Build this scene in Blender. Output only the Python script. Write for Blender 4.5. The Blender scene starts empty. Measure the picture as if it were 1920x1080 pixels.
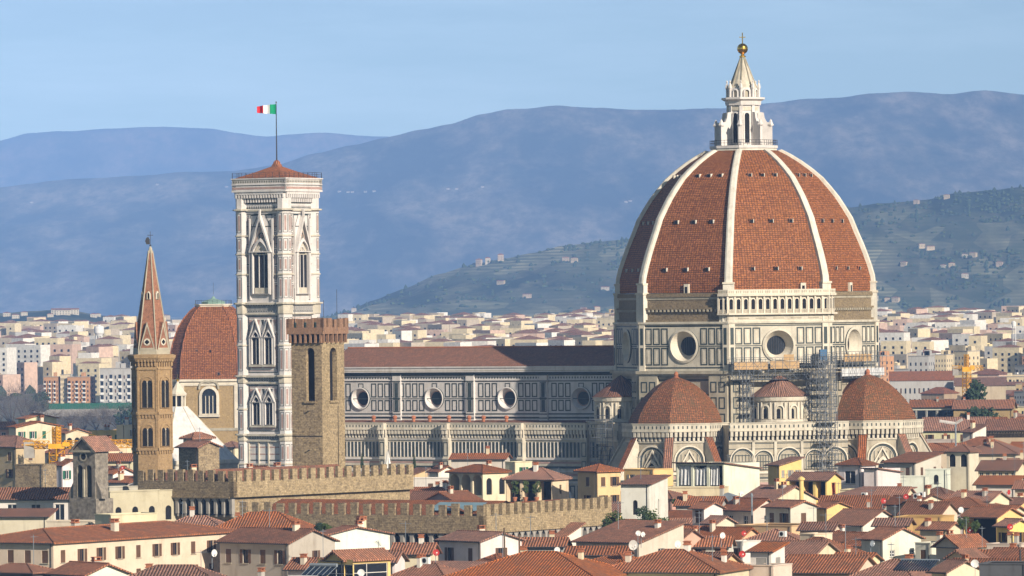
import bpy, math, random
from math import sin, cos, pi, radians as R, sqrt, atan2, hypot
from mathutils import Matrix, Vector, noise
rnd = random.Random(11)
SC = bpy.context.scene
COL = SC.collection
# ---------------------------------------------------------------- camera
F = 11240.0
CAMZ = 55.0
cam_d = bpy.data.cameras.new('camera'); cam = bpy.data.objects.new('camera', cam_d); COL.objects.link(cam)
cam_d.sensor_width = 36.0; cam_d.lens = 36.0 * F / 1920.0
cam_d.clip_start = 1.0; cam_d.clip_end = 90000.0
PITCH, ROLL = math.atan(33 / F), R(0.65)
CM = Matrix.Rotation(pi / 2 + PITCH, 3, 'X') @ Matrix.Rotation(-ROLL, 3, 'Z')
cam.matrix_world = Matrix.Translation((0, 0, CAMZ)) @ CM.to_4x4()
SC.camera = cam
def P(px, py, Y):
    d = CM @ Vector(((px - 960) / F, -(py - 540) / F, -1.0))
    k = Y / d.y
    return Vector((d.x * k, Y, CAMZ + d.z * k))
# ---------------------------------------------------------------- world, sun, exposure
SUN_AZ, SUN_EL = R(36.5), R(24)          # azimuth to the right of the view axis, behind the camera
sd = Vector((sin(SUN_AZ) * cos(SUN_EL), -cos(SUN_AZ) * cos(SUN_EL), sin(SUN_EL)))
sun_d = bpy.data.lights.new('sun', 'SUN'); sun_d.energy = 5.0; sun_d.angle = R(0.5); sun_d.color = (1.0, 0.89, 0.74)
sun = bpy.data.objects.new('sun', sun_d); COL.objects.link(sun)
sun.rotation_euler = sd.to_track_quat('Z', 'Y').to_euler(); sun.location = sd * 300
W = bpy.data.worlds.new('World'); SC.world = W; W.use_nodes = True
nt = W.node_tree; N = nt.nodes; L = nt.links
for n in list(N): N.remove(n)
wo = N.new('ShaderNodeOutputWorld'); bg = N.new('ShaderNodeBackground'); sky = N.new('ShaderNodeTexSky')
sky.sky_type = 'NISHITA'; sky.sun_disc = False; sky.sun_elevation = SUN_EL
sky.sun_rotation = atan2(sd.x, sd.y); sky.altitude = 50; sky.air_density = 1.0; sky.dust_density = 0.35; sky.ozone_density = 1.6
bg.inputs['Strength'].default_value = 0.05
tc = N.new('ShaderNodeTexCoord'); mp = N.new('ShaderNodeMapping'); mp.inputs['Scale'].default_value = (9, 9, 60)
nz = N.new('ShaderNodeTexNoise'); nz.inputs['Scale'].default_value = 1.6; nz.inputs['Detail'].default_value = 6; nz.inputs['Roughness'].default_value = 0.6
rp = N.new('ShaderNodeValToRGB'); rp.color_ramp.elements[0].position = 0.45; rp.color_ramp.elements[1].position = 0.80
rp.color_ramp.elements[1].color = (0.5, 0.5, 0.5, 1)
mx = N.new('ShaderNodeMixRGB'); mx.blend_type = 'MIX'; mx.inputs[2].default_value = (4.3, 5.2, 6.6, 1)
L.new(tc.outputs['Generated'], mp.inputs['Vector']); L.new(mp.outputs[0], nz.inputs['Vector']); L.new(nz.outputs['Fac'], rp.inputs[0])
sx_ = N.new('ShaderNodeSeparateXYZ'); L.new(tc.outputs['Generated'], sx_.inputs[0]); er = N.new('ShaderNodeMapRange'); L.new(sx_.outputs[2], er.inputs[0])
er.inputs['From Min'].default_value = .045; er.inputs['From Max'].default_value = .085; er.inputs['To Min'].default_value = 1; er.inputs['To Max'].default_value = 0     # pale band of horizon air
ml = N.new('ShaderNodeMath'); ml.operation = 'MULTIPLY_ADD'; ml.use_clamp = True; L.new(rp.outputs[0], ml.inputs[0]); ml.inputs[1].default_value = .45; L.new(er.outputs[0], ml.inputs[2]); hb = N.new('ShaderNodeMixRGB'); hb.inputs[1].default_value = (11, 14, 11, 1); hb.inputs[2].default_value = (19, 22, 20, 1); L.new(rp.outputs[0], hb.inputs[0]); L.new(hb.outputs[0], mx.inputs[2])
L.new(ml.outputs[0], mx.inputs[0]); L.new(sky.outputs[0], mx.inputs[1]); L.new(mx.outputs[0], bg.inputs[0]); L.new(bg.outputs[0], wo.inputs[0])
vs = SC.view_settings; vs.view_transform = 'Standard'; vs.look = 'None'; vs.exposure = 0.42; vs.gamma = 1.0; vs.use_curve_mapping = False
SC.cycles.volume_bounces = 0; SC.cycles.max_bounces = 6; SC.cycles.diffuse_bounces = 2; SC.cycles.volume_max_steps = 64
# ---------------------------------------------------------------- materials
MATS = {}
class NT:
    def __init__(s, name):
        s.m = bpy.data.materials.new(name); s.m.use_nodes = True
        s.n = s.m.node_tree.nodes; s.l = s.m.node_tree.links; s.b = s.n['Principled BSDF']
        MATS[name] = s.m
    def new(s, t, **kw):
        n = s.n.new(t)
        for k, v in kw.items():
            if hasattr(n, k): setattr(n, k, v)
            else: n.inputs[k.replace('_', ' ')].default_value = v
        return n
    def noise(s, scale, detail=4, vec=None, rough=.6, stretch=None):
        n = s.new('ShaderNodeTexNoise'); n.inputs['Scale'].default_value = scale; n.inputs['Detail'].default_value = detail
        n.inputs['Roughness'].default_value = rough
        if vec is None:
            vec = s.n.get('tco') or s.new('ShaderNodeTexCoord'); vec.name = 'tco'; vec = vec.outputs['Object']
        if stretch:
            mpn = s.new('ShaderNodeMapping'); mpn.inputs['Scale'].default_value = stretch; s.l.new(vec, mpn.inputs[0]); vec = mpn.outputs[0]
        s.l.new(vec, n.inputs['Vector']); return n.outputs['Fac']
    def uv(s):
        v = s.n.get('uvn')
        if not v: v = s.new('ShaderNodeUVMap'); v.name = 'uvn'; v.uv_map = 'uv'
        return v.outputs[0]
    def ramp(s, fac, a, b, ca=(0, 0, 0, 1), cb=(1, 1, 1, 1)):
        r = s.new('ShaderNodeValToRGB'); e = r.color_ramp.elements
        e[0].position = a; e[1].position = b; e[0].color = ca if len(ca) == 4 else (*ca, 1); e[1].color = cb if len(cb) == 4 else (*cb, 1)
        s.l.new(fac, r.inputs[0]); return r.outputs[0]
    def mix(s, fac, a, b, mode='MIX'):
        n = s.new('ShaderNodeMixRGB', blend_type=mode)
        for i, v in ((0, fac), (1, a), (2, b)):
            if hasattr(v, 'links') or hasattr(v, 'is_linked'): s.l.new(v, n.inputs[i])
            else: n.inputs[i].default_value = v if i == 0 else ((*v, 1) if len(v) == 3 else v)
        return n.outputs[0]
    def bump(s, h, strength=.5, dist=.05):
        b = s.new('ShaderNodeBump'); b.inputs['Strength'].default_value = strength; b.inputs['Distance'].default_value = dist
        s.l.new(h, b.inputs['Height']); s.l.new(b.outputs[0], s.b.inputs['Normal'])
    def out(s, col, rough=.85, metal=0.0, spec=.3):
        if hasattr(col, 'is_linked'): s.l.new(col, s.b.inputs['Base Color'])
        else: s.b.inputs['Base Color'].default_value = (*col, 1)
        s.b.inputs['Roughness'].default_value = rough; s.b.inputs['Metallic'].default_value = metal
        s.b.inputs['Specular IOR Level'].default_value = spec
        return s.m
def flat(name, c, rough=.85, metal=0.0, var=.25, sc=.6):
    t = NT(name); n = t.noise(sc, 5); f = t.ramp(n, .3, .75)
    t.out(t.mix(f, tuple(x * (1 - var) for x in c), tuple(min(1, x * (1 + var * .5)) for x in c)), rough, metal); return t.m
def stone(name, c, dark, bw=.6, bh=.25, sc=.25, mortar=None, msize=.03):
    t = NT(name); b = t.new('ShaderNodeTexBrick'); t.l.new(t.uv(), b.inputs['Vector'])
    b.inputs['Scale'].default_value = 1; b.inputs['Brick Width'].default_value = bw; b.inputs['Row Height'].default_value = bh
    b.inputs['Mortar Size'].default_value = msize; b.inputs['Color1'].default_value = (*c, 1)
    b.inputs['Color2'].default_value = (*dark, 1); b.inputs['Mortar'].default_value = (*(mortar or tuple(x * .6 for x in dark)), 1)
    n2 = t.ramp(t.noise(sc, 5), .3, .75); big = t.ramp(t.noise(sc * 6, 3), .3, .7)
    cc = t.mix(.35, b.outputs[0], t.mix(n2, dark, c)); cc = t.mix(t.mix(.7, big, (0, 0, 0)), cc, tuple(min(1, x * 1.25) for x in c))
    sp = t.ramp(t.noise(2.4, 4), .50, .62); cc = t.mix(t.mix(.55, (0, 0, 0), sp), cc, tuple(x * .55 for x in dark)); s2 = t.ramp(t.noise(1.7, 3), .60, .70); cc = t.mix(t.mix(.4, (0, 0, 0), s2), cc, tuple(min(1, x * 1.5) for x in c))
    t.bump(n2, .4, .1); t.out(cc, .9); return t.m
def tiles(name, a, b, c, tw=.44, stripe=True):
    t = NT(name); uv = t.uv(); oi = t.new('ShaderNodeObjectInfo')
    br = t.new('ShaderNodeTexBrick'); t.l.new(uv, br.inputs['Vector']); br.offset = 0.0
    br.inputs['Scale'].default_value = 1; br.inputs['Brick Width'].default_value = tw; br.inputs['Row Height'].default_value = .42
    br.inputs['Mortar Size'].default_value = .025; br.inputs['Color1'].default_value = (*a, 1); br.inputs['Color2'].default_value = (*b, 1)
    br.inputs['Mortar'].default_value = (*tuple(x * .35 for x in c), 1)
    f = t.ramp(t.noise(.45, 7, rough=.7), .42, .62); cc = t.mix(f, br.outputs[0], c); lk = t.ramp(t.noise(1.6, 5, rough=.7), .60, .72); cc = t.mix(t.mix(.6, (0, 0, 0), lk), cc, tuple(x * .45 for x in c)); l2 = t.ramp(t.noise(4.5, 2), .64, .72); cc = t.mix(t.mix(.5, (0, 0, 0), l2), cc, (.60, .34, .20))
    f2 = t.ramp(t.noise(3.2, 3), .45, .62); cc = t.mix(t.mix(.6, f2, (0, 0, 0)), cc, a)
    if stripe:
        w = t.new('ShaderNodeTexWave'); w.wave_type = 'BANDS'; w.bands_direction = 'X'; w.inputs['Scale'].default_value = 2 * pi / (20 * tw) * 1.0
        t.l.new(uv, w.inputs['Vector']); t.bump(w.outputs['Fac'], .9, .09)
        cc = t.mix(t.ramp(w.outputs['Fac'], .05, .55, (.85, .85, .85), (0, 0, 0)), cc, tuple(x * .18 for x in c))
    hs = t.new('ShaderNodeHueSaturation'); mr = t.new('ShaderNodeMapRange'); mr.inputs['To Min'].default_value = .70; mr.inputs['To Max'].default_value = 1.12
    t.l.new(oi.outputs['Random'], mr.inputs[0]); m7 = t.new('ShaderNodeMath'); m7.operation = 'MULTIPLY'; m7.inputs[1].default_value = 7.31; t.l.new(oi.outputs['Random'], m7.inputs[0]); m8 = t.new('ShaderNodeMath'); m8.operation = 'FRACT'; t.l.new(m7.outputs[0], m8.inputs[0]); m9 = t.new('ShaderNodeMapRange'); m9.inputs['To Min'].default_value = .72; m9.inputs['To Max'].default_value = 1.08; t.l.new(m8.outputs[0], m9.inputs[0]); t.l.new(m9.outputs[0], hs.inputs['Saturation'])
    t.l.new(mr.outputs[0], hs.inputs['Value']); t.l.new(cc, hs.inputs['Color'])
    t.out(hs.outputs[0], .85); return t.m
tiles('tile', (.62, .215, .085), (.33, .11, .045), (.25, .12, .07))
tiles('tile_brown', (.50, .19, .09), (.29, .11, .055), (.25, .12, .07))
def dome_tile(name, a, b, dk, bw=.62, rh=.5, mot=.45):
    t = NT(name); uv = t.uv(); br = t.new('ShaderNodeTexBrick'); t.l.new(uv, br.inputs['Vector']); br.offset = 0.0
    br.inputs['Scale'].default_value = 1; br.inputs['Brick Width'].default_value = bw; br.inputs['Row Height'].default_value = rh
    br.inputs['Mortar Size'].default_value = .07; br.inputs['Color1'].default_value = (*a, 1); br.inputs['Color2'].default_value = (*b, 1)
    br.inputs['Mortar'].default_value = (*tuple(x * .3 for x in dk), 1)
    sp = t.ramp(t.noise(2.3, 2, uv), .54, .66); cc = t.mix(t.mix(.55, (0, 0, 0), sp), br.outputs[0], (.56, .22, .10))
    f = t.ramp(t.noise(.12, 6), .4, .75); cc = t.mix(t.mix(.3, (0, 0, 0), f), cc, dk); f3 = t.ramp(t.noise(.7, 4), .5, .68); cc = t.mix(t.mix(mot, (0, 0, 0), f3), cc, tuple(x * .72 for x in dk))
    st = t.ramp(t.noise(.55, 3, uv, stretch=(1.4, .05, 1)), .62, .74); cc = t.mix(t.mix(.6, (0, 0, 0), st), cc, tuple(x * .4 for x in dk))
    t.bump(br.outputs['Fac'], .3, .05); t.out(cc, .8); return t.m
dome_tile('dome_tile', (.41, .142, .042), (.22, .068, .022), (.20, .085, .035))
dome_tile('dome_tile_old', (.33, .105, .035), (.20, .075, .03), (.155, .10, .05), .5, .42, .8)
def marble(name, c, st=.25, streak=True):
    t = NT(name); f = t.ramp(t.noise(.5, 6), .4, .8); cc = t.mix(f, c, tuple(x * (1 - st) for x in c))
    if streak:
        g = t.ramp(t.noise(.9, 4, stretch=(1, 1, .12)), .52, .78); cc = t.mix(t.mix(st + .25, (0, 0, 0), g), cc, tuple(x * .5 for x in (c[0], c[1] * .93, c[2] * .82)))
    h = t.ramp(t.noise(2.6, 3), .5, .7); cc = t.mix(t.mix(.35, (0, 0, 0), h), cc, tuple(x * .7 for x in c))
    t.out(cc, .7); return t.m
marble('marble', (.62, .56, .45), .38); marble('marble_clean', (.72, .645, .52), .25)
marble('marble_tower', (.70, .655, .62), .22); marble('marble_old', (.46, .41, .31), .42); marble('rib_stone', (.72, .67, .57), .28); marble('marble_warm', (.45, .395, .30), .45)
flat('green_marble', (.045, .06, .056), .5); flat('pink_marble', (.48, .31, .26), .6, var=.3)
flat('glass', (.018, .022, .03), .25, var=.3); flat('dark', (.012, .012, .014), .9)  # 'dark' mostly paints the shade inside openings, loggias and corbel gaps
flat('gold', (.80, .47, .10), .22, 1.0, .1); flat('copper', (.26, .40, .33), .6); flat('iron', (.05, .05, .055), .6)
flat('lead', (.23, .26, .29), .55); flat('wood', (.13, .085, .05), .8); flat('concrete', (.38, .35, .31)); flat('dark_stone', (.27, .235, .19), var=.6, sc=1.4)
flat('steel_scaffold', (.20, .22, .25), .5, .3); flat('plank', (.52, .34, .17)); flat('sheet_white', (.62, .62, .62))
flat('crane_paint', (.85, .42, .02), .5); flat('red_paint', (.5, .04, .03), .6); flat('blue_paint', (.06, .15, .28), .6)
flat('green_shutter', (.02, .13, .07), .6); flat('brown_shutter', (.13, .07, .04), .7); flat('grey_shutter', (.33, .31, .28), .7)
flat('white_paint', (.78, .76, .72), .6, var=.1); flat('bark', (.10, .075, .055), .9); flat('canvas', (.55, .52, .48), .9)
flat('terracotta', (.42, .16, .08)); flat('metal_blue', (.22, .33, .38), .45); flat('solar', (.02, .03, .05), .15)
flat('flag_green', (.0, .28, .13), .8, var=.1); flat('flag_white', (.8, .8, .8), .8, var=.05); flat('flag_red', (.62, .03, .04), .8, var=.1)
stone('bargello', (.45, .345, .205), (.20, .15, .085), .7, .28, .5); stone('bargello_dark_shade', (.41, .315, .19), (.15, .11, .07), .7, .28, .5)  # darker copy paints shade on palace and tower fronts, plain stone on tower houses
stone('badia', (.42, .29, .15), (.30, .19, .095), .5, .16, .4); stone('brick', (.38, .225, .14), (.24, .14, .09), .35, .12, .4)
stone('rough_brick', (.31, .235, .14), (.17, .13, .08), .6, .2, .35); stone('ochre_wall', (.42, .30, .15), (.36, .25, .12), .5, .2, .2)
stone('spire_brick', (.36, .17, .10), (.25, .115, .07), .4, .2, .35)
def plaster():
    t = NT('plaster'); oi = t.new('ShaderNodeObjectInfo'); c = oi.outputs['Color']
    f = t.ramp(t.noise(.35, 6), .4, .8); g = t.ramp(t.noise(.7, 4, stretch=(1, 1, .15)), .55, .8)
    dk = t.mix(1.0, c, (.66, .62, .56), 'MULTIPLY'); cc = t.mix(t.mix(.55, (0, 0, 0), f), c, dk)
    cc = t.mix(t.mix(.6, (0, 0, 0), g), cc, t.mix(1.0, c, (.42, .38, .33), 'MULTIPLY')); g3 = t.ramp(t.noise(1.8, 5, rough=.7), .58, .68); cc = t.mix(t.mix(.35, (0, 0, 0), g3), cc, t.mix(1.0, c, (.6, .55, .48), 'MULTIPLY')); t.out(cc, .9)
plaster()
def leafm(name, a, b):
    t = NT(name); f = t.ramp(t.noise(.9, 3), .35, .7); t.out(t.mix(f, a, b), .8)
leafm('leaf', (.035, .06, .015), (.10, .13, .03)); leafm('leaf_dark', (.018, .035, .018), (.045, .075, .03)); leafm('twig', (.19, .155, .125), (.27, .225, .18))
# ---------------------------------------------------------------- mesh builder
class MB:
    def __init__(s): s.v = []; s.f = []; s.m = []; s.uv = {}
    def poly(s, pts, m, uv=None):
        i = len(s.v); s.v += [tuple(p) for p in pts]; s.f.append(tuple(range(i, i + len(pts)))); s.m.append(m)
        if uv: s.uv[len(s.f) - 1] = uv
    def box(s, x0, y0, z0, x1, y1, z1, m, bottom=True):
        a = [(x0, y0), (x1, y0), (x1, y1), (x0, y1)]
        s.prism(a, z0, z1, m, bottom=bottom)
    def prism(s, poly, z0, z1, m, top=None, bottom=True, poly1=None):
        q = poly1 or poly; n = len(poly)
        for i in range(n):
            j = (i + 1) % n
            s.poly([(*poly[i], z0), (*poly[j], z0), (*q[j], z1), (*q[i], z1)], m)
        s.poly([(*p, z1) for p in q], top or m)
        if bottom: s.poly([(*p, z0) for p in reversed(poly)], m)
    def ngon(s, n, r, ph=0, c=(0, 0)):
        return [(c[0] + r * cos(ph + 2 * pi * i / n), c[1] + r * sin(ph + 2 * pi * i / n)) for i in range(n)]
    def lathe(s, prof, n, m, ph=0, c=(0, 0), cap=True):
        for (r0, z0), (r1, z1) in zip(prof[:-1], prof[1:]):
            mm = m
            for i in range(n):
                a, b = ph + 2 * pi * i / n, ph + 2 * pi * (i + 1) / n
                p = [(c[0] + r0 * cos(a), c[1] + r0 * sin(a), z0), (c[0] + r0 * cos(b), c[1] + r0 * sin(b), z0), (c[0] + r1 * cos(b), c[1] + r1 * sin(b), z1), (c[0] + r1 * cos(a), c[1] + r1 * sin(a), z1)]
                if r1 < 1e-4: p = p[:3]
                elif r0 < 1e-4: p = [p[0], p[2], p[3]]
                s.poly(p, mm)
        if cap and prof[-1][0] > 1e-3: s.poly([(*p, prof[-1][1]) for p in s.ngon(n, prof[-1][0], ph, c)], m)
    def bar(s, a, b, r, m, n=4, r2=None):
        a = Vector(a); b = Vector(b); d = b - a
        if d.length < 1e-6: return
        d.normalize(); u = d.orthogonal().normalized(); w = d.cross(u); r2 = r if r2 is None else r2
        A = [a + (u * cos(2 * pi * i / n) + w * sin(2 * pi * i / n)) * r for i in range(n)]
        B = [b + (u * cos(2 * pi * i / n) + w * sin(2 * pi * i / n)) * r2 for i in range(n)]
        for i in range(n): j = (i + 1) % n; s.poly([A[i], A[j], B[j], B[i]], m)
        s.poly(list(reversed(A)), m); s.poly(B, m)
    def build(s, name, parent=None, loc=None, rz=0, smooth=False, color=None):
        me = bpy.data.meshes.new(name); me.from_pydata(s.v, [], s.f)
        ks = []
        for k in s.m:
            if k not in ks: ks.append(k)
        for k in ks: me.materials.append(MATS[k])
        me.polygons.foreach_set('material_index', [ks.index(k) for k in s.m])
        uvl = me.uv_layers.new(name='uv'); data = [0.0] * (2 * len(me.loops))
        for fi, f in enumerate(s.f):
            p = me.polygons[fi]
            if fi in s.uv: us = s.uv[fi]
            else:
                n = p.normal
                if abs(n.z) > .999: u = Vector((1, 0, 0))
                else: u = Vector((-n.y, n.x, 0)).normalized()
                v = n.cross(u); us = [(Vector(s.v[i]).dot(u), Vector(s.v[i]).dot(v)) for i in f]
            for k, li in enumerate(p.loop_indices): data[2 * li], data[2 * li + 1] = us[k]
        uvl.data.foreach_set('uv', data)
        if smooth: me.polygons.foreach_set('use_smooth', [True] * len(me.polygons))
        o = bpy.data.objects.new(name, me); COL.objects.link(o)
        if parent: o.parent = parent
        if loc is not None: o.location = loc
        if rz: o.rotation_euler = (0, 0, rz)
        if color: o.color = (*color, 1)
        return o
class Fr:
    """a vertical wall plane: t runs right, z up, o outwards"""
    def __init__(s, ox, oy, ang):
        s.o = (ox, oy); s.n = (cos(ang), sin(ang)); s.t = (-sin(ang), cos(ang))
    def p(s, t, z, o=0): return (s.o[0] + s.t[0] * t + s.n[0] * o, s.o[1] + s.t[1] * t + s.n[1] * o, z)
    def rect(s, mb, t0, z0, t1, z1, o, m): mb.poly([s.p(t0, z0, o), s.p(t1, z0, o), s.p(t1, z1, o), s.p(t0, z1, o)], m)
    def box(s, mb, t0, z0, t1, z1, o0, o1, m, back=False):
        A = [s.p(t0, z0, o0), s.p(t1, z0, o0), s.p(t1, z1, o0), s.p(t0, z1, o0)]; B = [s.p(t0, z0, o1), s.p(t1, z0, o1), s.p(t1, z1, o1), s.p(t0, z1, o1)]
        mb.poly(B, m)
        for i in range(4): j = (i + 1) % 4; mb.poly([A[i], A[j], B[j], B[i]], m)
        if back: mb.poly(A[::-1], m)
    def ring(s, mb, t0, z0, t1, z1, w, o, m):
        s.rect(mb, t0, z0, t1, z0 + w, o, m); s.rect(mb, t0, z1 - w, t1, z1, o, m)
        s.rect(mb, t0, z0 + w, t0 + w, z1 - w, o, m); s.rect(mb, t1 - w, z0 + w, t1, z1 - w, o, m)
    def arch(s, t0, t1, z0, zs, pt=0.0, n=8):
        """outline of an arch opening, pt>0 makes it pointed"""
        c = (t0 + t1) / 2; r = (t1 - t0) / 2; out = [(t0, z0), (t1, z0)]
        for i in range(n + 1):
            a = pi * i / n; x = c + r * cos(a); h = r * sin(a) * (1 + pt * (1 - abs(cos(a))))
            out.append((x, zs + h))
        return out
    def fill(s, mb, pts, o, m): mb.poly([s.p(t, z, o) for t, z in pts], m)
    def band(s, mb, A, B, o0, o1, m):
        """faces between outline A at o0 and B at o1"""
        for i in range(len(A)):
            j = (i + 1) % len(A); mb.poly([s.p(*A[i], o0), s.p(*A[j], o0), s.p(*B[j], o1), s.p(*B[i], o1)], m)
    def archwin(s, mb, t0, t1, z0, zs, o, w=.4, d=.35, fr='marble', gl='glass', pt=0.0, mull=0, n=8):
        """moulded arch surround standing d proud round a dark opening"""
        A = s.arch(t0, t1, z0, zs, pt, n); B = s.arch(t0 - w, t1 + w, z0 - w * .5, zs, pt, n)
        s.fill(mb, A, o + .04, gl); s.band(mb, A, A, o, o + d, fr); s.band(mb, A, B, o + d, o + d * .8, fr); s.band(mb, B, B, o + d * .8, o, fr)
        for k in range(mull):
            c = t0 + (t1 - t0) * (k + 1) / (mull + 1); s.box(mb, c - .09, z0, c + .09, zs, o + .04, o + .2, fr)
    def hole(s, mb, t0, z0, t1, z1, tc, zc, r, o, m, n=32):
        P1 = []; P2 = []
        an = [2 * pi * i / n for i in range(n)] + [atan2(zz - zc, tt - tc) % (2 * pi) for tt in (t0, t1) for zz in (z0, z1)]
        for a in sorted(set(round(x, 5) for x in an)):
            dx, dz = cos(a), sin(a); k = min(((t1 - tc) / dx if dx > 1e-6 else (t0 - tc) / dx if dx < -1e-6 else 1e9), ((z1 - zc) / dz if dz > 1e-6 else (z0 - zc) / dz if dz < -1e-6 else 1e9))
            P1.append((tc + dx * k, zc + dz * k)); P2.append((tc + r * dx, zc + r * dz))
        s.band(mb, P1, P2, o, o, m)
    def cone(s, mb, tc, zc, r0, o0, r1, o1, m, n=32):
        A = [(tc + r0 * cos(2 * pi * i / n), zc + r0 * sin(2 * pi * i / n)) for i in range(n)]; B = [(tc + r1 * cos(2 * pi * i / n), zc + r1 * sin(2 * pi * i / n)) for i in range(n)]
        s.band(mb, A, B, o0, o1, m)
    def disc(s, mb, tc, zc, r, o, m, n=24): s.fill(mb, [(tc + r * cos(2 * pi * i / n), zc + r * sin(2 * pi * i / n)) for i in range(n)], o, m)
    def wall(s, mb, t0, z0, t1, z1, ops, m, depth=.3, back='glass', arch=False, rev=None):
        """wall with rectangular openings (a,b,c,d) = t0,z0,t1,z1; arched ones get spandrels"""
        xs = sorted({t0, t1, *[q[0] for q in ops], *[q[2] for q in ops]}); zs = sorted({z0, z1, *[q[1] for q in ops], *[q[3] for q in ops]})
        for i in range(len(xs) - 1):
            run = None
            for j in range(len(zs) - 1):
                a, b = (xs[i] + xs[i + 1]) / 2, (zs[j] + zs[j + 1]) / 2
                inside = any(q[0] < a < q[2] and q[1] < b < q[3] for q in ops)
                if not inside: run = zs[j] if run is None else run
                if run is not None and (inside or j == len(zs) - 2):
                    e = zs[j] if inside else zs[j + 1]
                    s.rect(mb, xs[i], run, xs[i + 1], e, 0, m); run = None
        for q in ops:
            ar = arch or (len(q) > 4 and q[4]); r = (q[2] - q[0]) / 2
            O = s.arch(q[0], q[2], q[1], q[3] - r) if ar else [(q[0], q[1]), (q[2], q[1]), (q[2], q[3]), (q[0], q[3])]
            s.band(mb, O, O, 0, -depth, rev or m)
            if back: s.fill(mb, O, -depth, back)
            if ar:
                c = (q[0] + q[2]) / 2; h = len(O)
                for side, cx in ((range(2, 2 + 4), q[2]), (range(6, h - 1), q[0])):
                    for i in side: s.fill(mb, [(cx, q[3]), O[i], O[i + 1]] , 0, m)
def tag(o, label=None, cat=None, group=None, kind=None):
    if label: o['label'] = label
    if cat: o['category'] = cat
    if group: o['group'] = group
    if kind: o['kind'] = kind
    return o
def thing(name, loc, rz=0, label=None, cat=None, group=None):
    o = bpy.data.objects.new(name, None); COL.objects.link(o); o.location = loc; o.rotation_euler = (0, 0, rz); o.empty_display_size = .5
    return tag(o, label, cat, group)
def ground_z(x, y):
    t = max(0.0, y - 2600.0); return min(t * .0085, 34.0)
# ================================================================ cathedral
CY = 1344.0
c0 = P(1398, 600, CY); C0 = Vector((c0.x, CY, 0)); RC = R(-32)
cath = thing('cathedral', C0, RC, 'huge domed cathedral of striped white and green marble with red tiled octagonal dome', 'cathedral')
OCT = R(22.5)
def oface(k, r):                # face k of the octagon: 0 = E, -1 = SE, -2 = S, -3 = SW, 4 = W
    ap = r * cos(OCT); a = R(45) * k; return Fr(ap * cos(a), ap * sin(a), a), r * sin(OCT)
def band8(mb, r0, r1, z0, z1, m, ins=0.0):
    """octagonal moulding"""
    mb.lathe([(r0, z0), (r1, z0), (r1, z1), (r0, z1)], 8, m, OCT, cap=False)
# --- drum
Rd, ZD0, ZD1 = 29.6, 40.2, 50.6
b = MB()
for k in range(8):
    f, h = oface(k - 4 + 0, Rd); kk = k - 4
    vis = kk in (-3, -2, -1, 0)
    if vis:
        f.hole(b, -h, ZD0, h, ZD1 + .4, 0, 45.6, 3.3, 0, 'marble'); rr = .8
        f.cone(b, 0, 45.6, 3.3, 0, 3.3, .45, 'green_marble'); f.cone(b, 0, 45.6, 3.75, .3, 3.3, .45, 'marble'); f.cone(b, 0, 45.6, 3.75, 0, 3.75, .3, 'green_marble')
        f.cone(b, 0, 45.6, 3.3, .45, 3.0, -.4, 'marble_clean'); f.cone(b, 0, 45.6, 3.0, -.4, 2.1, -2.1, 'marble_clean')
        f.disc(b, 0, 45.6, 2.1, -2.1, 'glass')
        for i in range(-3, 4): f.box(b, i * .55 - .04, 45.6 - sqrt(max(0, 4.3 - (i * .55) ** 2)), i * .55 + .04, 45.6 + sqrt(max(0, 4.3 - (i * .55) ** 2)), -2.1, -2.0, 'iron')
        n = 4
        for sgn in (-1, 1):
            for i in range(3):
                a0 = 4.15 + i * 2.05; a1 = a0 + 1.75
                for z0, z1 in ((41.4, 45.3), (45.9, 49.6)):
                    t0, t1 = sorted((sgn * a0, sgn * a1)); f.ring(b, t0, z0, t1, z1, .28, .06, 'green_marble'); f.rect(b, t0 + .6, z0 + .6, t1 - .6, z1 - .6, .05, 'marble_clean')
        f.rect(b, -10.3, 45.5, -3.8, 45.7, .05, 'green_marble'); f.rect(b, 3.8, 45.5, 10.3, 45.7, .05, 'green_marble')
        f.rect(b, -h, 40.7, h, 41.0, .05, 'green_marble'); f.rect(b, -h, 49.9, h, 50.15, .05, 'green_marble')
    else: f.rect(b, -h, ZD0, h, ZD1 + .4, 0, 'marble')
    for sgn in (-1, 1):      # corner pilasters
        t0, t1 = sorted((sgn * (h - 1.35), sgn * (h + .05))); f.box(b, t0, ZD0, t1, ZD1 + .2, 0, .35, 'marble_clean')
        t0, t1 = sorted((sgn * (h - 1.05), sgn * (h - .3)))
        for z0, z1 in ((41.4, 45.3), (45.9, 49.6)): f.rect(b, t0, z0, t1, z1, .4, 'green_marble')
band8(b, Rd - 1, Rd + 1.3, 39.5, 40.2, 'marble_old'); band8(b, Rd - 1, Rd + .8, 39.0, 39.5, 'marble_old'); band8(b, Rd - .2, Rd + .55, 50.5, 50.95, 'marble')
b.build('drum', cath)
# --- rough band between drum and tiles
b = MB()
Rb = 29.0
for k in range(-4, 4):
    f, h = oface(k, Rb)
    f.rect(b, -h, 50.6, h, 57.3, 0, 'rough_brick')
    if k != -1:
        f.box(b, -h + .3, 51.0, h - .3, 51.5, 0, .5, 'rough_brick'); f.box(b, -h + .5, 53.7, h - .5, 54.1, 0, .55, 'rough_brick')
        for i in range(19): t = -9 + i; f.box(b, t - .2, 53.2, t + .2, 53.7, 0, .6, 'marble_old')
        f.box(b, -h, 56.4, h, 57.3, -.2, .35, 'rough_brick'); f.box(b, -h, 55.9, h, 56.4, -.2, .15, 'marble_old')
b.build('rough_band', cath)
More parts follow.
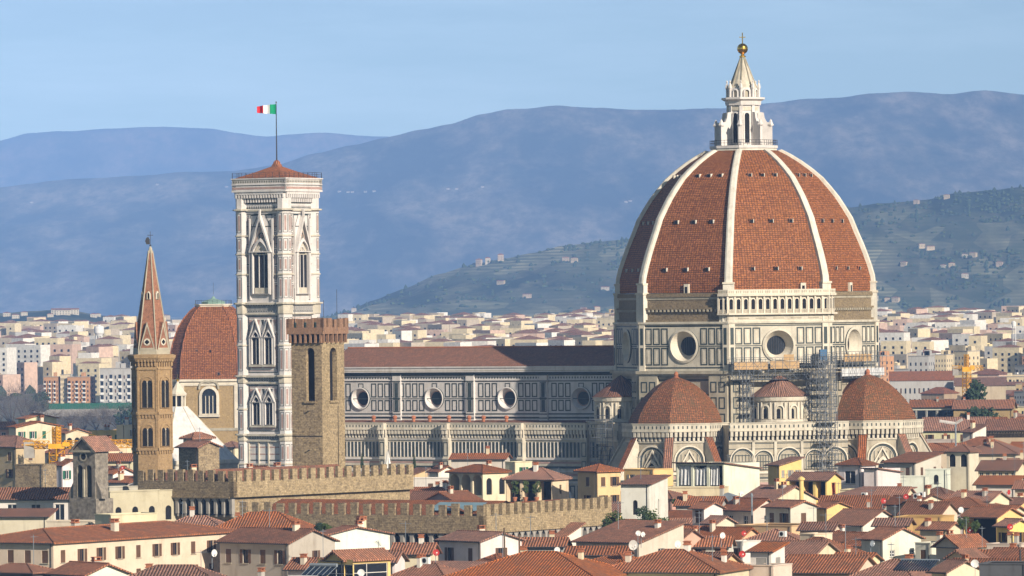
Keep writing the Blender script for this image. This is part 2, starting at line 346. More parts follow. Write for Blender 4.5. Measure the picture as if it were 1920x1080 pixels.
# --- tiled dome
prof_px = [(548, 237), (534, 237), (520, 235.5), (500, 230), (477, 222), (460, 215.5), (440, 207), (412, 196), (392, 184), (373, 172), (355, 158), (336, 142), (320, 123.5), (305, 103.5), (292, 83), (283, 66)]
prof = [(r * .1213, 55 + (568 - y) * .1196) for y, r in prof_px]
def rz_of(z):
    for (r0, z0), (r1, z1) in zip(prof[:-1], prof[1:]):
        if z <= z1: return r0 + (r1 - r0) * (z - z0) / (z1 - z0)
    return prof[-1][0]
b = MB(); s_ = 0.0
for (r0, z0), (r1, z1) in zip(prof[:-1], prof[1:]):
    ds = hypot(r1 - r0, z1 - z0)
    for k in range(8):
        a0, a1 = OCT + R(45) * k, OCT + R(45) * (k + 1); h0, h1 = r0 * sin(OCT), r1 * sin(OCT)
        b.poly([(r0 * cos(a0), r0 * sin(a0), z0), (r0 * cos(a1), r0 * sin(a1), z0), (r1 * cos(a1), r1 * sin(a1), z1), (r1 * cos(a0), r1 * sin(a0), z1)], 'dome_tile', [(-h0, s_), (h0, s_), (h1, s_ + ds), (-h1, s_ + ds)])
    s_ += ds
dome = b.build('dome', cath)
for k in (-3, -2, -1, 0):       # small openings in the tiles
    for py, sp in ((505, 5.4), (417, 4.5), (331, 2.9)):
        z = 55 + (568 - py) * .1196; f, h = oface(k, rz_of(z))
        for i in (-1, 0, 1):
            m = MB(); f.box(m, i * sp - .48, z - .4, i * sp + .48, z + .45, -.6, .38, 'tile_brown'); f.rect(m, i * sp - .38, z - .35, i * sp + .38, z + .3, .42, 'dark'); f.box(m, i * sp + .38, z - .4, i * sp + .52, z + .4, -.5, .42, 'rib_stone')
            m.build('roof_vent', dome)
for k, t in ((-2, .5), (-1, 5.9), (0, 0.0)):
    z = 57.9; f, h = oface(k, rz_of(z)); m = MB(); f.box(m, t - .6, z - .8, t + .6, z + 1.4, -.6, .5, 'marble_clean'); f.rect(m, t - .3, z - .6, t + .3, z + .8, .54, 'dark'); m.build('dormer', dome)
for k in range(8):              # eight ribs
    a = OCT + R(45) * k; m = MB(); w = 1.0; pts = []
    for (r, z) in prof: pts.append((r, z))
    ca, sa = cos(a), sin(a)
    def rp_(r, z, t, o): return ((r + o) * ca - t * sa, (r + o) * sa + t * ca, z + o * .35)
    tot = len(pts) - 1
    for i, ((r0, z0), (r1, z1)) in enumerate(zip(pts[:-1], pts[1:])):
        w0 = .88 - .2 * i / tot; w1 = .88 - .2 * (i + 1) / tot
        for q in range(3):      # stone courses
            f0, f1 = q / 3, (q + 1) / 3; ra, rb = r0 + (r1 - r0) * f0, r0 + (r1 - r0) * f1; za, zb = z0 + (z1 - z0) * f0, z0 + (z1 - z0) * f1
            wa, wb = w0 + (w1 - w0) * f0, w0 + (w1 - w0) * f1; lo, hi = -.3, .62
            A = [rp_(ra, za, -wa, lo), rp_(ra, za, -wa, hi * .7), rp_(ra, za, -wa * .55, hi), rp_(ra, za, wa * .55, hi), rp_(ra, za, wa, hi * .7), rp_(ra, za, wa, lo)]
            B = [rp_(rb, zb, -wb, lo), rp_(rb, zb, -wb, hi * .7), rp_(rb, zb, -wb * .55, hi), rp_(rb, zb, wb * .55, hi), rp_(rb, zb, wb, hi * .7), rp_(rb, zb, wb, lo)]
            for j in range(5): m.poly([A[j + 1], A[j], B[j], B[j + 1]], 'rib_stone')
    # pedestal under the rib
    fr = Fr((Rb) * ca, (Rb) * sa, a); fr.box(m, -1.35, 50.8, 1.35, 57.2, -1.5, .55, 'rib_stone'); fr.box(m, -1.2, 57.2, 1.2, 59.4, -1.5, .35, 'rib_stone'); fr.box(m, -1.5, 57.0, 1.5, 57.5, -1.5, .75, 'marble_clean')
    fr.box(m, -1.3, 59.2, 1.3, 59.6, -1.5, .6, 'marble_clean')
    m.build('rib', dome)
# --- gallery on the SE face
b = MB(); Rg = 29.6; f, h = oface(-1, Rg)
def gal(b, f, t0, t1, last):
    f.box(b, t0, 50.9, t1, 52.6, -.4, .3, 'marble_clean'); f.box(b, t0, 52.4, t1, 52.75, -.4, 1.2, 'marble_clean'); f.rect(b, t0, 51.3, t1, 52.2, .34, 'marble')
    f.box(b, t0, 56.5, t1, 57.0, -.4, 1.0, 'marble_clean'); f.box(b, t0, 57.0, t1, 57.95, .5, .75, 'marble_clean', True)
    f.rect(b, t0, 52.75, t1, 56.5, -.3, 'marble_clean')
    n = max(1, round((t1 - t0) / 1.62)); w = (t1 - t0) / n
    for i in range(n):
        c = t0 + w * (i + .5)
        f.archwin(b, c - .42, c + .42, 53.6, 55.45, .25, .2, .3, 'marble_clean', 'dark', n=6)
        f.box(b, c - w / 2 - .18, 52.75, c - w / 2 + .18, 56.5, -.3, .7, 'marble_clean')
        for j in range(4): f.box(b, c - .55 + j * .3, 52.85, c - .45 + j * .3, 53.5, .5, .66, 'marble_clean')
        for j in range(3): f.rect(b, c - .6 + j * .45, 57.15, c - .4 + j * .45, 57.7, .78, 'marble_old')
    f.box(b, t0, 52.75, t1, 53.55, -.3, .45, 'marble')
    f.rect(b, t0, 52.75, t1, 56.5, .2, 'marble_clean')
gal(b, f, -h - .3, h + .3, 0)
for k, sg in ((-2, 1), (0, -1)):
    g, hh = oface(k, Rg); t = sorted((sg * (hh + .3), sg * (hh - 2.2))); gal(b, g, t[0], t[1], 1)
for i in range(5): c = -8 + i * 4; f.cone(b, c, 52.9, 1.6, .36, 1.4, .42, 'marble_old', 16) if False else f.box(b, c - 1.2, 51.55, c + 1.2, 51.8, .3, .42, 'marble_old')
b.build('gallery', cath)
# --- lantern
lan = MB()
lan.prism(lan.ngon(8, 8.0, OCT), 87.6, 89.6, 'rib_stone', bottom=False, poly1=lan.ngon(8, 7.4, OCT)); lan.prism(lan.ngon(8, 7.7, OCT), 89.6, 90.2, 'marble_tower')
lan.prism(lan.ngon(8, 3.5, OCT), 90.2, 100.3, 'marble_tower'); lan.lathe([(3.5, 99.2), (4.0, 99.3), (4.1, 100.2), (4.9, 100.6), (4.9, 101.0), (4.0, 101.1)], 8, 'marble_tower', OCT)
lan.prism(lan.ngon(8, 3.3, OCT), 101.0, 103.2, 'marble_tower')
for k in range(8):
    f = Fr(3.5 * cos(OCT) * cos(R(45) * k), 3.7 * cos(OCT) * sin(R(45) * k), R(45) * k)
    f.archwin(lan, -.55, .55, 90.8, 97.0, 0, .3, .25, 'marble_tower', 'dark'); f.rect(lan, -1.1, 98.1, 1.1, 98.9, .05, 'marble')
    f2 = Fr(3.3 * cos(OCT) * cos(R(45) * k), 3.3 * cos(OCT) * sin(R(45) * k), R(45) * k); f2.archwin(lan, -.5, .5, 101.1, 102.2, 0, .3, .5, 'marble_tower', 'marble_old')
    a = OCT + R(45) * k; ca, sa = cos(a), sin(a)
    pr = [(3.5, 90.2), (6.5, 90.2), (6.5, 94.6), (5.9, 95.4), (5.3, 95.5), (4.8, 96.4), (4.6, 97.6), (3.5, 97.8)]
    q = [(3.5 + .0, 90.2)]
    for sg in (-1, 1): lan.poly([(r * ca - sg * .30 * sa, r * sa + sg * .30 * ca, z) for r, z in (pr if sg > 0 else pr[::-1])], 'marble_tower')
    for (r0, z0), (r1, z1) in zip(pr[1:-1], pr[2:]): lan.poly([(r0 * ca + .30 * sa, r0 * sa - .30 * ca, z0), (r0 * ca - .30 * sa, r0 * sa + .30 * ca, z0), (r1 * ca - .30 * sa, r1 * sa + .30 * ca, z1), (r1 * ca + .30 * sa, r1 * sa - .30 * ca, z1)], 'marble_tower')
    lan.lathe([(.62, 94.6), (.75, 94.9), (.5, 95.2), (.3, 95.8), (.0, 96.2)], 6, 'marble_tower', c=(6.2 * ca, 6.2 * sa))
    lan.lathe([(.28, 101), (.3, 102.8), (.45, 103.2), (.35, 103.9), (.12, 104.3), (.25, 104.6), (0, 105.0)], 6, 'marble_tower', c=(3.6 * ca, 3.6 * sa))
    fa = Fr(3.42 * ca, 3.42 * sa, a); fa.box(lan, -.38, 90.2, .38, 99.2, -.3, .3, 'marble_tower')
lantern = lan.build('lantern', cath)
m = MB(); m.lathe([(3.05, 103.2), (2.3, 105.0), (1.5, 107.2), (.75, 109.0), (.42, 110.1)], 16, 'marble', 0)
for k in range(8): a = OCT + R(45) * k; m.bar((3.1 * cos(a), 3.1 * sin(a), 103.2), (.45 * cos(a), .45 * sin(a), 110.1), .16, 'marble_old')
m.lathe([(.8, 108.6), (.46, 110.2)], 12, 'copper'); m.build('spire', lantern)
m = MB(); m.lathe([(.42, 110.0), (.75, 110.15), (.75, 110.35), (.4, 110.5), (.42, 110.8)] + [(1.22 * sin(R(a)), 112.0 - 1.22 * cos(R(a))) for a in range(20, 181, 16)], 20, 'gold'); m.build('golden_ball', lantern, smooth=True)
m = MB(); m.box(-.09, -.09, 113.2, .09, .09, 115.6, 'gold'); f = Fr(0, 0, R(-58)); f.box(m, -.7, 114.5, .7, 114.68, -.08, .08, 'gold', True); m.build('cross', lantern)
m = MB()
for k in range(8):
    a0, a1 = OCT + R(45) * k, OCT + R(45) * (k + 1); p0 = (7.6 * cos(a0), 7.6 * sin(a0)); p1 = (7.6 * cos(a1), 7.6 * sin(a1))
    m.bar((*p0, 91.4), (*p1, 91.4), .06, 'iron'); m.bar((*p0, 90.8), (*p1, 90.8), .05, 'iron')
    for i in range(6): t = i / 6; x, y = p0[0] + (p1[0] - p0[0]) * t, p0[1] + (p1[1] - p0[1]) * t; m.bar((x, y, 90.2), (x, y, 91.45), .05, 'iron')
m.build('railing', lantern)
# --- body under the drum
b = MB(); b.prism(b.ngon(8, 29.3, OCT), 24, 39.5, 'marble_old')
for k in range(-4, 1):
    f, h = oface(k, 29.3)
    for z in (27.5, 31, 34.6, 38): f.rect(b, -h, z, h, z + .3, .06, 'green_marble'); f.box(b, -h, z + .5, h, z + .8, 0, .25, 'marble_old')
    for sg in (-1, 1):
        t0, t1 = sorted((sg * (h - 4.6), sg * h)); f.box(b, t0, 24, t1, 39, 0, 1.1, 'marble_old')
        for i in range(2):
            a0 = sg * (h - 4.2 + i * 2.1); a1 = a0 + sg * 1.6; u0, u1 = sorted((a0, a1))
            for z0, z1 in ((28.2, 30.8), (31.8, 34.4), (35.4, 37.8)): f.ring(b, u0, z0, u1, z1, .28, 1.15, 'green_marble')
b.build('crossing_wall', cath)
# --- parapet: corbels over a dark sheet painting their shade, balustrade with painted dark piercings, on a wall frame
def parapet(b, f, t0, t1, z0, z1, o, sp=1.0, m='marble_clean'):
    H = z1 - z0; zc = z0 + H * .52
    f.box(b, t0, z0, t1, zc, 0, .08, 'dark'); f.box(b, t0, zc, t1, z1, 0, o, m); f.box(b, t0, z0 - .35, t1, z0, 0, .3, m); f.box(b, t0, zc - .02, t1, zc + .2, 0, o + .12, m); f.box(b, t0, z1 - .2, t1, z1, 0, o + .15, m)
    n = max(1, round((t1 - t0) / sp)); w = (t1 - t0) / n
    for i in range(n):
        c = t0 + (i + .5) * w; f.box(b, c - w * .24, z0, c + w * .24, zc, .08, o * .55, m); f.box(b, c - w * .30, z0 + (zc - z0) * .45, c + w * .30, zc, .08, o, m)
        f.rect(b, c - w * .5 - w * .14, zc + H * .17, c - w * .5 + w * .14, zc + H * .33, o + .03, 'green_marble')
def stripes(b, f, t0, t1, z0, z1, o, step=2.2):
    z = z0; i = 0
    while z < z1 - .5:
        f.rect(b, t0, z, t1, min(z1, z + .32), o, 'green_marble')
        if i % 2: f.rect(b, t0, z + .6, t1, min(z1, z + 1.1), o, 'pink_marble')
        f.box(b, t0, z - .35, t1, z - .12, o - .03, o + .14, 'marble')
        z += step; i += 1
def blind_arch(b, f, c, w, z0, zs, o):
    A = f.arch(c - w, c + w, z0, zs, 0, 12)
    for k, (g, m) in enumerate(((1.0, 'marble_clean'), (.86, 'green_marble'), (.80, 'marble'))):
        B = f.arch(c - w * g, c + w * g, z0, zs, 0, 12); Bq = f.arch(c - w * (g - .09), c + w * (g - .09), z0, zs, 0, 12); oo = o + (.45, .25, .12)[k]
        f.band(b, B, Bq, oo, oo, m)
        if k == 0: f.band(b, B, B, o, oo, m)
        f.band(b, Bq, Bq, oo, o, m)
    for i in range(-2, 3): f.rect(b, c + i * w * .26 - .07, z0, c + i * w * .26 + .07, zs + w * .45, o + .06, 'green_marble')
# --- tribunes
def tribune(kdir, name='tribune'):
    d = 31.0; a = R(45) * kdir; cx, cy = d * cos(a), d * sin(a); Rt = 11.3; base = 10.75
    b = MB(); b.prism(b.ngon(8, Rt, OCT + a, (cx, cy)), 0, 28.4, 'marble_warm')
    for k in range(-3, 4):
        aa = a + R(45) * k; ap = Rt * cos(OCT); f = Fr(cx + ap * cos(aa), cy + ap * sin(aa), aa); h = Rt * sin(OCT)
        parapet(b, f, -h - .3, h + .3, 25.0, 28.9, .85, 1.05, 'marble')
        blind_arch(b, f, 0, 3.5, 18.6, 20.6, .02)
        for z in (18.9, 20.2, 21.8, 23.3, 24.4):
            for sg in (-1, 1): f.rect(b, *(lambda q: (min(q), z))((sg * 3.6, sg * h)), max(sg * 3.6, sg * h), z + .22, .04, 'green_marble')
        f.box(b, -h, 17.7, h, 18.2, 0, .35, 'marble_clean'); stripes(b, f, -h, h, 9, 17.6, .04, 1.45)
        f.archwin(b, -1.15, 1.15, 12.5, 18.6, .1, .5, .6, 'marble_clean', 'glass', .5, 1)
        A = [(-2.2, 19.4), (2.2, 19.4), (0, 23.2)]; B = [(-1.7, 19.65), (1.7, 19.65), (0, 22.6)]
        f.band(b, A, B, .35, .35, 'marble_clean'); f.band(b, A, A, .02, .35, 'marble_clean')
        for i in (-1, 1): f.box(b, i * 2.6 - .35, 9, i * 2.6 + .35, 17.7, 0, .3, 'marble')
    t = b.build(name, cath)
    # little dome
    zt0, zt1 = 28.7, 38.9; n = 12; m = MB(); s0 = 0; pr = []
    for i in range(n + 1):
        q = i / n; pr.append((base * (1 - q ** 1.55) ** .62 * (1 - .1 * q) if i < n else .35, zt0 + (zt1 - zt0) * q))
    for (r0, z0), (r1, z1) in zip(pr[:-1], pr[1:]):
        ds = hypot(r1 - r0, z1 - z0)
        for k in range(8):
            a0, a1 = OCT + a + R(45) * k, OCT + a + R(45) * (k + 1); h0, h1 = r0 * sin(OCT), r1 * sin(OCT)
            m.poly([(cx + r0 * cos(a0), cy + r0 * sin(a0), z0), (cx + r0 * cos(a1), cy + r0 * sin(a1), z0), (cx + r1 * cos(a1), cy + r1 * sin(a1), z1), (cx + r1 * cos(a0), cy + r1 * sin(a0), z1)], 'dome_tile_old', [(-h0, s0), (h0, s0), (h1, s0 + ds), (-h1, s0 + ds)])
        s0 += ds
    m.build('tribune_dome', t)
    m = MB(); m.lathe([(.8, 38.4), (.6, 38.9), (.4, 39.0), (.5, 39.4), (.35, 39.9), (0, 40.2)], 10, 'terracotta', c=(cx, cy)); m.build('finial', t)
    for k in range(-2, 2):       # sloping buttresses on the outer corners
        aa = a + OCT + R(45) * k; ca, sa = cos(aa), sin(aa); m = MB(); w = .75
        pr = [(Rt - .5, 0), (Rt + 7.2, 0), (Rt + 7.2, 13.2), (Rt + .4, 25.0), (Rt - .5, 25.0)]
        for sg in (-1, 1): m.poly([(cx + r * ca - sg * w * sa, cy + r * sa + sg * w * ca, z) for r, z in (pr if sg > 0 else pr[::-1])], 'marble')
        m.poly([(cx + r * ca - s2 * w * sa, cy + r * sa + s2 * w * ca, z) for r, z, s2 in ((Rt + 7.2, 0, -1), (Rt + 7.2, 0, 1), (Rt + 7.2, 13.2, 1), (Rt + 7.2, 13.2, -1))], 'marble')
        w2 = 1.0
        sl = [(Rt + 7.6, 13.1), (Rt + .3, 25.5)]; lo = .45
        def bp(r, z, s2, dz=0): return (cx + r * ca - s2 * w2 * sa, cy + r * sa + s2 * w2 * ca, z + dz)
        T = [bp(*sl[0], -1, lo), bp(*sl[0], 1, lo), bp(*sl[1], 1, lo), bp(*sl[1], -1, lo)]; Bt = [bp(*sl[0], -1), bp(*sl[0], 1), bp(*sl[1], 1), bp(*sl[1], -1)]
        m.poly(T, 'tile')
        for i in range(4): j = (i + 1) % 4; m.poly([Bt[i], Bt[j], T[j], T[i]], 'marble_clean')
        for sg in (-1, 1):
            for z in (3, 5.2, 7.4, 9.6, 11.8, 14, 16.2, 18.4):
                rr = Rt + 7.1 if z < 12.5 else Rt + 7.1 - (z - 12.5) * .6
                m.poly([(cx + r * ca - sg * (w + .05) * sa, cy + r * sa + sg * (w + .05) * ca, zz) for r, zz in ((Rt, z), (rr, z), (rr, z + .4), (Rt, z + .4))], 'green_marble' if int(z * 10) % 4 else 'pink_marble')
        m.build('buttress', t)
    return t
tribune(-2); tribune(0)
# --- block between the two tribunes and its striped lower wall
b = MB()
f = Fr(34.5 * cos(R(-45)), 34.5 * sin(R(-45)), R(-45)); hw = 13.5
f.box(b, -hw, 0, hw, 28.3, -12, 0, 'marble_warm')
parapet(b, f, -hw, hw, 25.0, 28.9, .85, 1.05, 'marble')
for c in (-10.5, -5.8, 0, 5.8, 10.5): blind_arch(b, f, c, 2.35 if abs(c) in (5.8,) else 2.9, 18.6, 20.6, .02)
f.box(b, -hw, 17.7, hw, 18.2, 0, .35, 'marble_clean'); stripes(b, f, -hw, hw, 9, 17.6, .04, 1.9)
for c in (-8, -3, 3, 8): f.box(b, c - .3, 9, c + .3, 25, 0, .3, 'marble')
for z in (18.9, 20.2, 21.6, 23.0, 24.2): f.rect(b, -hw, z, hw, z + .2, .015, 'green_marble')
b.build('sacristy_block', cath)
g = R(-135); f = Fr(33 * cos(g), 33 * sin(g), g); b = MB(); f.box(b, -13, 0, 13, 28.3, -12, 0, 'marble_warm'); parapet(b, f, -13, 13, 25.0, 28.9, .85, .95)
for c in (-8, 0, 8): blind_arch(b, f, c, 2.9, 18.6, 20.6, .02)
f.box(b, -13, 17.7, 13, 18.2, 0, .35, 'marble_clean'); stripes(b, f, -13, 13, 3, 17.6, .04, 1.9); b.build('sacristy_block', cath)
# --- exedrae with conical roofs
def exedra(ang, d, r):
    cx, cy = d * cos(ang), d * sin(ang); b = MB(); b.lathe([(r, 24), (r, 33.6)], 32, 'marble', c=(cx, cy)); n = 12
    b.lathe([(r + .1, 28.8), (r + .35, 28.9), (r + .35, 29.4), (r, 29.5)], 32, 'marble_clean', c=(cx, cy), cap=False)
    b.lathe([(r, 33.2), (r + .5, 33.5), (r + .7, 34.2), (r + .7, 34.5), (r, 34.5)], 32, 'marble_clean', c=(cx, cy), cap=False)
    for k in range(n):
        aa = ang + 2 * pi * (k + .5) / n
        if cos(aa - R(-58)) < -.25: continue
        f = Fr(cx + (r - .1) * cos(aa), cy + (r - .1) * sin(aa), aa); f.archwin(b, -.72, .72, 29.6, 31.7, .12, .28, .4, 'marble_clean', 'marble_old', n=8)
        f.fill(b, f.arch(-.72, .1, 29.6, 31.4), .2, 'dark')  # dark half-arch painted as shade in each niche
        a2 = ang + 2 * pi * k / n
        for dd in (-.08, .08): b.lathe([(.2, 29.5), (.17, 33.2)], 6, 'marble_clean', c=(cx + (r + .25) * cos(a2 + dd), cy + (r + .25) * sin(a2 + dd)), cap=False)
    e = b.build('exedra', cath)
    m = MB(); m.lathe([(r + .9, 34.4), (r * .6, 36.7), (r * .25, 38.4), (.1, 39.2)], 32, 'tile_brown', c=(cx, cy)); m.build('conical_roof', e); return e
exedra(R(-45), 27.6, 5.9); exedra(R(-135), 29.0, 5.6)
# --- nave
UW = 107.0
def U(px, v):                     # west distance of a point of the wall v south of the axis seen at px
    lo, hi = 0, 140
    for _ in range(40):
        u = (lo + hi) / 2; w = C0 + Vector((-u * cos(RC) + v * sin(RC), -u * sin(RC) - v * cos(RC), 0)); q = (P(px, 740, w.y).x)
        if w.x > q: lo = u
        else: hi = u
    return (lo + hi) / 2
VN = 10.5
uo = [U(px, VN) for px in (1090, 952, 815, 677)]
b = MB(); f = Fr(0, -VN, R(-90)); z0, z1 = 27.0, 41.0
edges = [-UW] + [-(uo[i] + uo[i + 1]) / 2 for i in (2, 1, 0)] + [-24.0]
xs = [-UW, edges[1], edges[2], edges[3], -24.0]
for i, u in enumerate(reversed(uo)):
    a0, a1 = xs[i], xs[i + 1]; c = -u
    f.hole(b, a0, z0, a1, z1, c, 33.9, 2.35, 0, 'marble_tower'); f.cone(b, c, 33.9, 2.35, 0, 2.35, .5, 'green_marble'); f.cone(b, c, 33.9, 2.6, 0, 2.6, .4, 'green_marble'); f.cone(b, c, 33.9, 2.6, .4, 2.35, .5, 'marble_tower')
    f.cone(b, c, 33.9, 2.35, .5, 1.75, -.9, 'marble_tower'); f.cone(b, c, 33.9, 1.75, -.9, 1.55, -1.0, 'pink_marble'); f.disc(b, c, 33.9, 1.55, -1.0, 'glass')
    for sg in (-1, 1):
        for k in range(4):
            t = c + sg * (3.55 + k * 1.83)
            if k == 3 and not (a0 + 1 < t < a1 - 1): continue
            for za, zb in ((31.0, 33.55), (34.15, 37.4)): f.ring(b, t - .72, za, t + .72, zb, .27, .05, 'green_marble')
    for t in (c,):
        for dt in (-1.83, 0, 1.83): f.ring(b, t + dt - .72, 36.3, t + dt + .72, 37.4, .2, .045, 'green_marble') if dt == 0 else None
for e in xs[1:4]:
    f.box(b, e - 1.1, z0, e + 1.1, z1, 0, .55, 'marble_tower')
    for za in (29.3, 30.2, 33.75, 37.7, 39.1): f.rect(b, e - 1.1, za, e + 1.1, za + .25, .6, 'green_marble')
    for za, zb in ((31.0, 33.55), (34.15, 37.4)): f.ring(b, e - .85, za - .2, e + .85, zb + .2, .16, .59, 'green_marble')
    for za, zb in ((31.0, 33.55), (34.15, 37.4)): f.rect(b, e - .5, za, e + .5, zb, .6, 'green_marble')
for za, zb in ((29.3, 29.65), (30.2, 30.5), (33.75, 33.92), (37.7, 37.95), (39.1, 39.3)): f.rect(b, -UW, za, -24, zb, .055, 'green_marble')
f.box(b, -UW, 29.75, -24, 30.05, 0, .3, 'marble_tower'); f.box(b, -UW, 37.95, -24, 38.2, 0, .25, 'marble_tower')
n = 110
for i in range(n): t = -UW + 1 + i * .74; f.rect(b, t, 38.4, t + .3, 38.8, .05, 'green_marble')
f.box(b, -UW, 39.3, -24, 39.9, 0, .6, 'green_marble'); f.box(b, -UW, 39.9, -24, 40.9, 0, 1.1, 'marble_tower'); f.box(b, -UW, 40.9, -24, 41.2, 0, 1.3, 'marble_tower')
f.rect(b, -UW, 40.15, -24, 40.3, 1.13, 'marble_old')
b.box(-UW, VN - .5, 20, -22, VN, 41, 'marble'); b.box(-UW - .5, -VN, 0, -UW, VN, 42, 'marble')
b.build('nave_wall', cath)
b = MB(); rf = [(-VN - 1.3, 41.2), (0, 45.6), (VN + 1.3, 41.2)]
b.poly([(-UW, -VN - 1.3, 41.22), (-22, -VN - 1.3, 41.22), (-22, 0, 45.5), (-UW, 0, 45.5)], 'tile_brown'); b.poly([(-22, VN + 1.3, 41.22), (-UW, VN + 1.3, 41.22), (-UW, 0, 45.5), (-22, 0, 45.5)], 'tile_brown')
b.poly([(-UW, VN + 1.3, 41.22), (-UW, -VN - 1.3, 41.22), (-UW, 0, 45.5)], 'marble'); b.bar((-UW, 0, 45.5), (-22, 0, 45.5), .25, 'terracotta', 6)
b.build('nave_roof', cath)
# aisle
VA = 20.6; b = MB(); f = Fr(0, -VA, R(-90)); f.box(b, -UW, 0, -26, 27.8, -10.4, 0, 'marble')
parapet(b, f, -UW, -26, 25.2, 28.6, .8, .85)
f.box(b, -UW, 24.7, -26, 25.0, 0, .3, 'marble_tower')
t = -UW + .6
while t < -27:
    f.rect(b, t, 20.8, t + .55, 24.2, .05, 'green_marble'); f.box(b, t + .62, 20.8, t + .72, 24.2, 0, .12, 'marble_tower'); t += .98
f.box(b, -UW, 20.2, -26, 20.6, 0, .4, 'marble_tower'); f.rect(b, -UW, 19.4, -26, 19.8, .05, 'pink_marble'); f.rect(b, -UW, 18.3, -26, 18.8, .05, 'green_marble')
f.box(b, -UW, 17.5, -26, 17.8, 0, .3, 'marble_tower'); f.rect(b, -UW, 16.6, -26, 17.2, .05, 'pink_marble'); f.rect(b, -UW, 15.6, -26, 15.9, .05, 'green_marble'); f.box(b, -UW, 15.0, -26, 15.3, 0, .3, 'marble_tower')
t = -UW + .8
while t < -27: f.ring(b, t, 8.5, t + 1.3, 14.5, .26, .05, 'green_marble'); t += 1.9
ub = [U(px, VA) for px in (602, 722, 841, 980, 1100)]
for u in ub:
    f.box(b, -u - .75, 0, -u + .75, 25.2, 0, 1.5, 'marble'); f2 = Fr(0, -VA - 1.5, R(-90)); parapet(b, f2, -u - .85, -u + .85, 25.2, 28.6, .6, .8); f.box(b, -u - .8, 25.2, -u + .8, 28.5, 0, 1.5, 'marble')
    for z in (24.6, 20.3, 17.6, 15.1): f2.box(b, -u - .8, z, -u + .8, z + .3, 0, .2, 'marble')
    for z0, z1 in ((8, 14.6), (15.7, 17.3), (18.2, 20), (21, 24.2)): f2.ring(b, -u - .6, z0, -u + .6, z1, .2, .05, 'green_marble')
A = [(-4.2 - 0, 11), (4.2, 11), (0, 18.5)]; ud = U(1047, VA)
f.band(b, [(t - ud, z) for t, z in A], [(t * .8 - ud, 11.3 + (z - 11) * .8) for t, z in A], .5, .5, 'marble_tower'); f.band(b, [(t - ud, z) for t, z in A], [(t - ud, z) for t, z in A], 0, .5, 'marble_tower')
b.build('aisle_wall', cath)
b = MB(); b.poly([(-UW, -VA, 27.3), (-25, -VA, 27.3), (-25, -VN, 28.95), (-UW, -VN, 28.95)], 'tile_brown')
b.build('aisle_roof', cath)
for px in (700, 740, 775, 805, 841, 879, 906, 949):
    u = U(px, 13.5); m = MB(); m.lathe([(.35, 28.6), (.4, 29.3), (.55, 29.5), (.55, 29.8), (.2, 30.1)], 8, 'terracotta', c=(-u, -13.5)); m.build('roof_hood', cath)

# ================================================================ scaffolding on the east side
sc = thing('scaffolding', C0, RC, 'grey steel tube scaffolding with plank decks climbing the cathedral wall beside the round apse', 'scaffolding')
def scaf(f, t0, t1, z0, z1, o0, o1, dt=1.8, dz=2.0, name='scaffold_bay', planks=True, diag=True):
    m = MB(); nt_ = max(1, round((t1 - t0) / dt)); nz_ = max(1, round((z1 - z0) / dz)); r = .06
    for i in range(nt_ + 1):
        t = t0 + (t1 - t0) * i / nt_
        for o in (o0, o1): m.bar(f.p(t, z0, o), f.p(t, z1 + .8, o), r, 'steel_scaffold', 3)
        for j in range(nz_ + 1): z = z0 + (z1 - z0) * j / nz_; m.bar(f.p(t, z, o0), f.p(t, z, o1), r, 'steel_scaffold', 3)
        if i < nt_:
            tt = t + (t1 - t0) / nt_
            for j in range(nz_):
                z = z0 + (z1 - z0) * j / nz_
                if diag and rnd.random() < .8: m.bar(f.p(t, z, o1), f.p(tt, z + (z1 - z0) / nz_, o1), r * .8, 'steel_scaffold', 3)
                if diag and rnd.random() < .5: m.bar(f.p(tt, z, o1), f.p(t, z + (z1 - z0) / nz_, o1), r * .8, 'steel_scaffold', 3)
    for j in range(nz_ + 1):
        z = z0 + (z1 - z0) * j / nz_
        for o in (o0, o1):
            m.bar(f.p(t0, z, o), f.p(t1, z, o), r, 'steel_scaffold', 3); m.bar(f.p(t0, z + 1.0, o), f.p(t1, z + 1.0, o), r * .8, 'steel_scaffold', 3)
        if planks and rnd.random() < .6: f.box(m, t0, z - .06, t1, z, o0, o1, 'plank' if rnd.random() < .5 else 'steel_scaffold', True)
    return m.build(name, sc)
fse, hse = oface(-1, 29.3)
scaf(fse, 5.0, 11.8, 13, 42.5, 2.4, 4.2, 1.1, 1.9); scaf(fse, 6.2, 10.4, 2, 43.0, 8.5, 10.2, 1.4, 2.0)
scaf(fse, -9.2, -6.6, 28.8, 40.0, 1.5, 3.2, 1.0, 1.9)
scaf(fse, -11.5, 11.5, 38.2, 42.0, 1.2, 3.4, 1.6, 1.9)
fe, he = oface(0, 29.3); scaf(fe, -11, 10, 38.2, 43.0, 1.2, 3.2, 1.8, 2.0)
ft = Fr(34.5 * cos(R(-45)), 34.5 * sin(R(-45)), R(-45)); scaf(ft, 8.0, 14.8, 4, 18, 2.0, 5.5, 1.3, 2.0)
fw = Fr(29 * cos(R(-112)), 29 * sin(R(-112)), R(-112)); scaf(Fr(-16.5, -32.5, R(-110)), -3, 2.5, 12, 29.5, 1.0, 3.0, 1.6, 2.0, planks=True, diag=False)
for t0, t1, z0 in ((-11, -3.4, 40.4), (-2.8, 3.8, 40.5), (.3, 2.6, 42.3)): m = MB(); fse.box(m, t0, z0, t1, z0 + (1.7 if z0 < 42 else 1.3), 3.3, 3.4, 'plank', True); m.build('plank_screen', sc)
m = MB(); fse.box(m, 8.6, 42.2, 10.1, 44.6, 2.2, 3.4, 'blue_paint', True); m.build('hoist_cabin', sc)
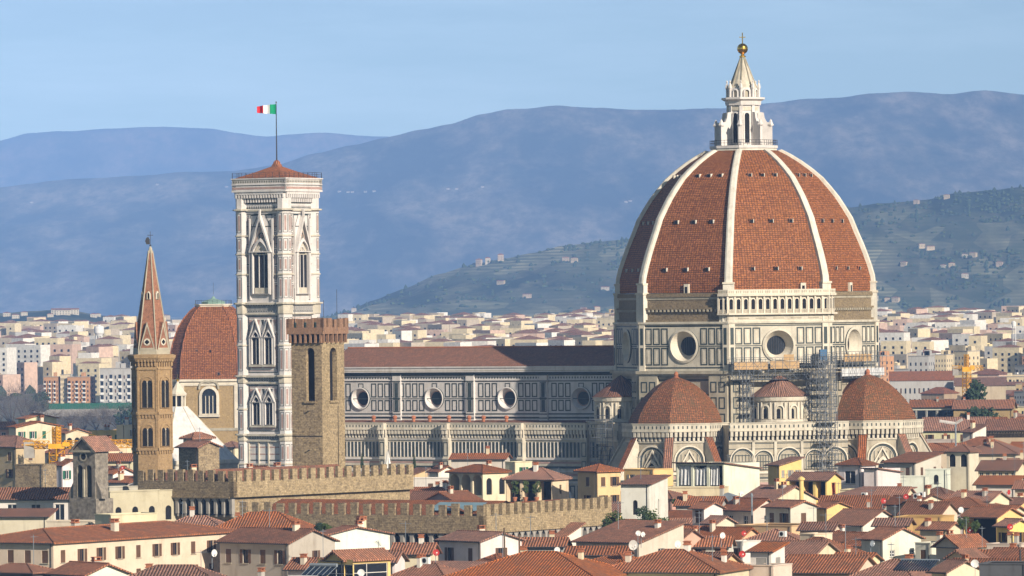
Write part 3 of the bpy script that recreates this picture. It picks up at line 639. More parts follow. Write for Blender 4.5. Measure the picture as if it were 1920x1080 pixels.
for i in range(5): m = MB(); fe.box(m, -9.0 + i * 2.6, 41.8, -6.7 + i * 2.6, 43.4, 2.9, 3.0, 'plank', True); m.build('plank_screen', sc)
m = MB(); fe.box(m, -10.5, 38.6, 9, 40.3, 3.1, 3.2, 'sheet_white', True); m.build('white_sheeting', sc)
# ================================================================ bell tower of the cathedral
def loc_of(u, v):
    return C0 + Vector((-u * cos(RC) + v * sin(RC), -u * sin(RC) - v * cos(RC), 0))
TWR = 6.4
bt = thing('bell_tower', loc_of(106, 30.2), RC, 'tall square bell tower of white, pink and green marble flying a flag from its roof', 'bell tower')
b = MB(); b.prism(b.ngon(4, TWR * sqrt(2), R(45)), 0, 79.5, 'marble_tower')
lev = [(0, 16.5), (16.5, 24.6), (26.4, 37.8), (39.8, 53.6), (56.4, 77.2)]
corn = [(24.6, 26.4), (37.8, 39.8), (53.6, 56.4)]
for k in (-2, 0, 2, 4):
    a = R(45) * k; f = Fr(TWR * cos(a), TWR * sin(a), a); h = TWR
    vis = k in (-2, 0)
    for z in (17.6, 29.4, 33.6, 42.6, 49.0, 60.0, 65.0, 69.6, 73.6, 76.4): f.rect(b, -h, z, h, z + .2, .045, 'green_marble')
    for z0, z1 in corn + [(15.6, 16.5)]:
        f.box(b, -h, z0, h, z1, 0, .25, 'marble_tower'); f.box(b, -h - .3, z1 - .55, h + .3, z1 - .1, 0, .95, 'marble'); f.box(b, -h - .2, z0, h + .2, z0 + .35, 0, .55, 'marble'); f.rect(b, -h, z0 + .5, h, z0 + .62, .28, 'green_marble')
        if vis and z1 - z0 > 1.3:
            t = -4.6
            while t < 4.6: f.ring(b, t, z0 + .7, t + .5, z1 - .65, .14, .29, 'green_marble'); t += .7
    if not vis: continue
    def panelcol(t0, t1, z0, z1, nz, m='pink_marble'):
        hh = (z1 - z0) / nz
        for i in range(nz):
            f.ring(b, t0, z0 + i * hh + .15, t1, z0 + (i + 1) * hh - .15, .13, .05, 'green_marble'); w = (t1 - t0)
            f.rect(b, t0 + w * .36, z0 + i * hh + .55, t1 - w * .36, z0 + (i + 1) * hh - .55, .05, m)
    # ground storeys
    for t0 in (-3.9, -1.2, 1.5):
        f.box(b, t0 - .3, 0, t0, 24.4, 0, .35, 'marble'); f.ring(b, t0 + .3, 8, t0 + 2.2, 15.2, .2, .05, 'green_marble'); f.rect(b, t0 + .8, 9, t0 + 1.8, 14.2, .05, 'pink_marble' if t0 < 0 else 'green_marble')
    for z in (17.2, 18.6, 20.2, 21.6, 23.2): f.rect(b, -h, z, h, z + .25, .05, 'green_marble' if int(z * 10) % 4 else 'pink_marble')
    f.box(b, -h, 19.3, h, 19.6, 0, .3, 'marble')
    # two storeys with paired windows
    for z0, z1 in lev[2:4]:
        H = z1 - z0; f.ring(b, -4.05, z0 + .5, 4.05, z1 - .3, .2, .055, 'green_marble'); f.ring(b, -3.8, z0 + .9, 3.8, z1 - .7, .1, .055, 'pink_marble')
        for c in (-1.75, 1.75):
            zs = z0 + H * .60; zb = z0 + H * .18
            f.archwin(b, c - 1.05, c + 1.05, zb, zs, .05, .3, .6, 'marble_tower', 'dark', .55, 1)
            f.fill(b, [(c - .95, zs + .1), (c, zs + .1), (c - .48, zs + .85)], .3, 'marble_tower'); f.fill(b, [(c + .95, zs + .1), (c, zs + .1), (c + .48, zs + .85)], .3, 'marble_tower')
            A = [(c - 1.75, zs + .3), (c + 1.75, zs + .3), (c, z1 - .9)]; B = [(c - 1.48, zs + .38), (c + 1.48, zs + .38), (c, z1 - 1.35)]
            f.band(b, A, B, .75, .75, 'marble_tower'); f.band(b, A, A, .05, .75, 'marble_tower'); f.band(b, B, [(t * .8 + c * .2, z - .25) for t, z in B], .3, .3, 'green_marble'); f.rect(b, c - 1.4, zb - .9, c + 1.4, zb - .2, .09, 'pink_marble')
            for sg in (-1, 1): f.box(b, c + sg * 1.65 - .15, zb - .6, c + sg * 1.65 + .15, zs + .4, 0, .6, 'marble_tower')
            f.box(b, c - 1.8, zb - .6, c + 1.8, zb - .2, 0, .7, 'marble')
        for sg in (-1, 1): panelcol(*sorted((sg * 3.55, sg * 3.95)), z0 + 1.1, z1 - 1, 4)
        for i in range(7): t = -3.3 + i * 1.1; f.fill(b, [(t - .4, z1 - 1.2), (t + .4, z1 - 1.2), (t, z1 - 2.6)], .058, 'green_marble' if i % 2 else 'pink_marble')
    # belfry storey, one large three-light window
    z0, z1 = lev[4]; zb, zs = 58.4, 67.2
    f.archwin(b, -2.15, 2.15, zb, zs, .05, .5, .8, 'marble_tower', 'dark', .45, 2, 10)
    f.band(b, f.arch(-1.9, 1.9, zs, zs, .45, 10), [(t * .62, zs + .2 + (z - zs) * .55) for t, z in f.arch(-1.9, 1.9, zs, zs, .45, 10)], .35, .35, 'marble'); f.cone(b, 0, zs + 1.3, .75, .38, .5, .38, 'marble_tower', 12)
    for i in (-1, 0, 1): f.box(b, i * 1.27 - .62, zb, i * 1.27 + .62, zb + 1.3, 0, .3, 'marble')
    A = [(-3.1, zs + .6), (3.1, zs + .6), (0, 76.2)]; B = [(-2.6, zs + .8), (2.6, zs + .8), (0, 75.0)]
    f.band(b, A, B, 1.0, 1.0, 'marble_tower'); f.band(b, A, A, .05, 1.0, 'marble_tower'); f.fill(b, B, .12, 'marble'); f.cone(b, 0, 71.6, .75, .2, .5, .2, 'green_marble', 16); f.disc(b, 0, 71.6, .32, .18, 'pink_marble')
    f.band(b, [(-1.9, 70.1), (1.9, 70.1), (0, 73.6)], [(-1.6, 70.3), (1.6, 70.3), (0, 73.1)], .16, .16, 'pink_marble')
    f.box(b, -.18, 75.8, .18, 77.6, .5, 1.0, 'marble_tower')
    for sg in (-1, 1):
        f.box(b, sg * 3.1 - .15, 57, sg * 3.2 + .2, 75.5, 0, .5, 'marble_tower'); panelcol(*sorted((sg * 3.4, sg * 4.05)), 57, 76.4, 5)
        f.band(b, [(sg * .9, 76.4), (sg * 3.0, 76.4), (sg * 3.0, 72.4)], [(sg * 1.2, 76.2), (sg * 2.8, 76.2), (sg * 2.8, 73.0)], .06, .06, 'green_marble')
    for z in (62.6, 67.2, 71.4): f.box(b, -h, z, -3.3, z + .35, 0, .4, 'marble'); f.box(b, 3.3, z, h, z + .35, 0, .4, 'marble')
    f.box(b, -h, 77.2, h, 77.6, 0, .4, 'marble'); t = -5
    while t < 5: f.fill(b, [(t, 77.8), (t + .4, 77.8), (t + .2, 78.5)], .05, 'green_marble'); t += .5
tower = b.build('shaft', bt)
for sx in (-1, 1):               # octagonal corner buttresses
    for sy in (-1, 1):
        m = MB(); c = (sx * (TWR - .75), sy * (TWR - .75)); rr = 1.7; m.prism(m.ngon(8, rr, OCT, c), 0, 80.2, 'marble_tower')
        for z0, z1 in corn + [(15.6, 16.5), (77.2, 77.8)]: m.lathe([(rr, z0), (rr + .2, z0 + .2), (rr + .2, z1 - .5), (rr + .75, z1 - .4), (rr + .75, z1 - .1), (rr, z1)], 8, 'marble', OCT, c)
        for z in (19.3, 31.8, 46.4, 62.6, 67.2, 71.4): m.lathe([(rr, z), (rr + .25, z + .05), (rr + .25, z + .3), (rr, z + .4)], 8, 'marble', OCT, c, cap=False)
        for k in range(8):
            a = R(45) * k; f = Fr(c[0] + rr * cos(OCT) * cos(a), c[1] + rr * cos(OCT) * sin(a), a)
            if f.n[0] * sx < -.1 or f.n[1] * sy < -.1 or (sx < 0 and sy > 0): continue
            for z0, z1 in ((1, 8), (8, 15.3), (17, 19.1), (19.9, 24.3), (26.9, 31.6), (32.4, 37.4), (40.4, 46.2), (47, 53.2), (57, 62.4), (63.2, 67), (67.8, 71.2), (72, 77)):
                f.ring(m, -.52, z0 + .3, .52, z1 - .3, .1, .05, 'green_marble'); f.rect(m, -.2, z0 + .8, .2, z1 - .8, .05, 'pink_marble')
        m.build('corner_buttress', bt)
m = MB(); ro = TWR + 1.05
for k in (-2, 0, 2, 4):
    a = R(45) * k; f = Fr((ro - 1.0) * cos(a), (ro - 1.0) * sin(a), a); w = ro - .0
    f.box(m, -w + 1.0, 78.9, w - 1.0, 81.6, -.5, 0, 'green_marble'); n = 17
    for i in range(n + 1):
        t = -w + 1 + (2 * w - 2) * i / n; f.box(m, t - .17, 79.2, t + .17, 80.4, 0, .5, 'marble_tower'); f.box(m, t - .2, 80.2, t + .2, 81.6, 0, .85, 'marble_tower')
        if i < n: f.box(m, t + .1, 81.0, t + .75, 81.6, 0, .9, 'marble_tower')
    f.box(m, -w, 81.6, w, 82.0, 0, 1.12, 'marble_tower'); f.box(m, -w, 82.0, w, 84.7, -.2, 1.0, 'marble_tower'); f.rect(m, -w + .2, 82.2, w - .2, 82.7, 1.04, 'pink_marble'); f.rect(m, -w + .2, 83.0, w - .2, 83.1, 1.04, 'green_marble')
    f.box(m, -w, 83.2, w, 83.4, 1.0, 1.12, 'marble_tower'); f.box(m, -w - .15, 84.5, w + .15, 84.75, .6, 1.2, 'marble_tower', True)
    for i in range(22): t = -w + .6 + i * (2 * w - 1.2) / 21; f.ring(m, t - .22, 83.65, t + .22, 84.3, .08, 1.04, 'marble_old'); f.rect(m, t - .1, 83.8, t + .1, 84.1, 1.05, 'green_marble')
m.prism(m.ngon(4, (ro - .3) * sqrt(2), R(45)), 81.7, 83.6, 'marble'); m.build('cornice', bt)
m = MB(); rr = (ro - .6) * sqrt(2); m.lathe([(rr + .2, 84.78), (rr * .5, 86.3), (1.3, 87.5), (1.0, 88.1), (.0, 88.2)], 4, 'tile', R(45)); m.lathe([(1.0, 87.4), (.8, 88.5), (.4, 88.9), (0, 89.1)], 8, 'tile_brown', OCT); m.build('roof', bt)
m = MB()
for k in (-2, 0, 2, 4):
    a = R(45) * k; f = Fr((ro - .2) * cos(a), (ro - .2) * sin(a), a)
    for z in (85.2, 85.6, 86.0): f.box(m, -ro, z, ro, z + .05, 0, .05, 'iron', True)
    for i in range(9): t = -ro + i * 2 * ro / 8; m.bar(f.p(t, 84.7, 0), f.p(t, 86.0, 0), .05, 'iron')
m.build('railing', bt)
fl = thing('flagpole', loc_of(106, 30.2) + Vector((0, 0, 88.6)), 0, 'thin dark flagpole on the bell tower roof flying a green, white and red flag', 'flagpole')
m = MB(); m.bar((0, 0, -1), (0.0, 0, 13.6), .17, 'iron', 6, .09); m.lathe([(.0, 13.4), (.2, 13.6), (.0, 13.9)], 8, 'gold'); m.build('pole', fl)
m = MB(); nx = 18
for i in range(nx):
    x0, x1 = -4.4 * i / nx, -4.4 * (i + 1) / nx
    w0 = .35 * sin(i * .9) * i / nx * 1.5; w1 = .35 * sin((i + 1) * .9) * (i + 1) / nx * 1.5
    t0, t1 = 13.2 - .5 * (i / nx) ** 1.5, 13.2 - .5 * ((i + 1) / nx) ** 1.5; b0, b1 = 10.9 + .35 * (i / nx), 10.9 + .35 * ((i + 1) / nx)
    m.poly([(x0, w0, b0), (x1, w1, b1), (x1, w1, t1), (x0, w0, t0)], 'flag_green' if i < 6 else 'flag_white' if i < 12 else 'flag_red')
m.build('flag', fl)

# ================================================================ crenellated stone palace (two blocks) and its tower
def solve_box(xl, xc, xr, py, Y, a):
    """near corner at pixel (xc, py), depth Y; returns corner, width of the front, depth of the side"""
    K = P(xc, py, Y); s, c = sin(abs(a)), cos(a)
    q = P(xl, py, 1000).x / 1000; w = (K.x - q * K.y) / (c + q * s)
    q = P(xr, py, 1000).x / 1000; d = (q * K.y - K.x) / (s - q * c) if abs(s - q * c) > 1e-3 else 5
    return K, abs(w), abs(d)
def boxroot(name, K, w, d, a, *lab):
    """root at the centre of the footprint, local x along the front to the right, local y backwards"""
    ca, sa = cos(a), sin(a); cx = K.x - ca * w / 2 - sa * d / 2; cy = K.y - sa * w / 2 + ca * d / 2
    return thing(name, (cx, cy, 0), a, *lab)
def sides(w, d): return Fr(0, -d / 2, R(-90)), Fr(w / 2, 0, 0)      # front, right
def merlons(m, f, t0, t1, z0, h, mw, sp, dep, mat):
    n = max(1, int((t1 - t0 - mw) / sp + .5)); st = (t1 - t0 - mw) / n
    for i in range(n + 1): f.box(m, t0 + i * st, z0, t0 + i * st + mw, z0 + h + rnd.uniform(-.22, .1), -dep, 0.0, mat, True)
def crenel(label, xl, xc, xr, py, Y, a, mh, mach, inner, side=True):
    K, w, d = solve_box(xl, xc, xr, py, Y, a); root = boxroot('crenellated_palace', K, w, d, a, label, 'palace', 'blocks of the crenellated stone palace')
    z = K.z - mh; m = MB(); m.prism([(-w / 2, -d / 2), (w / 2, -d / 2), (w / 2, d / 2), (-w / 2, d / 2)], 0, z, 'bargello')
    ff, fr_ = sides(w, d); o = .9
    for f, L_, ma in ((ff, w, 'bargello_dark_shade'), (fr_, d, 'bargello')):  # fronts coloured darker as painted shade, right sides lighter as if sunlit
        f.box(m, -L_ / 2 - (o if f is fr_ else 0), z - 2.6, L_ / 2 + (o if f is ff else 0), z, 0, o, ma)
        if mach and (side or f is ff):
            n = int(L_ / mach); st = L_ / n; f.rect(m, -L_ / 2, z - 5.6, L_ / 2, z - 2.6, .03, 'dark')  # dark sheet paints the shade between the corbels
            for i in range(n + 1):
                t = -L_ / 2 + i * st; f.box(m, t - st * .17, z - 5.4, t + st * .17, z - 2.6, 0, o * .8, 'concrete'); f.box(m, t - st * .1, z - 5.9, t + st * .1, z - 5.2, 0, .5, 'concrete')
                if i < n: f.fill(m, [(t + st * .2, z - 2.6), (t + st * .2, z - 3.4), (t + st * .35, z - 2.95), (t + st * .5, z - 2.8), (t + st * .65, z - 2.95), (t + st * .8, z - 3.4), (t + st * .8, z - 2.6)], o * .8, 'concrete')
            f.box(m, -L_ / 2, z - 2.75, L_ / 2, z - 2.5, o, o + .15, ma)
    m.build('wall', root)
    m = MB()
    for f, L_, ma in ((ff, w, 'bargello_dark_shade'), (fr_, d, 'bargello')):
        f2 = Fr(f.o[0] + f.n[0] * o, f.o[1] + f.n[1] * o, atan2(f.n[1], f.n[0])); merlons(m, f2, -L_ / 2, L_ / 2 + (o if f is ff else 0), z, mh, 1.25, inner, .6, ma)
    m.build('battlement', root); return root, K, w, d, z
pal1, K1, w1, d1, z1_ = crenel('lower crenellated stone block with arched corbels, in front of the small loggia houses', 455, 903, 1138, 945, 940, R(-32), 1.9, 1.75, 2.35)
m = MB(); m.poly([(-w1 / 2 + 1.5, -d1 / 2 + 1.2, z1_ - .2), (w1 / 2 - 1, -d1 / 2 + 1.2, z1_ - .2), (w1 / 2 - 1, -d1 / 2 + 9, z1_ + 2.1), (-w1 / 2 + 1.5, -d1 / 2 + 9, z1_ + 2.1)], 'tile')
m.poly([(-w1 / 2 + 1.5, -d1 / 2 + 9, z1_ + 2.1), (w1 / 2 - 1, -d1 / 2 + 9, z1_ + 2.1), (w1 / 2 - 1, -d1 / 2 + 17, z1_ - .2), (-w1 / 2 + 1.5, -d1 / 2 + 17, z1_ - .2)], 'tile')
m.poly([(w1 / 2 - 1.2, -d1 / 2 + 2, z1_ - .2), (w1 / 2 - 1.2, d1 / 2, z1_ - .2), (w1 / 2 - 8, d1 / 2, z1_ + 1.4), (w1 / 2 - 8, -d1 / 2 + 2, z1_ + 1.4)], 'tile'); m.build('roof', pal1)
m = MB(); m.poly([(w1 / 2 - 12, -d1 / 2 + 3.0, z1_ + .7), (w1 / 2 - 3, -d1 / 2 + 3.0, z1_ + .7), (w1 / 2 - 3, -d1 / 2 + 6.5, z1_ + 1.9), (w1 / 2 - 12, -d1 / 2 + 6.5, z1_ + 1.9)], 'metal_blue'); m.build('metal_roof_patch', pal1)
pal2, K2, w2, d2, z2_ = crenel('upper crenellated stone block with a long sunlit wall below the square stone tower', 265, 437, 768, 882, 1000, R(-40), 1.9, 1.75, 2.25, False)
m = MB(); m.poly([(-w2 / 2 + 1, -d2 / 2 + 1.5, z2_ - .2), (w2 / 2 - 1.2, -d2 / 2 + 1.5, z2_ - .2), (w2 / 2 - 5, -d2 / 2 + 6, z2_ + 1.6), (-w2 / 2 + 1, -d2 / 2 + 6, z2_ + 1.6)], 'tile')
m.poly([(w2 / 2 - 1.2, -d2 / 2 + 1.5, z2_ - .2), (w2 / 2 - 1.2, d2 / 2 - 12, z2_ - .2), (w2 / 2 - 6, d2 / 2 - 12, z2_ + 2.0), (w2 / 2 - 6, -d2 / 2 + 1.5, z2_ + 2.0)], 'tile'); m.build('roof', pal2)
K, w, d = solve_box(546, 603, 645, 641, 1042, R(-27))
pt = boxroot('palace_tower', K, w, d, R(-27), 'square rough stone tower with brick battlements, right in front of the marble bell tower', 'tower')
zt = K.z; m = MB(); ff, fr_ = sides(w, d)
def zpx(py, Y, px=600): return P(px, py, Y).z
za, zb_ = zpx(752, 1042), zpx(652, 1042)
ff.wall(m, -w / 2, 0, w / 2, zt, [(-w * .02, za, w * .26, zb_)], 'bargello_dark_shade', .9, 'dark', arch=True, rev='bargello'); fr_.wall(m, -d / 2, 0, d / 2, zt, [(-d * .15, za, d * .17, zb_)], 'bargello', .9, 'dark', arch=True, rev='bargello')  # front wall takes the darker stone as painted shade
m.poly([(-w / 2, -d / 2, 0), (-w / 2, d / 2, 0), (-w / 2, d / 2, zt), (-w / 2, -d / 2, zt)], 'bargello_dark_shade'); m.poly([(-w / 2, d / 2, 0), (w / 2, d / 2, 0), (w / 2, d / 2, zt), (-w / 2, d / 2, zt)], 'bargello_dark_shade')
for zz in (24.6, 30.2, 37.0): ff.box(m, w * .05, zz, w * .09, zz + .12, 0, .5, 'iron')
ff.box(m, -w * .06, za - .35, w * .3, za, 0, .35, 'bargello_dark_shade'); fr_.box(m, -d * .19, za - .35, d * .21, za, 0, .35, 'bargello'); ff.rect(m, -w / 2, 32.6, w / 2, 32.75, .04, 'dark'); fr_.rect(m, d * .18, 22, d * .2, za - 1, .04, 'dark')
m.build('wall', pt)
m = MB(); zc = zpx(641, 1042); ztp = zpx(614, 1042); zmr = zpx(597, 1042); o = .6
for f, L_ in ((ff, w), (fr_, d)):
    f.rect(m, -L_ / 2, zc, L_ / 2, zc + 1.4, .02, 'dark'); n = 6 if f is ff else 5  # dark strip paints the shade behind the brick corbels
    for i in range(n + 1): t = -L_ / 2 + i * L_ / n; f.box(m, t - .17, zc - .2, t + .17, zc + 1.6, 0, o * .9, 'brick')
m.prism([(-w / 2 - o, -d / 2 - o), (w / 2 + o, -d / 2 - o), (w / 2 + o, d / 2 + o), (-w / 2 - o, d / 2 + o)], zc + 1.35, ztp, 'brick'); m.build('machicolation', pt)
m = MB()
for f, L_, ofs in ((ff, w, d), (fr_, d, w), (Fr(0, d / 2, R(90)), w, d), (Fr(-w / 2, 0, pi), d, w)):
    f2 = Fr(f.o[0] + f.n[0] * o, f.o[1] + f.n[1] * o, atan2(f.n[1], f.n[0])); merlons(m, f2, -L_ / 2 - o, L_ / 2 + o, ztp, zmr - ztp, 1.25, 2.1, .5, 'brick')
    f2.box(m, -L_ / 2, ztp, L_ / 2, ztp + .9, -.75, -.6, 'copper', True)
m.build('battlement', pt)
for px, top, Yp in ((553, 540, 1046), (607, 563, 1041), (632, 543, 1044)):
    p0 = P(px, 612, Yp); an = thing('lightning_rod', (p0.x, p0.y, p0.z), 0, 'thin iron rod on the brick battlements of the square stone tower, %s of three' % {553: 'left', 607: 'middle', 632: 'right'}[px], 'rod', 'rods on the square tower')
    m = MB(); m.bar((0, 0, -.8), (0, 0, zpx(top, Yp) - p0.z), .05, 'iron', 4); m.build('mast', an)

# ================================================================ hexagonal brick bell tower with spire
c = P(285.5, 780, 1033); ht = thing('spire_tower', (c.x, c.y, 0), 0, 'slender hexagonal brick bell tower with a tall pointed spire and weathervane', 'church tower')
Rh = 38.2 * .0919; PH = R(-90 - 41.5); s6 = cos(pi / 6)
zz = lambda py: P(285, py, 1033).z
m = MB(); m.prism(m.ngon(6, Rh, PH), 0, zz(668), 'badia')
for k in range(6):
    a = PH + pi / 6 + k * pi / 3; f = Fr(Rh * s6 * cos(a), Rh * s6 * sin(a), a); h = Rh / 2
    for (b0, b1, s1) in ((704, 764, 717), (797, 836, 806)):
        f.band(m, f.arch(-1.25, 1.25, zz(b1), zz(s1), 0, 8), f.arch(-1.05, 1.05, zz(b1), zz(s1), 0, 8), .12, .12, 'badia')
        f.archwin(m, -.95, .95, zz(b1), zz(s1) + .0, 0, .22, .22, 'badia', 'dark', 0, 1)
        f.fill(m, f.arch(-.95, .95, zz(s1) - .05, zz(s1), 0, 8), .1, 'badia')
        for c_ in (-.46, .46): f.fill(m, f.arch(c_ - .36, c_ + .36, zz(s1) - .3, zz(s1) + .05, 0, 6), .14, 'dark')
        f.box(m, -.09, zz(b1), .09, zz(s1) + .2, 0, .2, 'marble')
    for py in (776, 843):
        f.box(m, -h, zz(py) - .1, h, zz(py) + .35, 0, .28, 'badia')
        for i in range(6): t = -h + .3 + i * (2 * h - .6) / 5; f.box(m, t - .13, zz(py) - .65, t + .13, zz(py) - .1, 0, .2, 'badia')
    f.box(m, -h, zz(693), h, zz(690), 0, .2, 'badia')
    for i in range(6):
        t = -h + .3 + i * (2 * h - .6) / 5; f.box(m, t - .12, zz(686), t + .12, zz(678), 0, .3, 'badia'); f.box(m, t - .14, zz(678), t + .14, zz(671), .0, .5, 'badia')
    for sg in (-1, 1): f.box(m, *(sorted((sg * h, sg * (h - .28)))[0], zz(844)), sorted((sg * h, sg * (h - .28)))[1], zz(690), 0, .12, 'badia')
m.lathe([(Rh + .3, zz(678)), (Rh + .75, zz(671)), (Rh + .8, zz(666)), (Rh + .2, zz(664))], 6, 'badia', PH); m.build('shaft', ht)
m = MB(); r0 = 35.5 * .0919; m.prism(m.ngon(6, r0, PH), zz(666), zz(655), 'marble_old'); m.lathe([(r0 * .96, zz(656)), (r0 * .5, zz(560)), (r0 * .14, zz(474))], 6, 'spire_brick', PH); m.lathe([(.45, zz(480)), (.3, zz(466)), (.12, zz(462))], 6, 'marble_old', PH)
for k in range(6):
    a = PH + k * pi / 3; m.bar((r0 * .97 * cos(a), r0 * .97 * sin(a), zz(656)), (.38 * cos(a), .38 * sin(a), zz(470)), .13, 'marble_old')
    a = PH + pi / 6 + k * pi / 3; f = Fr((r0 * s6) * cos(a), r0 * s6 * sin(a), a); h = r0 / 2 * .86
    A = [(-h, zz(656)), (h, zz(656)), (0, zz(603))]; f.fill(m, A, 0, 'spire_brick'); f.band(m, A, [(t * .8, zz(652) if i < 2 else zz(612)) for i, (t, q) in enumerate(A)], .06, .06, 'marble_old')
    m.poly([f.p(-h, zz(656), 0), f.p(0, zz(603), 0), f.p(0, zz(603), -r0 * .7), f.p(-h, zz(656), -.6)], 'spire_brick'); m.poly([f.p(h, zz(656), 0), f.p(0, zz(603), 0), f.p(0, zz(603), -r0 * .7), f.p(h, zz(656), -.6)], 'spire_brick')
    f.disc(m, 0, zz(641), .62, .08, 'marble')
    for dx, dy in ((-.2, 0), (.2, 0), (0, .2), (0, -.2)): f.disc(m, dx, zz(641) + dy, .2, .12, 'dark', 10)
    if k % 2 == 1 or k == 0: fz = zz(552); rr = r0 * .5 * s6 * .9; g = Fr(rr * cos(a), rr * sin(a), a); g.archwin(m, -.2, .2, fz - .8, fz, .1, .15, .35, 'marble', 'dark', .6)
m.build('spire', ht)
m = MB(); m.bar((0, 0, zz(463)), (0, 0, zz(434)), .06, 'iron'); m.box(-.5, -.03, zz(441) - .05, .5, .03, zz(441) + .05, 'iron'); m.lathe([(.0, zz(462)), (.22, zz(460)), (0, zz(458))], 8, 'iron')
m.poly([(-.1, 0, zz(458)), (-.7, .05, zz(458)), (-.9, .05, zz(452)), (-.7, .05, zz(446)), (-.35, .05, zz(444)), (-.1, 0, zz(449))], 'iron'); m.build('weathervane', ht)

# ================================================================ red octagonal dome of the burial chapel
YM = 1650; c = P(401.6, 700, YM); md = thing('domed_chapel', (c.x, c.y, 0), 0, 'red tiled dome on a brick drum with white framed windows, behind the brick spire tower', 'chapel')
zz = lambda py: P(401, py, YM).z; sM = YM / F; ang = [R(-90 + v) for v in (-38, 30, 52, 120, 142, 210, 232, 300)]
def oct2(r): return [(r * 1.125 * cos(a), r * 1.125 * sin(a)) for a in ang]
m = MB(); m.prism(oct2(12.7), 0, zz(722), 'ochre_wall'); m.prism(oct2(13.0), zz(722), zz(718), 'marble_clean'); m.prism(oct2(12.7), zz(718), zz(714), 'marble_clean'); m.prism(oct2(13.3), zz(714), zz(710), 'marble_clean'); m.prism(oct2(13.1), 0, zz(806), 'ochre_wall'); m.prism(oct2(13.3), zz(806), zz(801), 'marble_old')
for i in range(8):
    a0, a1 = ang[i], ang[(i + 1) % 8] + (2 * pi if i == 7 else 0); am = (a0 + a1) / 2; ap = 14.29 * cos((a1 - a0) / 2); h = 14.29 * sin((a1 - a0) / 2); f = Fr(ap * cos(am), ap * sin(am), am)
    if h > 4: f.archwin(m, -2.0, 2.0, zz(774), zz(741), .05, .75, .5, 'marble_clean', 'glass', 0, 3); f.box(m, -2.9, zz(780), 2.9, zz(777), 0, .7, 'marble_clean'); f.band(m, f.arch(-2.9, 2.9, zz(728), zz(726), -.35, 8), f.arch(-2.4, 2.4, zz(728), zz(727), -.4, 8), .6, .6, 'marble_old')
    for sg in (-1, 1): t = sorted((sg * h, sg * (h - 1.1))); f.box(m, t[0], zz(801), t[1], zz(722), 0, .3, 'marble_clean')
m.build('drum', md)
m = MB(); Rm = 86 * sM; pr = [(86, 711), (85, 690), (82, 665), (76, 640), (67, 615), (56, 597), (43, 582), (34, 575)]
for (r0, y0), (r1, y1) in zip(pr[:-1], pr[1:]):
    A, B = oct2(r0 * sM), oct2(r1 * sM)
    for i in range(8):
        j = (i + 1) % 8; L0 = (Vector(A[i]) - Vector(A[j])).length / 2; L1 = (Vector(B[i]) - Vector(B[j])).length / 2; v0, v1 = (711 - y0) * sM * 1.1, (711 - y1) * sM * 1.1
        m.poly([(*A[i], zz(y0)), (*A[j], zz(y0)), (*B[j], zz(y1)), (*B[i], zz(y1))], 'dome_tile', [(-L0, v0), (L0, v0), (L1, v1), (-L1, v1)])
for a in ang:
    for (r0, y0), (r1, y1) in zip(pr[:-1], pr[1:]): m.bar((r0 * 1.125 * sM * cos(a), r0 * 1.125 * sM * sin(a), zz(y0)), (r1 * 1.125 * sM * cos(a), r1 * 1.125 * sM * sin(a), zz(y1)), .25, 'tile_brown')
mdome = m.build('dome', md)
for px, py in ((377, 612), (408, 612), (382, 658), (408, 658), (424, 700), (345, 612)):
    a = math.asin((px - 401.6) / (86 if py > 650 else 66)) - pi / 2; f = Fr(0, 0, R(-97) if px > 350 else R(-128)); rr = {612: 9.0, 658: 11.4, 700: 12.1}[py]; t = (px - 401.6) * sM if px > 350 else 2.5
    q = MB(); f.box(q, t - .4, zz(py) - .4, t + .4, zz(py) + .5, rr - 2.4, rr - .3, 'tile_brown'); f.rect(q, t - .25, zz(py) - .3, t + .25, zz(py) + .3, rr - .25, 'dark'); q.build('roof_vent', mdome)
m = MB(); m.prism(oct2(34 * sM), zz(576), zz(572), 'marble_clean'); m.prism(oct2(36 * sM), zz(572), zz(570), 'marble_clean'); m.lathe([(3.4, zz(570)), (3.4, zz(567)), (3.6, zz(566)), (.7, zz(560)), (.25, zz(556)), (0, zz(555))], 8, 'copper', R(-68)); m.bar((0, 0, zz(552)), (0, 0, zz(530)), .05, 'iron')
for i in range(24):
    a = 2 * pi * i / 24; a1 = 2 * pi * (i + 1) / 24; r = 35 * sM * .97; m.bar((r * cos(a), r * sin(a), zz(570)), (r * cos(a), r * sin(a), zz(563)), .05, 'iron'); m.bar((r * cos(a), r * sin(a), zz(563)), (r * cos(a1), r * sin(a1), zz(563)), .05, 'iron')
m.build('lantern', md)

# ================================================================ octagonal baptistery with white roof
YB = 1440; c = P(334, 800, YB); bp_ = thing('baptistery', (c.x, c.y, 0), RC, 'octagonal marble baptistery with steep white roof, half behind the brick spire tower', 'baptistery'); zz = lambda py: P(334, py, YB).z
m = MB(); Rq = 14.6; m.prism(m.ngon(8, Rq, OCT), 0, zz(866), 'marble'); m.lathe([(Rq, zz(872)), (Rq + .5, zz(868)), (Rq + .5, zz(862)), (Rq, zz(861))], 8, 'marble_clean', OCT, cap=False)
for k in range(8):
    a = R(45) * k; f = Fr(Rq * cos(OCT) * cos(a), Rq * cos(OCT) * sin(a), a)
    for i in range(3): f.ring(m, -4.6 + i * 3.1, 3, -4.6 + i * 3.1 + 2.6, zz(880), .25, .05, 'green_marble')
m.build('wall', bp_)
marble('white_roof', (.72, .70, .67), .28)
m = MB(); m.lathe([(Rq - .1, zz(862)), (2.2, zz(762))], 8, 'white_roof', OCT, cap=False)
for k in range(8): a = OCT + R(45) * k; m.bar(((Rq - .1) * cos(a), (Rq - .1) * sin(a), zz(862)), (2.2 * cos(a), 2.2 * sin(a), zz(762)), .14, 'marble_clean')
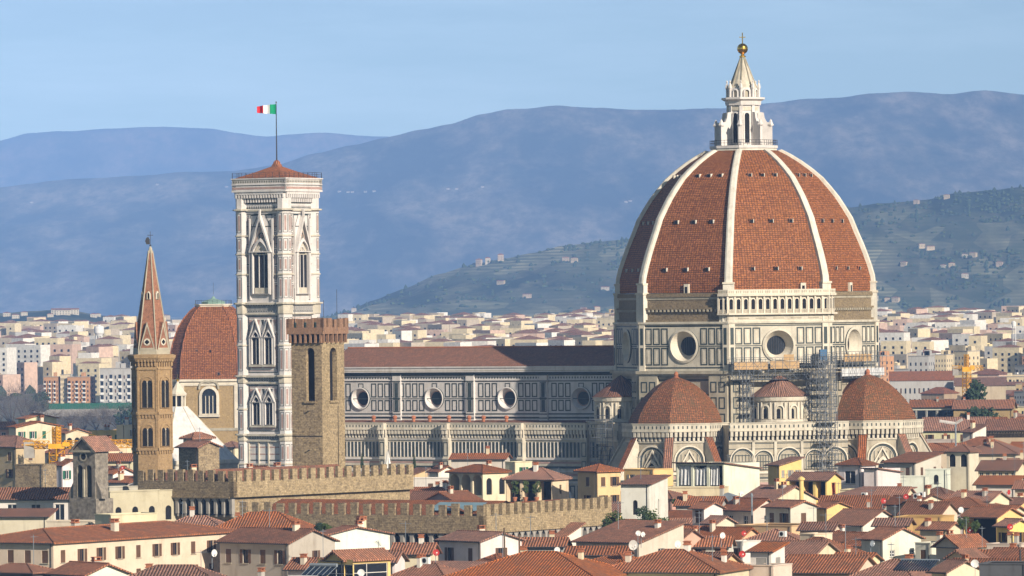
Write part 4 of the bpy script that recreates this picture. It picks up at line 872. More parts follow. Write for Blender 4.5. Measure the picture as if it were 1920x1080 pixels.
m.build('roof', bp_)
m = MB(); m.prism(m.ngon(8, 2.1, OCT), zz(765), zz(762), 'marble_clean'); m.prism(m.ngon(8, 1.2, OCT), zz(762), zz(742), 'dark')
for k in range(8): a = OCT + R(45) * k; m.lathe([(.22, zz(762)), (.2, zz(742))], 6, 'marble_clean', c=(1.75 * cos(a), 1.75 * sin(a)))
m.lathe([(2.1, zz(742)), (2.2, zz(738)), (1.6, zz(733)), (.2, zz(716)), (0, zz(715))], 8, 'marble_clean', OCT); m.lathe([(.0, zz(716)), (.45, zz(713)), (.45, zz(711)), (0, zz(708))], 10, 'gold'); m.bar((0, 0, zz(709)), (0, 0, zz(702)), .07, 'gold'); m.build('lantern', bp_)

# ================================================================ bell gable
K, w, d = solve_box(143, 181, 196, 846, 985, R(-38)); bg_ = boxroot('bell_gable', K, w, d, R(-38), 'dark stone bell gable with two arched openings at the end of the church roof', 'bell gable'); d = 3.2; w = w + .4
zz = lambda py: P(181, py, 985).z; m = MB(); ff, fr_ = sides(w, d); fb = Fr(0, d / 2, R(90))
ops = [(-w * .32, zz(932), -w * .06, zz(872)), (w * .08, zz(932), w * .34, zz(872))]
for f in (ff, fb): f.wall(m, -w / 2, zz(935), w / 2, zz(846), ops if f is ff else [(-q[2], q[1], -q[0], q[3]) for q in ops], 'dark_stone', d, None, arch=True, rev='marble_old'); f.fill(m, [(-w / 2, zz(846)), (w / 2, zz(846)), (0, zz(822))], 0, 'dark_stone')
for sg in (-1, 1): m.poly([(sg * w / 2, -d / 2, zz(935)), (sg * w / 2, d / 2, zz(935)), (sg * w / 2, d / 2, zz(846)), (sg * w / 2, -d / 2, zz(846))], 'dark_stone')
ff.disc(m, 0, zz(856), .55, .06, 'dark'); ff.cone(m, 0, zz(856), .8, .15, .55, .15, 'marble_old'); ff.box(m, -w / 2 - .3, zz(848), w / 2 + .3, zz(844), 0, .4, 'marble_old'); ff.box(m, -w * .03, zz(932), w * .04, zz(880), 0, .25, 'marble_old')
m.prism([(-w / 2 - .5, -d / 2 - .4), (w / 2 + .5, -d / 2 - .4), (w / 2 + .5, d / 2 + .6), (-w / 2 - .5, d / 2 + .6)], 0, zz(935), 'dark_stone')
for sg in (-1, 1):
    A = [(sg * w / 2, zz(935)), (sg * (w / 2 + 1.3), zz(935)), (sg * (w / 2 + 1.0), zz(920)), (sg * (w / 2 + .2), zz(905)), (sg * w / 2, zz(898))]; ff.fill(m, A, -.2, 'dark_stone'); ff.band(m, A, A, -.2, -1.6, 'dark_stone')
m.build('wall', bg_)
m = MB()
for sg in (-1, 1): m.poly([(0, -d / 2 - .5, zz(822) + .35), (0, d / 2 + 2.5, zz(822) + .35), (sg * (w / 2 + .6), d / 2 + 2.5, zz(846) - .1), (sg * (w / 2 + .6), -d / 2 - .5, zz(846) - .1)], 'tile'); m.poly([(0, -d / 2 - .52, zz(822) + .35), (sg * (w / 2 + .6), -d / 2 - .52, zz(846) - .1), (sg * (w / 2 + .6), -d / 2 - .52, zz(846) - .5), (0, -d / 2 - .52, zz(822) - .1)], 'dark_stone')
m.build('roof', bg_)
for t, zb2 in ((-w * .19, 892), (w * .21, 898)):
    m = MB(); m.lathe([(.62, zz(zb2) - .6), (.5, zz(zb2) - .3), (.38, zz(zb2) + .2), (.25, zz(zb2) + .45), (0, zz(zb2) + .5)], 12, 'iron', c=(t, 0)); m.bar((t - .8, 0, zz(zb2) + .5), (t + .8, 0, zz(zb2) + .5), .08, 'iron'); m.build('bell', bg_)

# ================================================================ cranes, water tower, masts
def lattice(m, a, b, w, mat, n, r=.07):
    a = Vector(a); b = Vector(b); d = (b - a); u = d.normalized(); s = u.orthogonal().normalized(); t = u.cross(s)
    C = [(s * i + t * j) * w / 2 for i, j in ((-1, -1), (1, -1), (1, 1), (-1, 1))]
    for q in C: m.bar(a + q, b + q, r, mat, 3)
    for i in range(n):
        p, q = a + d * i / n, a + d * (i + 1) / n
        for k in range(4): m.bar(p + C[k], q + C[(k + 1) % 4], r * .7, mat, 3); m.bar(p + C[k], p + C[(k + 1) % 4], r * .7, mat, 3)
def crane(px, pyt, pyj, pyb, Y, jl, jr, lab, zb=0):
    p = P(px, pyt, Y); c = thing('tower_crane', (p.x, p.y, 0), 0, lab, 'crane', 'tower cranes'); z = lambda py: P(px, py, Y).z
    m = MB(); lattice(m, (0, 0, zb), (0, 0, z(pyj + 8)), 2.1, 'crane_paint', 22, .17); m.build('mast', c)
    m = MB(); lattice(m, (0, 0, z(pyj + 2)), (0, 0, z(pyt)), 1.1, 'crane_paint', 6, .16); m.box(-1.6, -1.2, z(pyj + 7), 1.6, 1.2, z(pyj - 2), 'crane_paint'); m.box(1.2, -1.4, z(pyj + 3), 2.6, 0, z(pyj - 5), 'crane_paint'); m.build('cab', c)
    m = MB()
    for sg, L_ in ((-1, jl), (1, jr)):
        if L_: lattice(m, (sg * 1.5, 0, z(pyj)), (sg * L_, L_ * .25, z(pyj)), 1.1, 'crane_paint', int(L_ / 1.3), .10); m.bar((0, 0, z(pyt)), (sg * L_ * .7, L_ * .17, z(pyj) + .5), .04, 'crane_paint', 3)
    m.build('jib', c)
    m = MB(); m.box(-jl + .2, -1 + jl * .25, z(pyj) - 2.6, -jl + 2.2, 1 + jl * .25, z(pyj) + .6, 'concrete'); m.build('counterweight', c); return c
crane(106, 800, 834, 900, 1190, 6.8, 17.5, 'yellow tower crane with a long lattice jib beside the dark bell gable')
crane(1812, 664, 690, 735, 2100, 5, 6, 'yellow tower crane on the far plain, between long pale blocks right of the dome')
Yw = 3900; c = P(186, 655, Yw); wt = thing('water_tower', (c.x, c.y, ground_z(c.x, Yw)), 0, 'pale cylindrical water tower with widened tank on the far plain beyond the orange blocks', 'water tower'); z = lambda py: P(186, py, Yw).z - ground_z(0, Yw)
m = MB(); m.lathe([(1.9, 0), (1.7, z(628))], 20, 'concrete', cap=False)
for i in range(8): a = 2 * pi * i / 8; m.bar((2.3 * cos(a), 2.3 * sin(a), 0), (2.1 * cos(a), 2.1 * sin(a), z(628)), .3, 'white_paint')
m.build('shaft', wt); m = MB(); m.lathe([(2.0, z(630)), (3.2, z(624)), (3.3, z(616)), (3.0, z(612)), (1.2, z(610.5)), (1.0, z(609)), (0, z(609))], 24, 'white_paint'); m.build('tank', wt)
Yw = 3600; c = P(1901, 620, Yw); wt = thing('water_tower', (c.x, c.y, ground_z(c.x, Yw)), 0, 'small white water tank on legs above the far rooftops near the right edge', 'water tower'); z = lambda py: P(1901, py, Yw).z - ground_z(0, Yw); m = MB()
for i in range(6): a = 2 * pi * i / 6; m.bar((1.3 * cos(a), 1.3 * sin(a), 0), (1.1 * cos(a), 1.1 * sin(a), z(612)), .18, 'white_paint')
m.build('legs', wt); m = MB(); m.lathe([(1.0, z(614)), (1.4, z(611)), (1.4, z(604)), (.7, z(602)), (0, z(601.5))], 20, 'white_paint'); m.build('tank', wt)
# T-shaped mast
c = P(1792, 830, 1330); mm = thing('antenna_mast', (c.x, c.y, 0), 0, 'grey mast with two slanted arms standing among red roofs right of the east apse', 'mast'); z = lambda py: P(1792, py, 1330).z
m = MB(); m.bar((0, 0, 0), (0, 0, z(793)), .2, 'lead', 8); m.build('pole', mm)
m = MB(); lattice(m, (0, 0, z(794)), (-3.6, 0, z(789)), .35, 'white_paint', 8, .05); lattice(m, (0, 0, z(794)), (1.6, 0, z(786)), .35, 'white_paint', 5, .05); m.bar((0, 0, z(793)), (0, 0, z(783)), .05, 'lead'); m.build('arms', mm)
# ================================================================ houses of the old town
WC = dict(white=(.74, .70, .63), cream=(.70, .60, .42), yellow=(.78, .56, .22), grey=(.44, .41, .36), peach=(.68, .47, .27), ochre=(.60, .37, .14), tan=(.52, .41, .27), pale=(.64, .57, .46), stone=(.34, .28, .20), dark=(.10, .105, .11), stained=(.50, .45, .355), rose=(.60, .36, .28), orange=(.62, .27, .11))
def slab(m, tops, th, mt, mu):
    """roof planes with thickness"""
    cnt = {}
    for p in tops:
        m.poly(p, mt); m.poly([(x, y, z - th) for x, y, z in reversed(p)], mu)
        for i in range(len(p)):
            a, b = tuple(round(v, 4) for v in p[i]), tuple(round(v, 4) for v in p[(i + 1) % len(p)]); cnt[frozenset((a, b))] = cnt.get(frozenset((a, b)), 0) + 1
    for p in tops:
        for i in range(len(p)):
            a, b = p[i], p[(i + 1) % len(p)]
            if cnt[frozenset((tuple(round(v, 4) for v in a), tuple(round(v, 4) for v in b)))] == 1:
                m.poly([(a[0], a[1], a[2] - th), (b[0], b[1], b[2] - th), b, a], mt)
def roof_geo(kind, w, d, h, ze, o):
    X, Y_ = w / 2 + o, d / 2 + o; k = h / (d / 2) if kind in ('gf', 'hip') else h / (w / 2); dz = -o * k * .9
    z0, z1 = ze + .25, ze + .25 + h
    if kind == 'gf': e = z0 + dz; return [[(-X, -Y_, e), (X, -Y_, e), (X, 0, z1), (-X, 0, z1)], [(X, Y_, e), (-X, Y_, e), (-X, 0, z1), (X, 0, z1)]]
    if kind == 'gs': e = z0 + dz; return [[(X, -Y_, e), (X, Y_, e), (0, Y_, z1), (0, -Y_, z1)], [(-X, Y_, e), (-X, -Y_, e), (0, -Y_, z1), (0, Y_, z1)]]
    if kind == 'hip':
        r = max(0.0, (X - Y_)) if X > Y_ else 0; q = max(0.0, Y_ - X) if Y_ > X else 0; e = z0 - .1
        if X >= Y_: A, B = (-r, 0, z1), (r, 0, z1); return [[(-X, -Y_, e), (X, -Y_, e), B, A], [(X, Y_, e), (-X, Y_, e), A, B], [(X, -Y_, e), (X, Y_, e), B], [(-X, Y_, e), (-X, -Y_, e), A]]
        A, B = (0, -q, z1), (0, q, z1); return [[(-X, -Y_, e), (X, -Y_, e), A], [(X, Y_, e), (-X, Y_, e), B], [(X, -Y_, e), (X, Y_, e), B, A], [(-X, Y_, e), (-X, -Y_, e), A, B]]
    if kind == 'shed': return [[(-X, -Y_, z0 - o * h / d), (X, -Y_, z0 - o * h / d), (X, Y_, z1 + o * h / d), (-X, Y_, z1 + o * h / d)]]
    if kind == 'shedb': return [[(-X, -Y_, z0 + .1), (X, -Y_, z0 + .1), (X, Y_, z0 + .1 - h), (-X, Y_, z0 + .1 - h)]]
    return []
CHIM = []
def chimney(root, x, y, z, roofp=None):
    m = MB(); a, b = rnd.uniform(.24, .36), rnd.uniform(.26, .6); h = rnd.uniform(.7, 1.5)
    m.box(x - a, y - b, z - 1.2, x + a, y + b, z + h, 'plaster'); c = m.build('chimney', root, color=rnd.choice([WC['cream'], WC['pale'], WC['white'], WC['grey']]))
    m = MB(); m.box(x - a - .1, y - b - .1, z + h, x + a + .1, y + b + .1, z + h + .12, 'terracotta')
    for s_ in (-1, 1): m.prism([(x - a, y + s_ * b * .9 - .06), (x + a, y + s_ * b * .9 - .06), (x + a, y + s_ * b * .9 + .06), (x - a, y + s_ * b * .9 + .06)], z + h + .12, z + h + .45, 'terracotta')
    m.box(x - a - .1, y - b - .1, z + h + .45, x + a + .1, y + b + .1, z + h + .55, 'terracotta'); m.build('chimney_cap', c)
def win(root, f, t0, z0, t1, z1, kind, dep=.22):
    m = MB(); f.rect(m, t0, z0, t1, z1, -dep + .02, 'glass'); fw = .08; wm = 'white_paint' if kind != 'brown' else 'brown_shutter'
    f.ring(m, t0, z0, t1, z1, fw, -dep + .07, wm); c = (t0 + t1) / 2; f.box(m, c - .04, z0, c + .04, z1, -dep, -dep + .08, wm)
    if kind == 'bars': f.box(m, t0, (z0 + z1) / 2 - .04, t1, (z0 + z1) / 2 + .04, -dep, -dep + .08, wm)
    if kind in ('green', 'brown', 'greysh'):
        sm = {'green': 'green_shutter', 'brown': 'brown_shutter', 'greysh': 'grey_shutter'}[kind]
        if rnd.random() < .5: f.box(m, t0, z0, t1, z1, -.12, -.05, sm)
        else: f.box(m, t0 - (t1 - t0) / 2, z0, t0 - .03, z1, .02, .07, sm, True); f.box(m, t1 + .03, z0, t1 + (t1 - t0) / 2, z1, .02, .07, sm, True)
    f.box(m, t0 - .12, z0 - .12, t1 + .12, z0 - .005, 0, .14, 'marble_old', True); m.build('window', root)
HOUSES = []
def house(xl, xc, xr, ye, Y, roof, rise, wc, label, nf=None, nr=None, fl=2, sh=None, a=None, ch=None, tile=None, big=False, arch=False, loggia=None, base=0.0, minz=None, over=.55, stone_=None, name='house', cat='house', wh=None, up=False, grp='houses of the old town', first=1.1):
    A_, B_ = max(xc - xl, 3), max(xr - xc, 1)
    if a is None: a = -math.atan(B_ / A_ / .75); a = max(min(a, -R(11)), -R(52))
    else: a = R(a)
    K, w, d = solve_box(xl, xc, xr, ye, Y, a); d = max(d, 4.5); w = max(w, 3.0)
    art = 'the '
    root = boxroot(name, K, w, d, a, label, cat, grp); ze = K.z; h = rise * Y / F
    lim = {'gf': d / 2 * .55, 'hip': min(w, d) / 2 * .55, 'gs': w / 2 * .55, 'shed': d * .45, 'shedb': d * .45}.get(roof, 0); h = min(h, lim) if roof in ('gf', 'hip', 'gs') else h
    h = max(h, .9) if roof not in ('flat',) else 0
    col = WC[wc]; col = tuple(min(1, x * rnd.uniform(.93, 1.06)) for x in col); wm = stone_ or 'plaster'
    m = MB(); ff, fr_ = sides(w, d); fb = Fr(0, d / 2, R(90)); fl_ = Fr(-w / 2, 0, pi)
    ww, hh = (1.05, 1.7) if not big else (2.4, 2.3)
    if wh: ww, hh = wh
    def ops(L_, n):
        r = []
        for i in range(n):
            c = -L_ / 2 + L_ * (i + .5) / n
            for k in range(fl):
                zt = ze - first - k * 3.4; r.append((c - ww / 2, zt - hh, c + ww / 2, zt))
        return r
    nf = (int(w / 3.6) if nf is None else nf); nr = (int(d / 4.2) if nr is None else nr)
    of, orr = ops(w, nf), ops(d, nr)
    if nr == 0 and d > 5.5 and roof != 'flat' and not arch and rnd.random() < .6: c_ = rnd.uniform(-.25, .25) * d; orr = [(c_ - .4, ze - 2.4, c_ + .4, ze - 1.3)]
    if loggia: n = loggia; st = w / n; of = [(-w / 2 + i * st + .28, ze - 4.4, -w / 2 + (i + 1) * st - .28, ze - .35) for i in range(n)]
    lg = bool(loggia)
    ff.wall(m, -w / 2, base, w / 2, ze, of, wm, 2.6 if lg else .22, 'dark' if lg or arch else None, arch=arch)
    fr_.wall(m, -d / 2, base, d / 2, ze, orr, wm, .22, 'dark' if arch else None, arch=arch)
    fb.rect(m, -w / 2, base, w / 2, ze, 0, wm); fl_.rect(m, -d / 2, base, d / 2, ze, 0, wm)
    if roof == 'gf':
        for f in (fr_, fl_): f.fill(m, [(-d / 2, ze), (d / 2, ze), (0, ze + h)], 0, wm)
    if roof == 'gs':
        for f in (ff, fb): f.fill(m, [(-w / 2, ze), (w / 2, ze), (0, ze + h)], 0, wm)
    if roof == 'shed': fr_.fill(m, [(-d / 2, ze), (d / 2, ze), (d / 2, ze + h)], 0, wm); fl_.fill(m, [(-d / 2, ze), (d / 2, ze), (-d / 2, ze + h)], 0, wm); fb.rect(m, -w / 2, ze, w / 2, ze + h, 0, wm)
    if roof == 'flat': m.poly([(-w / 2, -d / 2, ze - .5), (w / 2, -d / 2, ze - .5), (w / 2, d / 2, ze - .5), (-w / 2, d / 2, ze - .5)], 'concrete'); [f.box(m, -L_ / 2, ze - .1, L_ / 2, ze + .05, -.3, .12, wm, True) for f, L_ in ((ff, w), (fr_, d), (fb, w), (fl_, d))]
    m.build('wall', root, color=col)
    if roof == 'shedb':
        pass
    if roof != 'flat':
        r = MB(); tl = tile or ('tile' if rnd.random() < .85 else 'tile_brown'); tops = roof_geo(roof, w, d, h, ze - (.1 if roof != 'shedb' else 0), over); slab(r, tops, .22, tl, 'wood')
        if roof in ('gf', 'gs', 'hip') and tl.startswith('tile'):
            zs = max(p[2] for t in tops for p in t); rid = sorted({(round(p[0], 3), round(p[1], 3)) for t in tops for p in t if p[2] > zs - .01})
            if len(rid) > 1: r.bar((*rid[0], zs + .0), (*rid[-1], zs + .0), .13, tl, 6)
            if roof == 'hip':
                for sx in (-1, 1):
                    for sy in (-1, 1):
                        e = (sx * (w / 2 + over), sy * (d / 2 + over)); q = min(rid, key=lambda p: hypot(p[0] - e[0], p[1] - e[1])); r.bar((*e, tops[0][0][2] + .03), (*q, zs + .0), .12, tl, 5)
        if tl.startswith('tile'):     # gutter along the front eave
            r.bar((-w / 2 - over, -d / 2 - over - .08, tops[0][0][2] - .15), (w / 2 + over, -d / 2 - over - .08, tops[0][0][2] - .15), .09, 'iron', 5)
        r.build('roof', root)
    if not lg and not arch:
        kd = sh or rnd.choice(['green', 'brown', 'plain', 'brown', 'greysh', 'bars'])
        for f, oo in ((ff, of), (fr_, orr)):
            for q in oo: win(root, f, q[0], q[1], q[2], q[3], kd)
    if not lg and ze - base > 8:        # downpipe
        r = MB(); r.bar((w / 2 - .4, -d / 2 - .08, ze - .1), (w / 2 - .4, -d / 2 - .08, base), .06, 'iron', 5); r.build('downpipe', root)
    n = rnd.choice([0, 0, 1, 1]) if ch is None else ch
    for i in range(n):
        if roof == 'flat': x, y, z = rnd.uniform(-.3, .3) * w, rnd.uniform(0, .4) * d, ze
        else:
            x, y = rnd.uniform(-.4, .4) * w, rnd.uniform(-.3, .3) * d
            z = ze + (h * (1 - abs(y) / (d / 2)) if roof in ('gf', 'hip') else h * (1 - abs(x) / (w / 2)) if roof == 'gs' else h * (.5 + y / d) if roof == 'shed' else -h * (.5 + y / d) if roof == 'shedb' else 0)
            if roof == 'hip': z = min(z, ze + h * min(1, (w / 2 - abs(x)) / (min(w, d) / 2)))
        chimney(root, x, y, z)
    HOUSES.append((root, w, d, ze, h, roof, Y)); return root, w, d, ze, h
def short(l, n=16):
    w = l.split()[:n]
    while w[-1].strip(',') in ('the', 'a', 'of', 'in', 'and', 'with', 'on', 'by', 'at', 'above', 'below', 'under', 'behind', 'left', 'right', 'dark', 'bright', 'small', 'large', 'white', 'red', 'between', 'beside', 'over', 'its', 'to', 'single', 'brick', 'long', 'three', 'two', 'an'): w = w[:-1]
    return ' '.join(w).rstrip(',')
H = [
 # ---- row directly in front of the cathedral, left to right
 (846, 946, 956, 860, 1300, 'gf', 8, 'pale', 'long low cream building under a thin red roof in front of the striped aisle wall', dict(nf=0, nr=0)),
 (948, 966, 981, 866, 1195, 'flat', 0, 'cream', 'small cream roof turret with one bright window beside the loggia house', dict(fl=1, nf=0, nr=1, ch=0, wh=(1.2, 2.0))),
 (842, 905, 953, 886, 1150, 'hip', 12, 'cream', 'yellow house with two tall arched windows and an open porch on dark posts', dict(loggia=3, nr=2, arch=True, fl=1, wh=(1.5, 3.2))),
 (948, 1036, 1066, 899, 1130, 'hip', 19, 'cream', 'cream roof loggia with hipped tile roof and clipped potted trees inside', dict(loggia=3, nr=1, fl=1)),
 (805, 822, 841, 884, 1230, 'gf', 9, 'white', 'tiny white house with red gable roof on a white terrace right of the stone palace', dict(nf=1, nr=0, fl=1)),
 (768, 846, 853, 896, 1205, 'flat', 0, 'white', 'low white terrace wall under the tiny gabled house, right end of the sunlit stone wall', dict(nf=1, nr=0, fl=1, ch=0)),
 (766, 836, 852, 925, 1160, 'gf', 9, 'rose', 'house with bright red painted roof rails behind the lower battlements', dict(nf=0, nr=0, ch=3)),
 (795, 858, 905, 942, 1105, 'gs', 18, 'grey', 'grey gabled house with red roof peeping over the lower battlements', dict(fl=1, wh=(1.6, 1.6), first=.6)),
 (1083, 1120, 1163, 884, 1120, 'hip', 11, 'peach', 'tall peach and white house with hipped roof behind the right end of the battlements', dict(fl=2, nf=1, nr=2, sh='brown')),
 (1164, 1217, 1252, 908, 1060, 'shed', 12, 'white', 'tall plain white block with one narrow arched window above the roof garden', dict(fl=1, nf=1, nr=1, arch=True, wh=(.9, 2.6), first=2.8, ch=0, a=-18)),
 (1170, 1225, 1262, 880, 1200, 'flat', 0, 'yellow', 'low yellow terrace house at the foot of the left striped tribune', dict(fl=1, nf=2, nr=1, ch=0)),
 (1268, 1357, 1424, 870, 1180, 'shedb', 14, 'white', 'white house whose open loggia is hung with pale grey curtains', dict(loggia=3, nr=0, fl=1, ch=0, a=-33)),
 (1245, 1356, 1366, 914, 1168, 'flat', 0, 'cream', 'cream storey with four small square windows under the curtained loggia', dict(fl=1, nf=4, nr=0, ch=0, wh=(1.0, 1.0), first=1.6)),
 (1268, 1348, 1362, 947, 1120, 'gf', 13, 'grey', 'low brown tiled roof below the cream storey with four windows', dict(nf=0, nr=0)),
 (1300, 1320, 1337, 953, 1050, 'gf', 6, 'white', 'narrow white roof turret with a small tiled porch', dict(fl=1, nf=1, nr=0, ch=0, wh=(1.6, 2.2), first=.4)),
 (1296, 1338, 1362, 990, 1035, 'flat', 0, 'white', 'white flat block carrying the narrow roof turret', dict(fl=1, nr=1, nf=1, ch=0, wh=(.7, .8))),
 (1335, 1343, 1370, 981, 1020, 'gf', 11, 'pale', 'stained pale gable wall with a short red roof beside the white turret block', dict(nf=0, nr=1, fl=1, wh=(.8, .9), ch=0, a=-45)),
 (1335, 1380, 1394, 938, 1140, 'hip', 18, 'grey', 'dark metal hipped roof below the curtained loggia', dict(tile='lead', nf=0, nr=0, ch=1)),
 (1356, 1412, 1462, 956, 1080, 'gf', 22, 'pale', 'pale gabled house with a shiny steel flue on its wall', dict(nf=2, nr=1, fl=1, sh='bars', ch=1)),
 (1435, 1482, 1531, 951, 1050, 'gf', 10, 'pale', 'grey house with brown shutters and a tall white window in its gable', dict(nf=2, nr=1, fl=1, sh='brown', wh=(1.2, 2.8))),
 (1390, 1450, 1530, 938, 1130, 'gf', 24, 'cream', 'cream gable house with a fat yellow chimney in front of the yellow tower house', dict(nf=0, nr=1, fl=1, ch=2)),
 (1440, 1461, 1503, 872, 1220, 'shed', 12, 'yellow', 'tall narrow yellow house with small square windows, left of the white corner pavilion', dict(fl=2, nf=0, nr=3, wh=(.8, 1.4), ch=0)),
 (1480, 1550, 1577, 900, 1170, 'gf', 12, 'yellow', 'yellow house with a dark open loggia and a red ladder', dict(loggia=3, nr=1, fl=1, wh=(1.8, 3.4), first=.6)),
 (1572, 1615, 1641, 872, 1200, 'hip', 11, 'white', 'white corner pavilion with large windows and hipped roof below the right tribune', dict(nf=1, nr=1, fl=1, wh=(2.6, 2.6), first=1.2, sh='plain')),
 (1636, 1645, 1688, 880, 1195, 'shedb', 10, 'white', 'long white side wall stepping down right of the white corner pavilion', dict(nf=0, nr=0, ch=0, a=-30)),
 (1575, 1632, 1650, 918, 1150, 'flat', 0, 'cream', 'low yellow penthouse with a dark window and air conditioner under the white pavilion', dict(nf=1, nr=0, fl=1, ch=0, wh=(3.6, 1.8), first=.5)),
 (1680, 1737, 1742, 893, 1218, 'flat', 0, 'white', 'long low white wall between the white pavilion and the arched turret', dict(nf=0, nr=0, ch=0)),
 (1735, 1775, 1782, 880, 1226, 'flat', 0, 'white', 'white parapet block with one niche beside the arched turret', dict(nf=1, nr=0, fl=1, arch=True, ch=0, wh=(1.0, 2.0))),
 (1775, 1817, 1835, 847, 1230, 'hip', 12, 'pale', 'square turret with a double arched window and hipped roof right of the right tribune', dict(nf=2, nr=0, fl=1, arch=True, wh=(1.4, 2.6), ch=0, first=.5)),
 # ---- middle rows on the right
 (1834, 1905, 1925, 881, 1190, 'gf', 15, 'cream', 'red roofed house with a row of cream pillars under its eave at the right edge', dict(nf=6, fl=1, nr=0, wh=(.8, 1.6), first=.5)),
 (1830, 1903, 1927, 908, 1150, 'gf', 13, 'white', 'brown roofed house behind a white terrace wall with wire fence posts', dict(nf=0, nr=0)),
 (1640, 1695, 1715, 930, 1120, 'gf', 23, 'cream', 'broad brown roof left of the air conditioners, right of the yellow penthouse', dict(nf=0, nr=0, ch=1)),
 (1718, 1775, 1802, 932, 1130, 'hip', 28, 'cream', 'broad red hipped roof with two skylights above the green shuttered house', dict(nf=0, nr=0, ch=1)),
 (1780, 1855, 1892, 939, 1080, 'gf', 15, 'cream', 'cream house with two green shutters and a bright yellow gable', dict(nf=2, nr=0, fl=1, sh='green', wh=(1.3, 2.0))),
 (1875, 1913, 1935, 945, 1095, 'gf', 8, 'yellow', 'small yellow house with red roof strip at the right edge above the dark loggia', dict(nf=1, nr=0, fl=1)),
 (1662, 1687, 1720, 945, 1090, 'gf', 18, 'cream', 'cream gable with air conditioners fixed to its wall', dict(nf=0, nr=2, fl=1, wh=(.8, .9))),
 (1718, 1724, 1768, 940, 1085, 'gf', 11, 'cream', 'short yellow gable with one wide low window', dict(nf=0, nr=1, fl=1, wh=(2.2, 1.0), a=-45)),
 (1688, 1762, 1795, 964, 1040, 'gf', 20, 'cream', 'brown roof ending in a yellow gable above the blue grey parapet', dict(nf=0, nr=0, ch=2)),
 (1676, 1765, 1789, 969, 1008, 'flat', 0, 'ochre', 'long ochre wall capped by a blue grey metal parapet', dict(nf=0, nr=0, ch=0)),
 (1805, 1870, 1916, 969, 990, 'gf', 15, 'yellow', 'yellow house with a deep dark loggia and plants at the right edge', dict(loggia=1, nr=1, fl=1, wh=(.9, 1.8))),
 (1535, 1655, 1672, 951, 1110, 'gf', 18, 'grey', 'long weathered roof with dark open eave below the yellow penthouse', dict(nf=0, nr=0)),
 (1538, 1640, 1655, 966, 1075, 'gf', 10, 'grey', 'lower brown roof strip over a dark porch with red netting', dict(loggia=2, nr=0)),
 (1531, 1550, 1593, 952, 1060, 'gf', 8, 'yellow', 'small bright yellow gable house with one slit window', dict(nf=0, nr=1, fl=1, wh=(.6, 1.4), ch=0)),
 (1380, 1484, 1545, 986, 1012, 'flat', 0, 'peach', 'low peach coloured wall below the pale gabled houses', dict(nf=0, nr=0, ch=0)),
 (1400, 1492, 1506, 1013, 970, 'hip', 18, 'cream', 'low red hipped roof with antennas behind the white shuttered block', dict(nf=0, nr=0)),
 (1505, 1527, 1542, 1001, 955, 'flat', 0, 'cream', 'small cream flat roofed box between two red roofs', dict(nf=0, nr=0, ch=0)),
 (1500, 1560, 1575, 993, 1000, 'gf', 11, 'cream', 'narrow red roof behind the small cream box', dict(nf=0, nr=0)),
 (1452, 1545, 1618, 1042, 900, 'hip', 34, 'yellow', 'large red hipped roof over a bright yellow wall with a single small window', dict(nf=4, nr=1, fl=1, wh=(1.2, 1.3))),
 (1545, 1600, 1640, 1015, 960, 'gf', 14, 'cream', 'dark red roof behind the large roof with the yellow wall', dict(nf=0, nr=0)),
 (1615, 1655, 1727, 1011, 930, 'gf', 19, 'white', 'white stained gable wall with low roofs and a blue grey tank', dict(nf=0, nr=2, fl=1, wh=(1.0, 1.0), first=1.8)),
 (1722, 1745, 1760, 1018, 925, 'flat', 0, 'white', 'white terrace block right of the stained white gable', dict(nf=1, nr=1, fl=1, ch=1)),
 (1755, 1798, 1852, 1024, 915, 'gs', 22, 'pale', 'broad red gabled roof above a grey gable and a white wall', dict(nf=0, nr=0, ch=1)),
 (1880, 1893, 1922, 986, 960, 'gf', 9, 'yellow', 'bright yellow corner house with red awning roof at the right edge', dict(nf=1, nr=1, fl=1)),
 (1850, 1915, 1940, 1020, 905, 'flat', 0, 'pale', 'stained pale parapet wall at the right edge above the brown roofs', dict(nf=0, nr=0, ch=2)),
 (1815, 1895, 1910, 1053, 870, 'gf', 18, 'cream', 'long brown tiled roof just above the dark grey metal roof', dict(nf=0, nr=0)),
 (1778, 1812, 1832, 1045, 850, 'gs', 10, 'cream', 'little cream gable with an arched window and white eave', dict(nf=1, nr=0, fl=1, arch=True, wh=(1.2, 1.6), ch=0)),
 (1590, 1712, 1770, 1088, 822, 'hip', 50, 'cream', 'big bright red hipped roof carrying black solar tubes', dict(nf=0, nr=0, ch=1)),
 (1750, 1775, 1842, 1072, 812, 'gf', 18, 'cream', 'cream wall with small windows below the little arched gable', dict(nf=0, nr=3, fl=1, wh=(.7, .7))),
 (1836, 1925, 1945, 1057, 775, 'flat', 0, 'dark', 'dark grey metal clad roof box in the lower right corner', dict(nf=0, nr=0, ch=0)),
 (1462, 1602, 1645, 1073, 840, 'gf', 27, 'cream', 'long dark red roof below the yellow wall with the single window', dict(nf=5, nr=0, fl=1)),
 (1407, 1446, 1461, 1034, 830, 'shed', 12, 'white', 'white roof block with two closed grey shutters', dict(nf=1, nr=1, fl=1, sh='greysh', wh=(1.6, 1.3), first=.9)),
 (1372, 1450, 1485, 1060, 824, 'flat', 0, 'pale', 'pale terrace wall around the white block with grey shutters', dict(nf=0, nr=0, ch=0)),
 (1640, 1700, 1712, 985, 985, 'gf', 8, 'ochre', 'low orange roof below the ochre wall', dict(nf=0, nr=0)),
 (1725, 1775, 1800, 992, 975, 'gf', 9, 'cream', 'patched red roof among bushes below the ochre wall', dict(nf=0, nr=0)),
 (1560, 1625, 1650, 1052, 880, 'gf', 12, 'cream', 'narrow red roof right of the yellow wall with the single window', dict(nf=0, nr=0)),
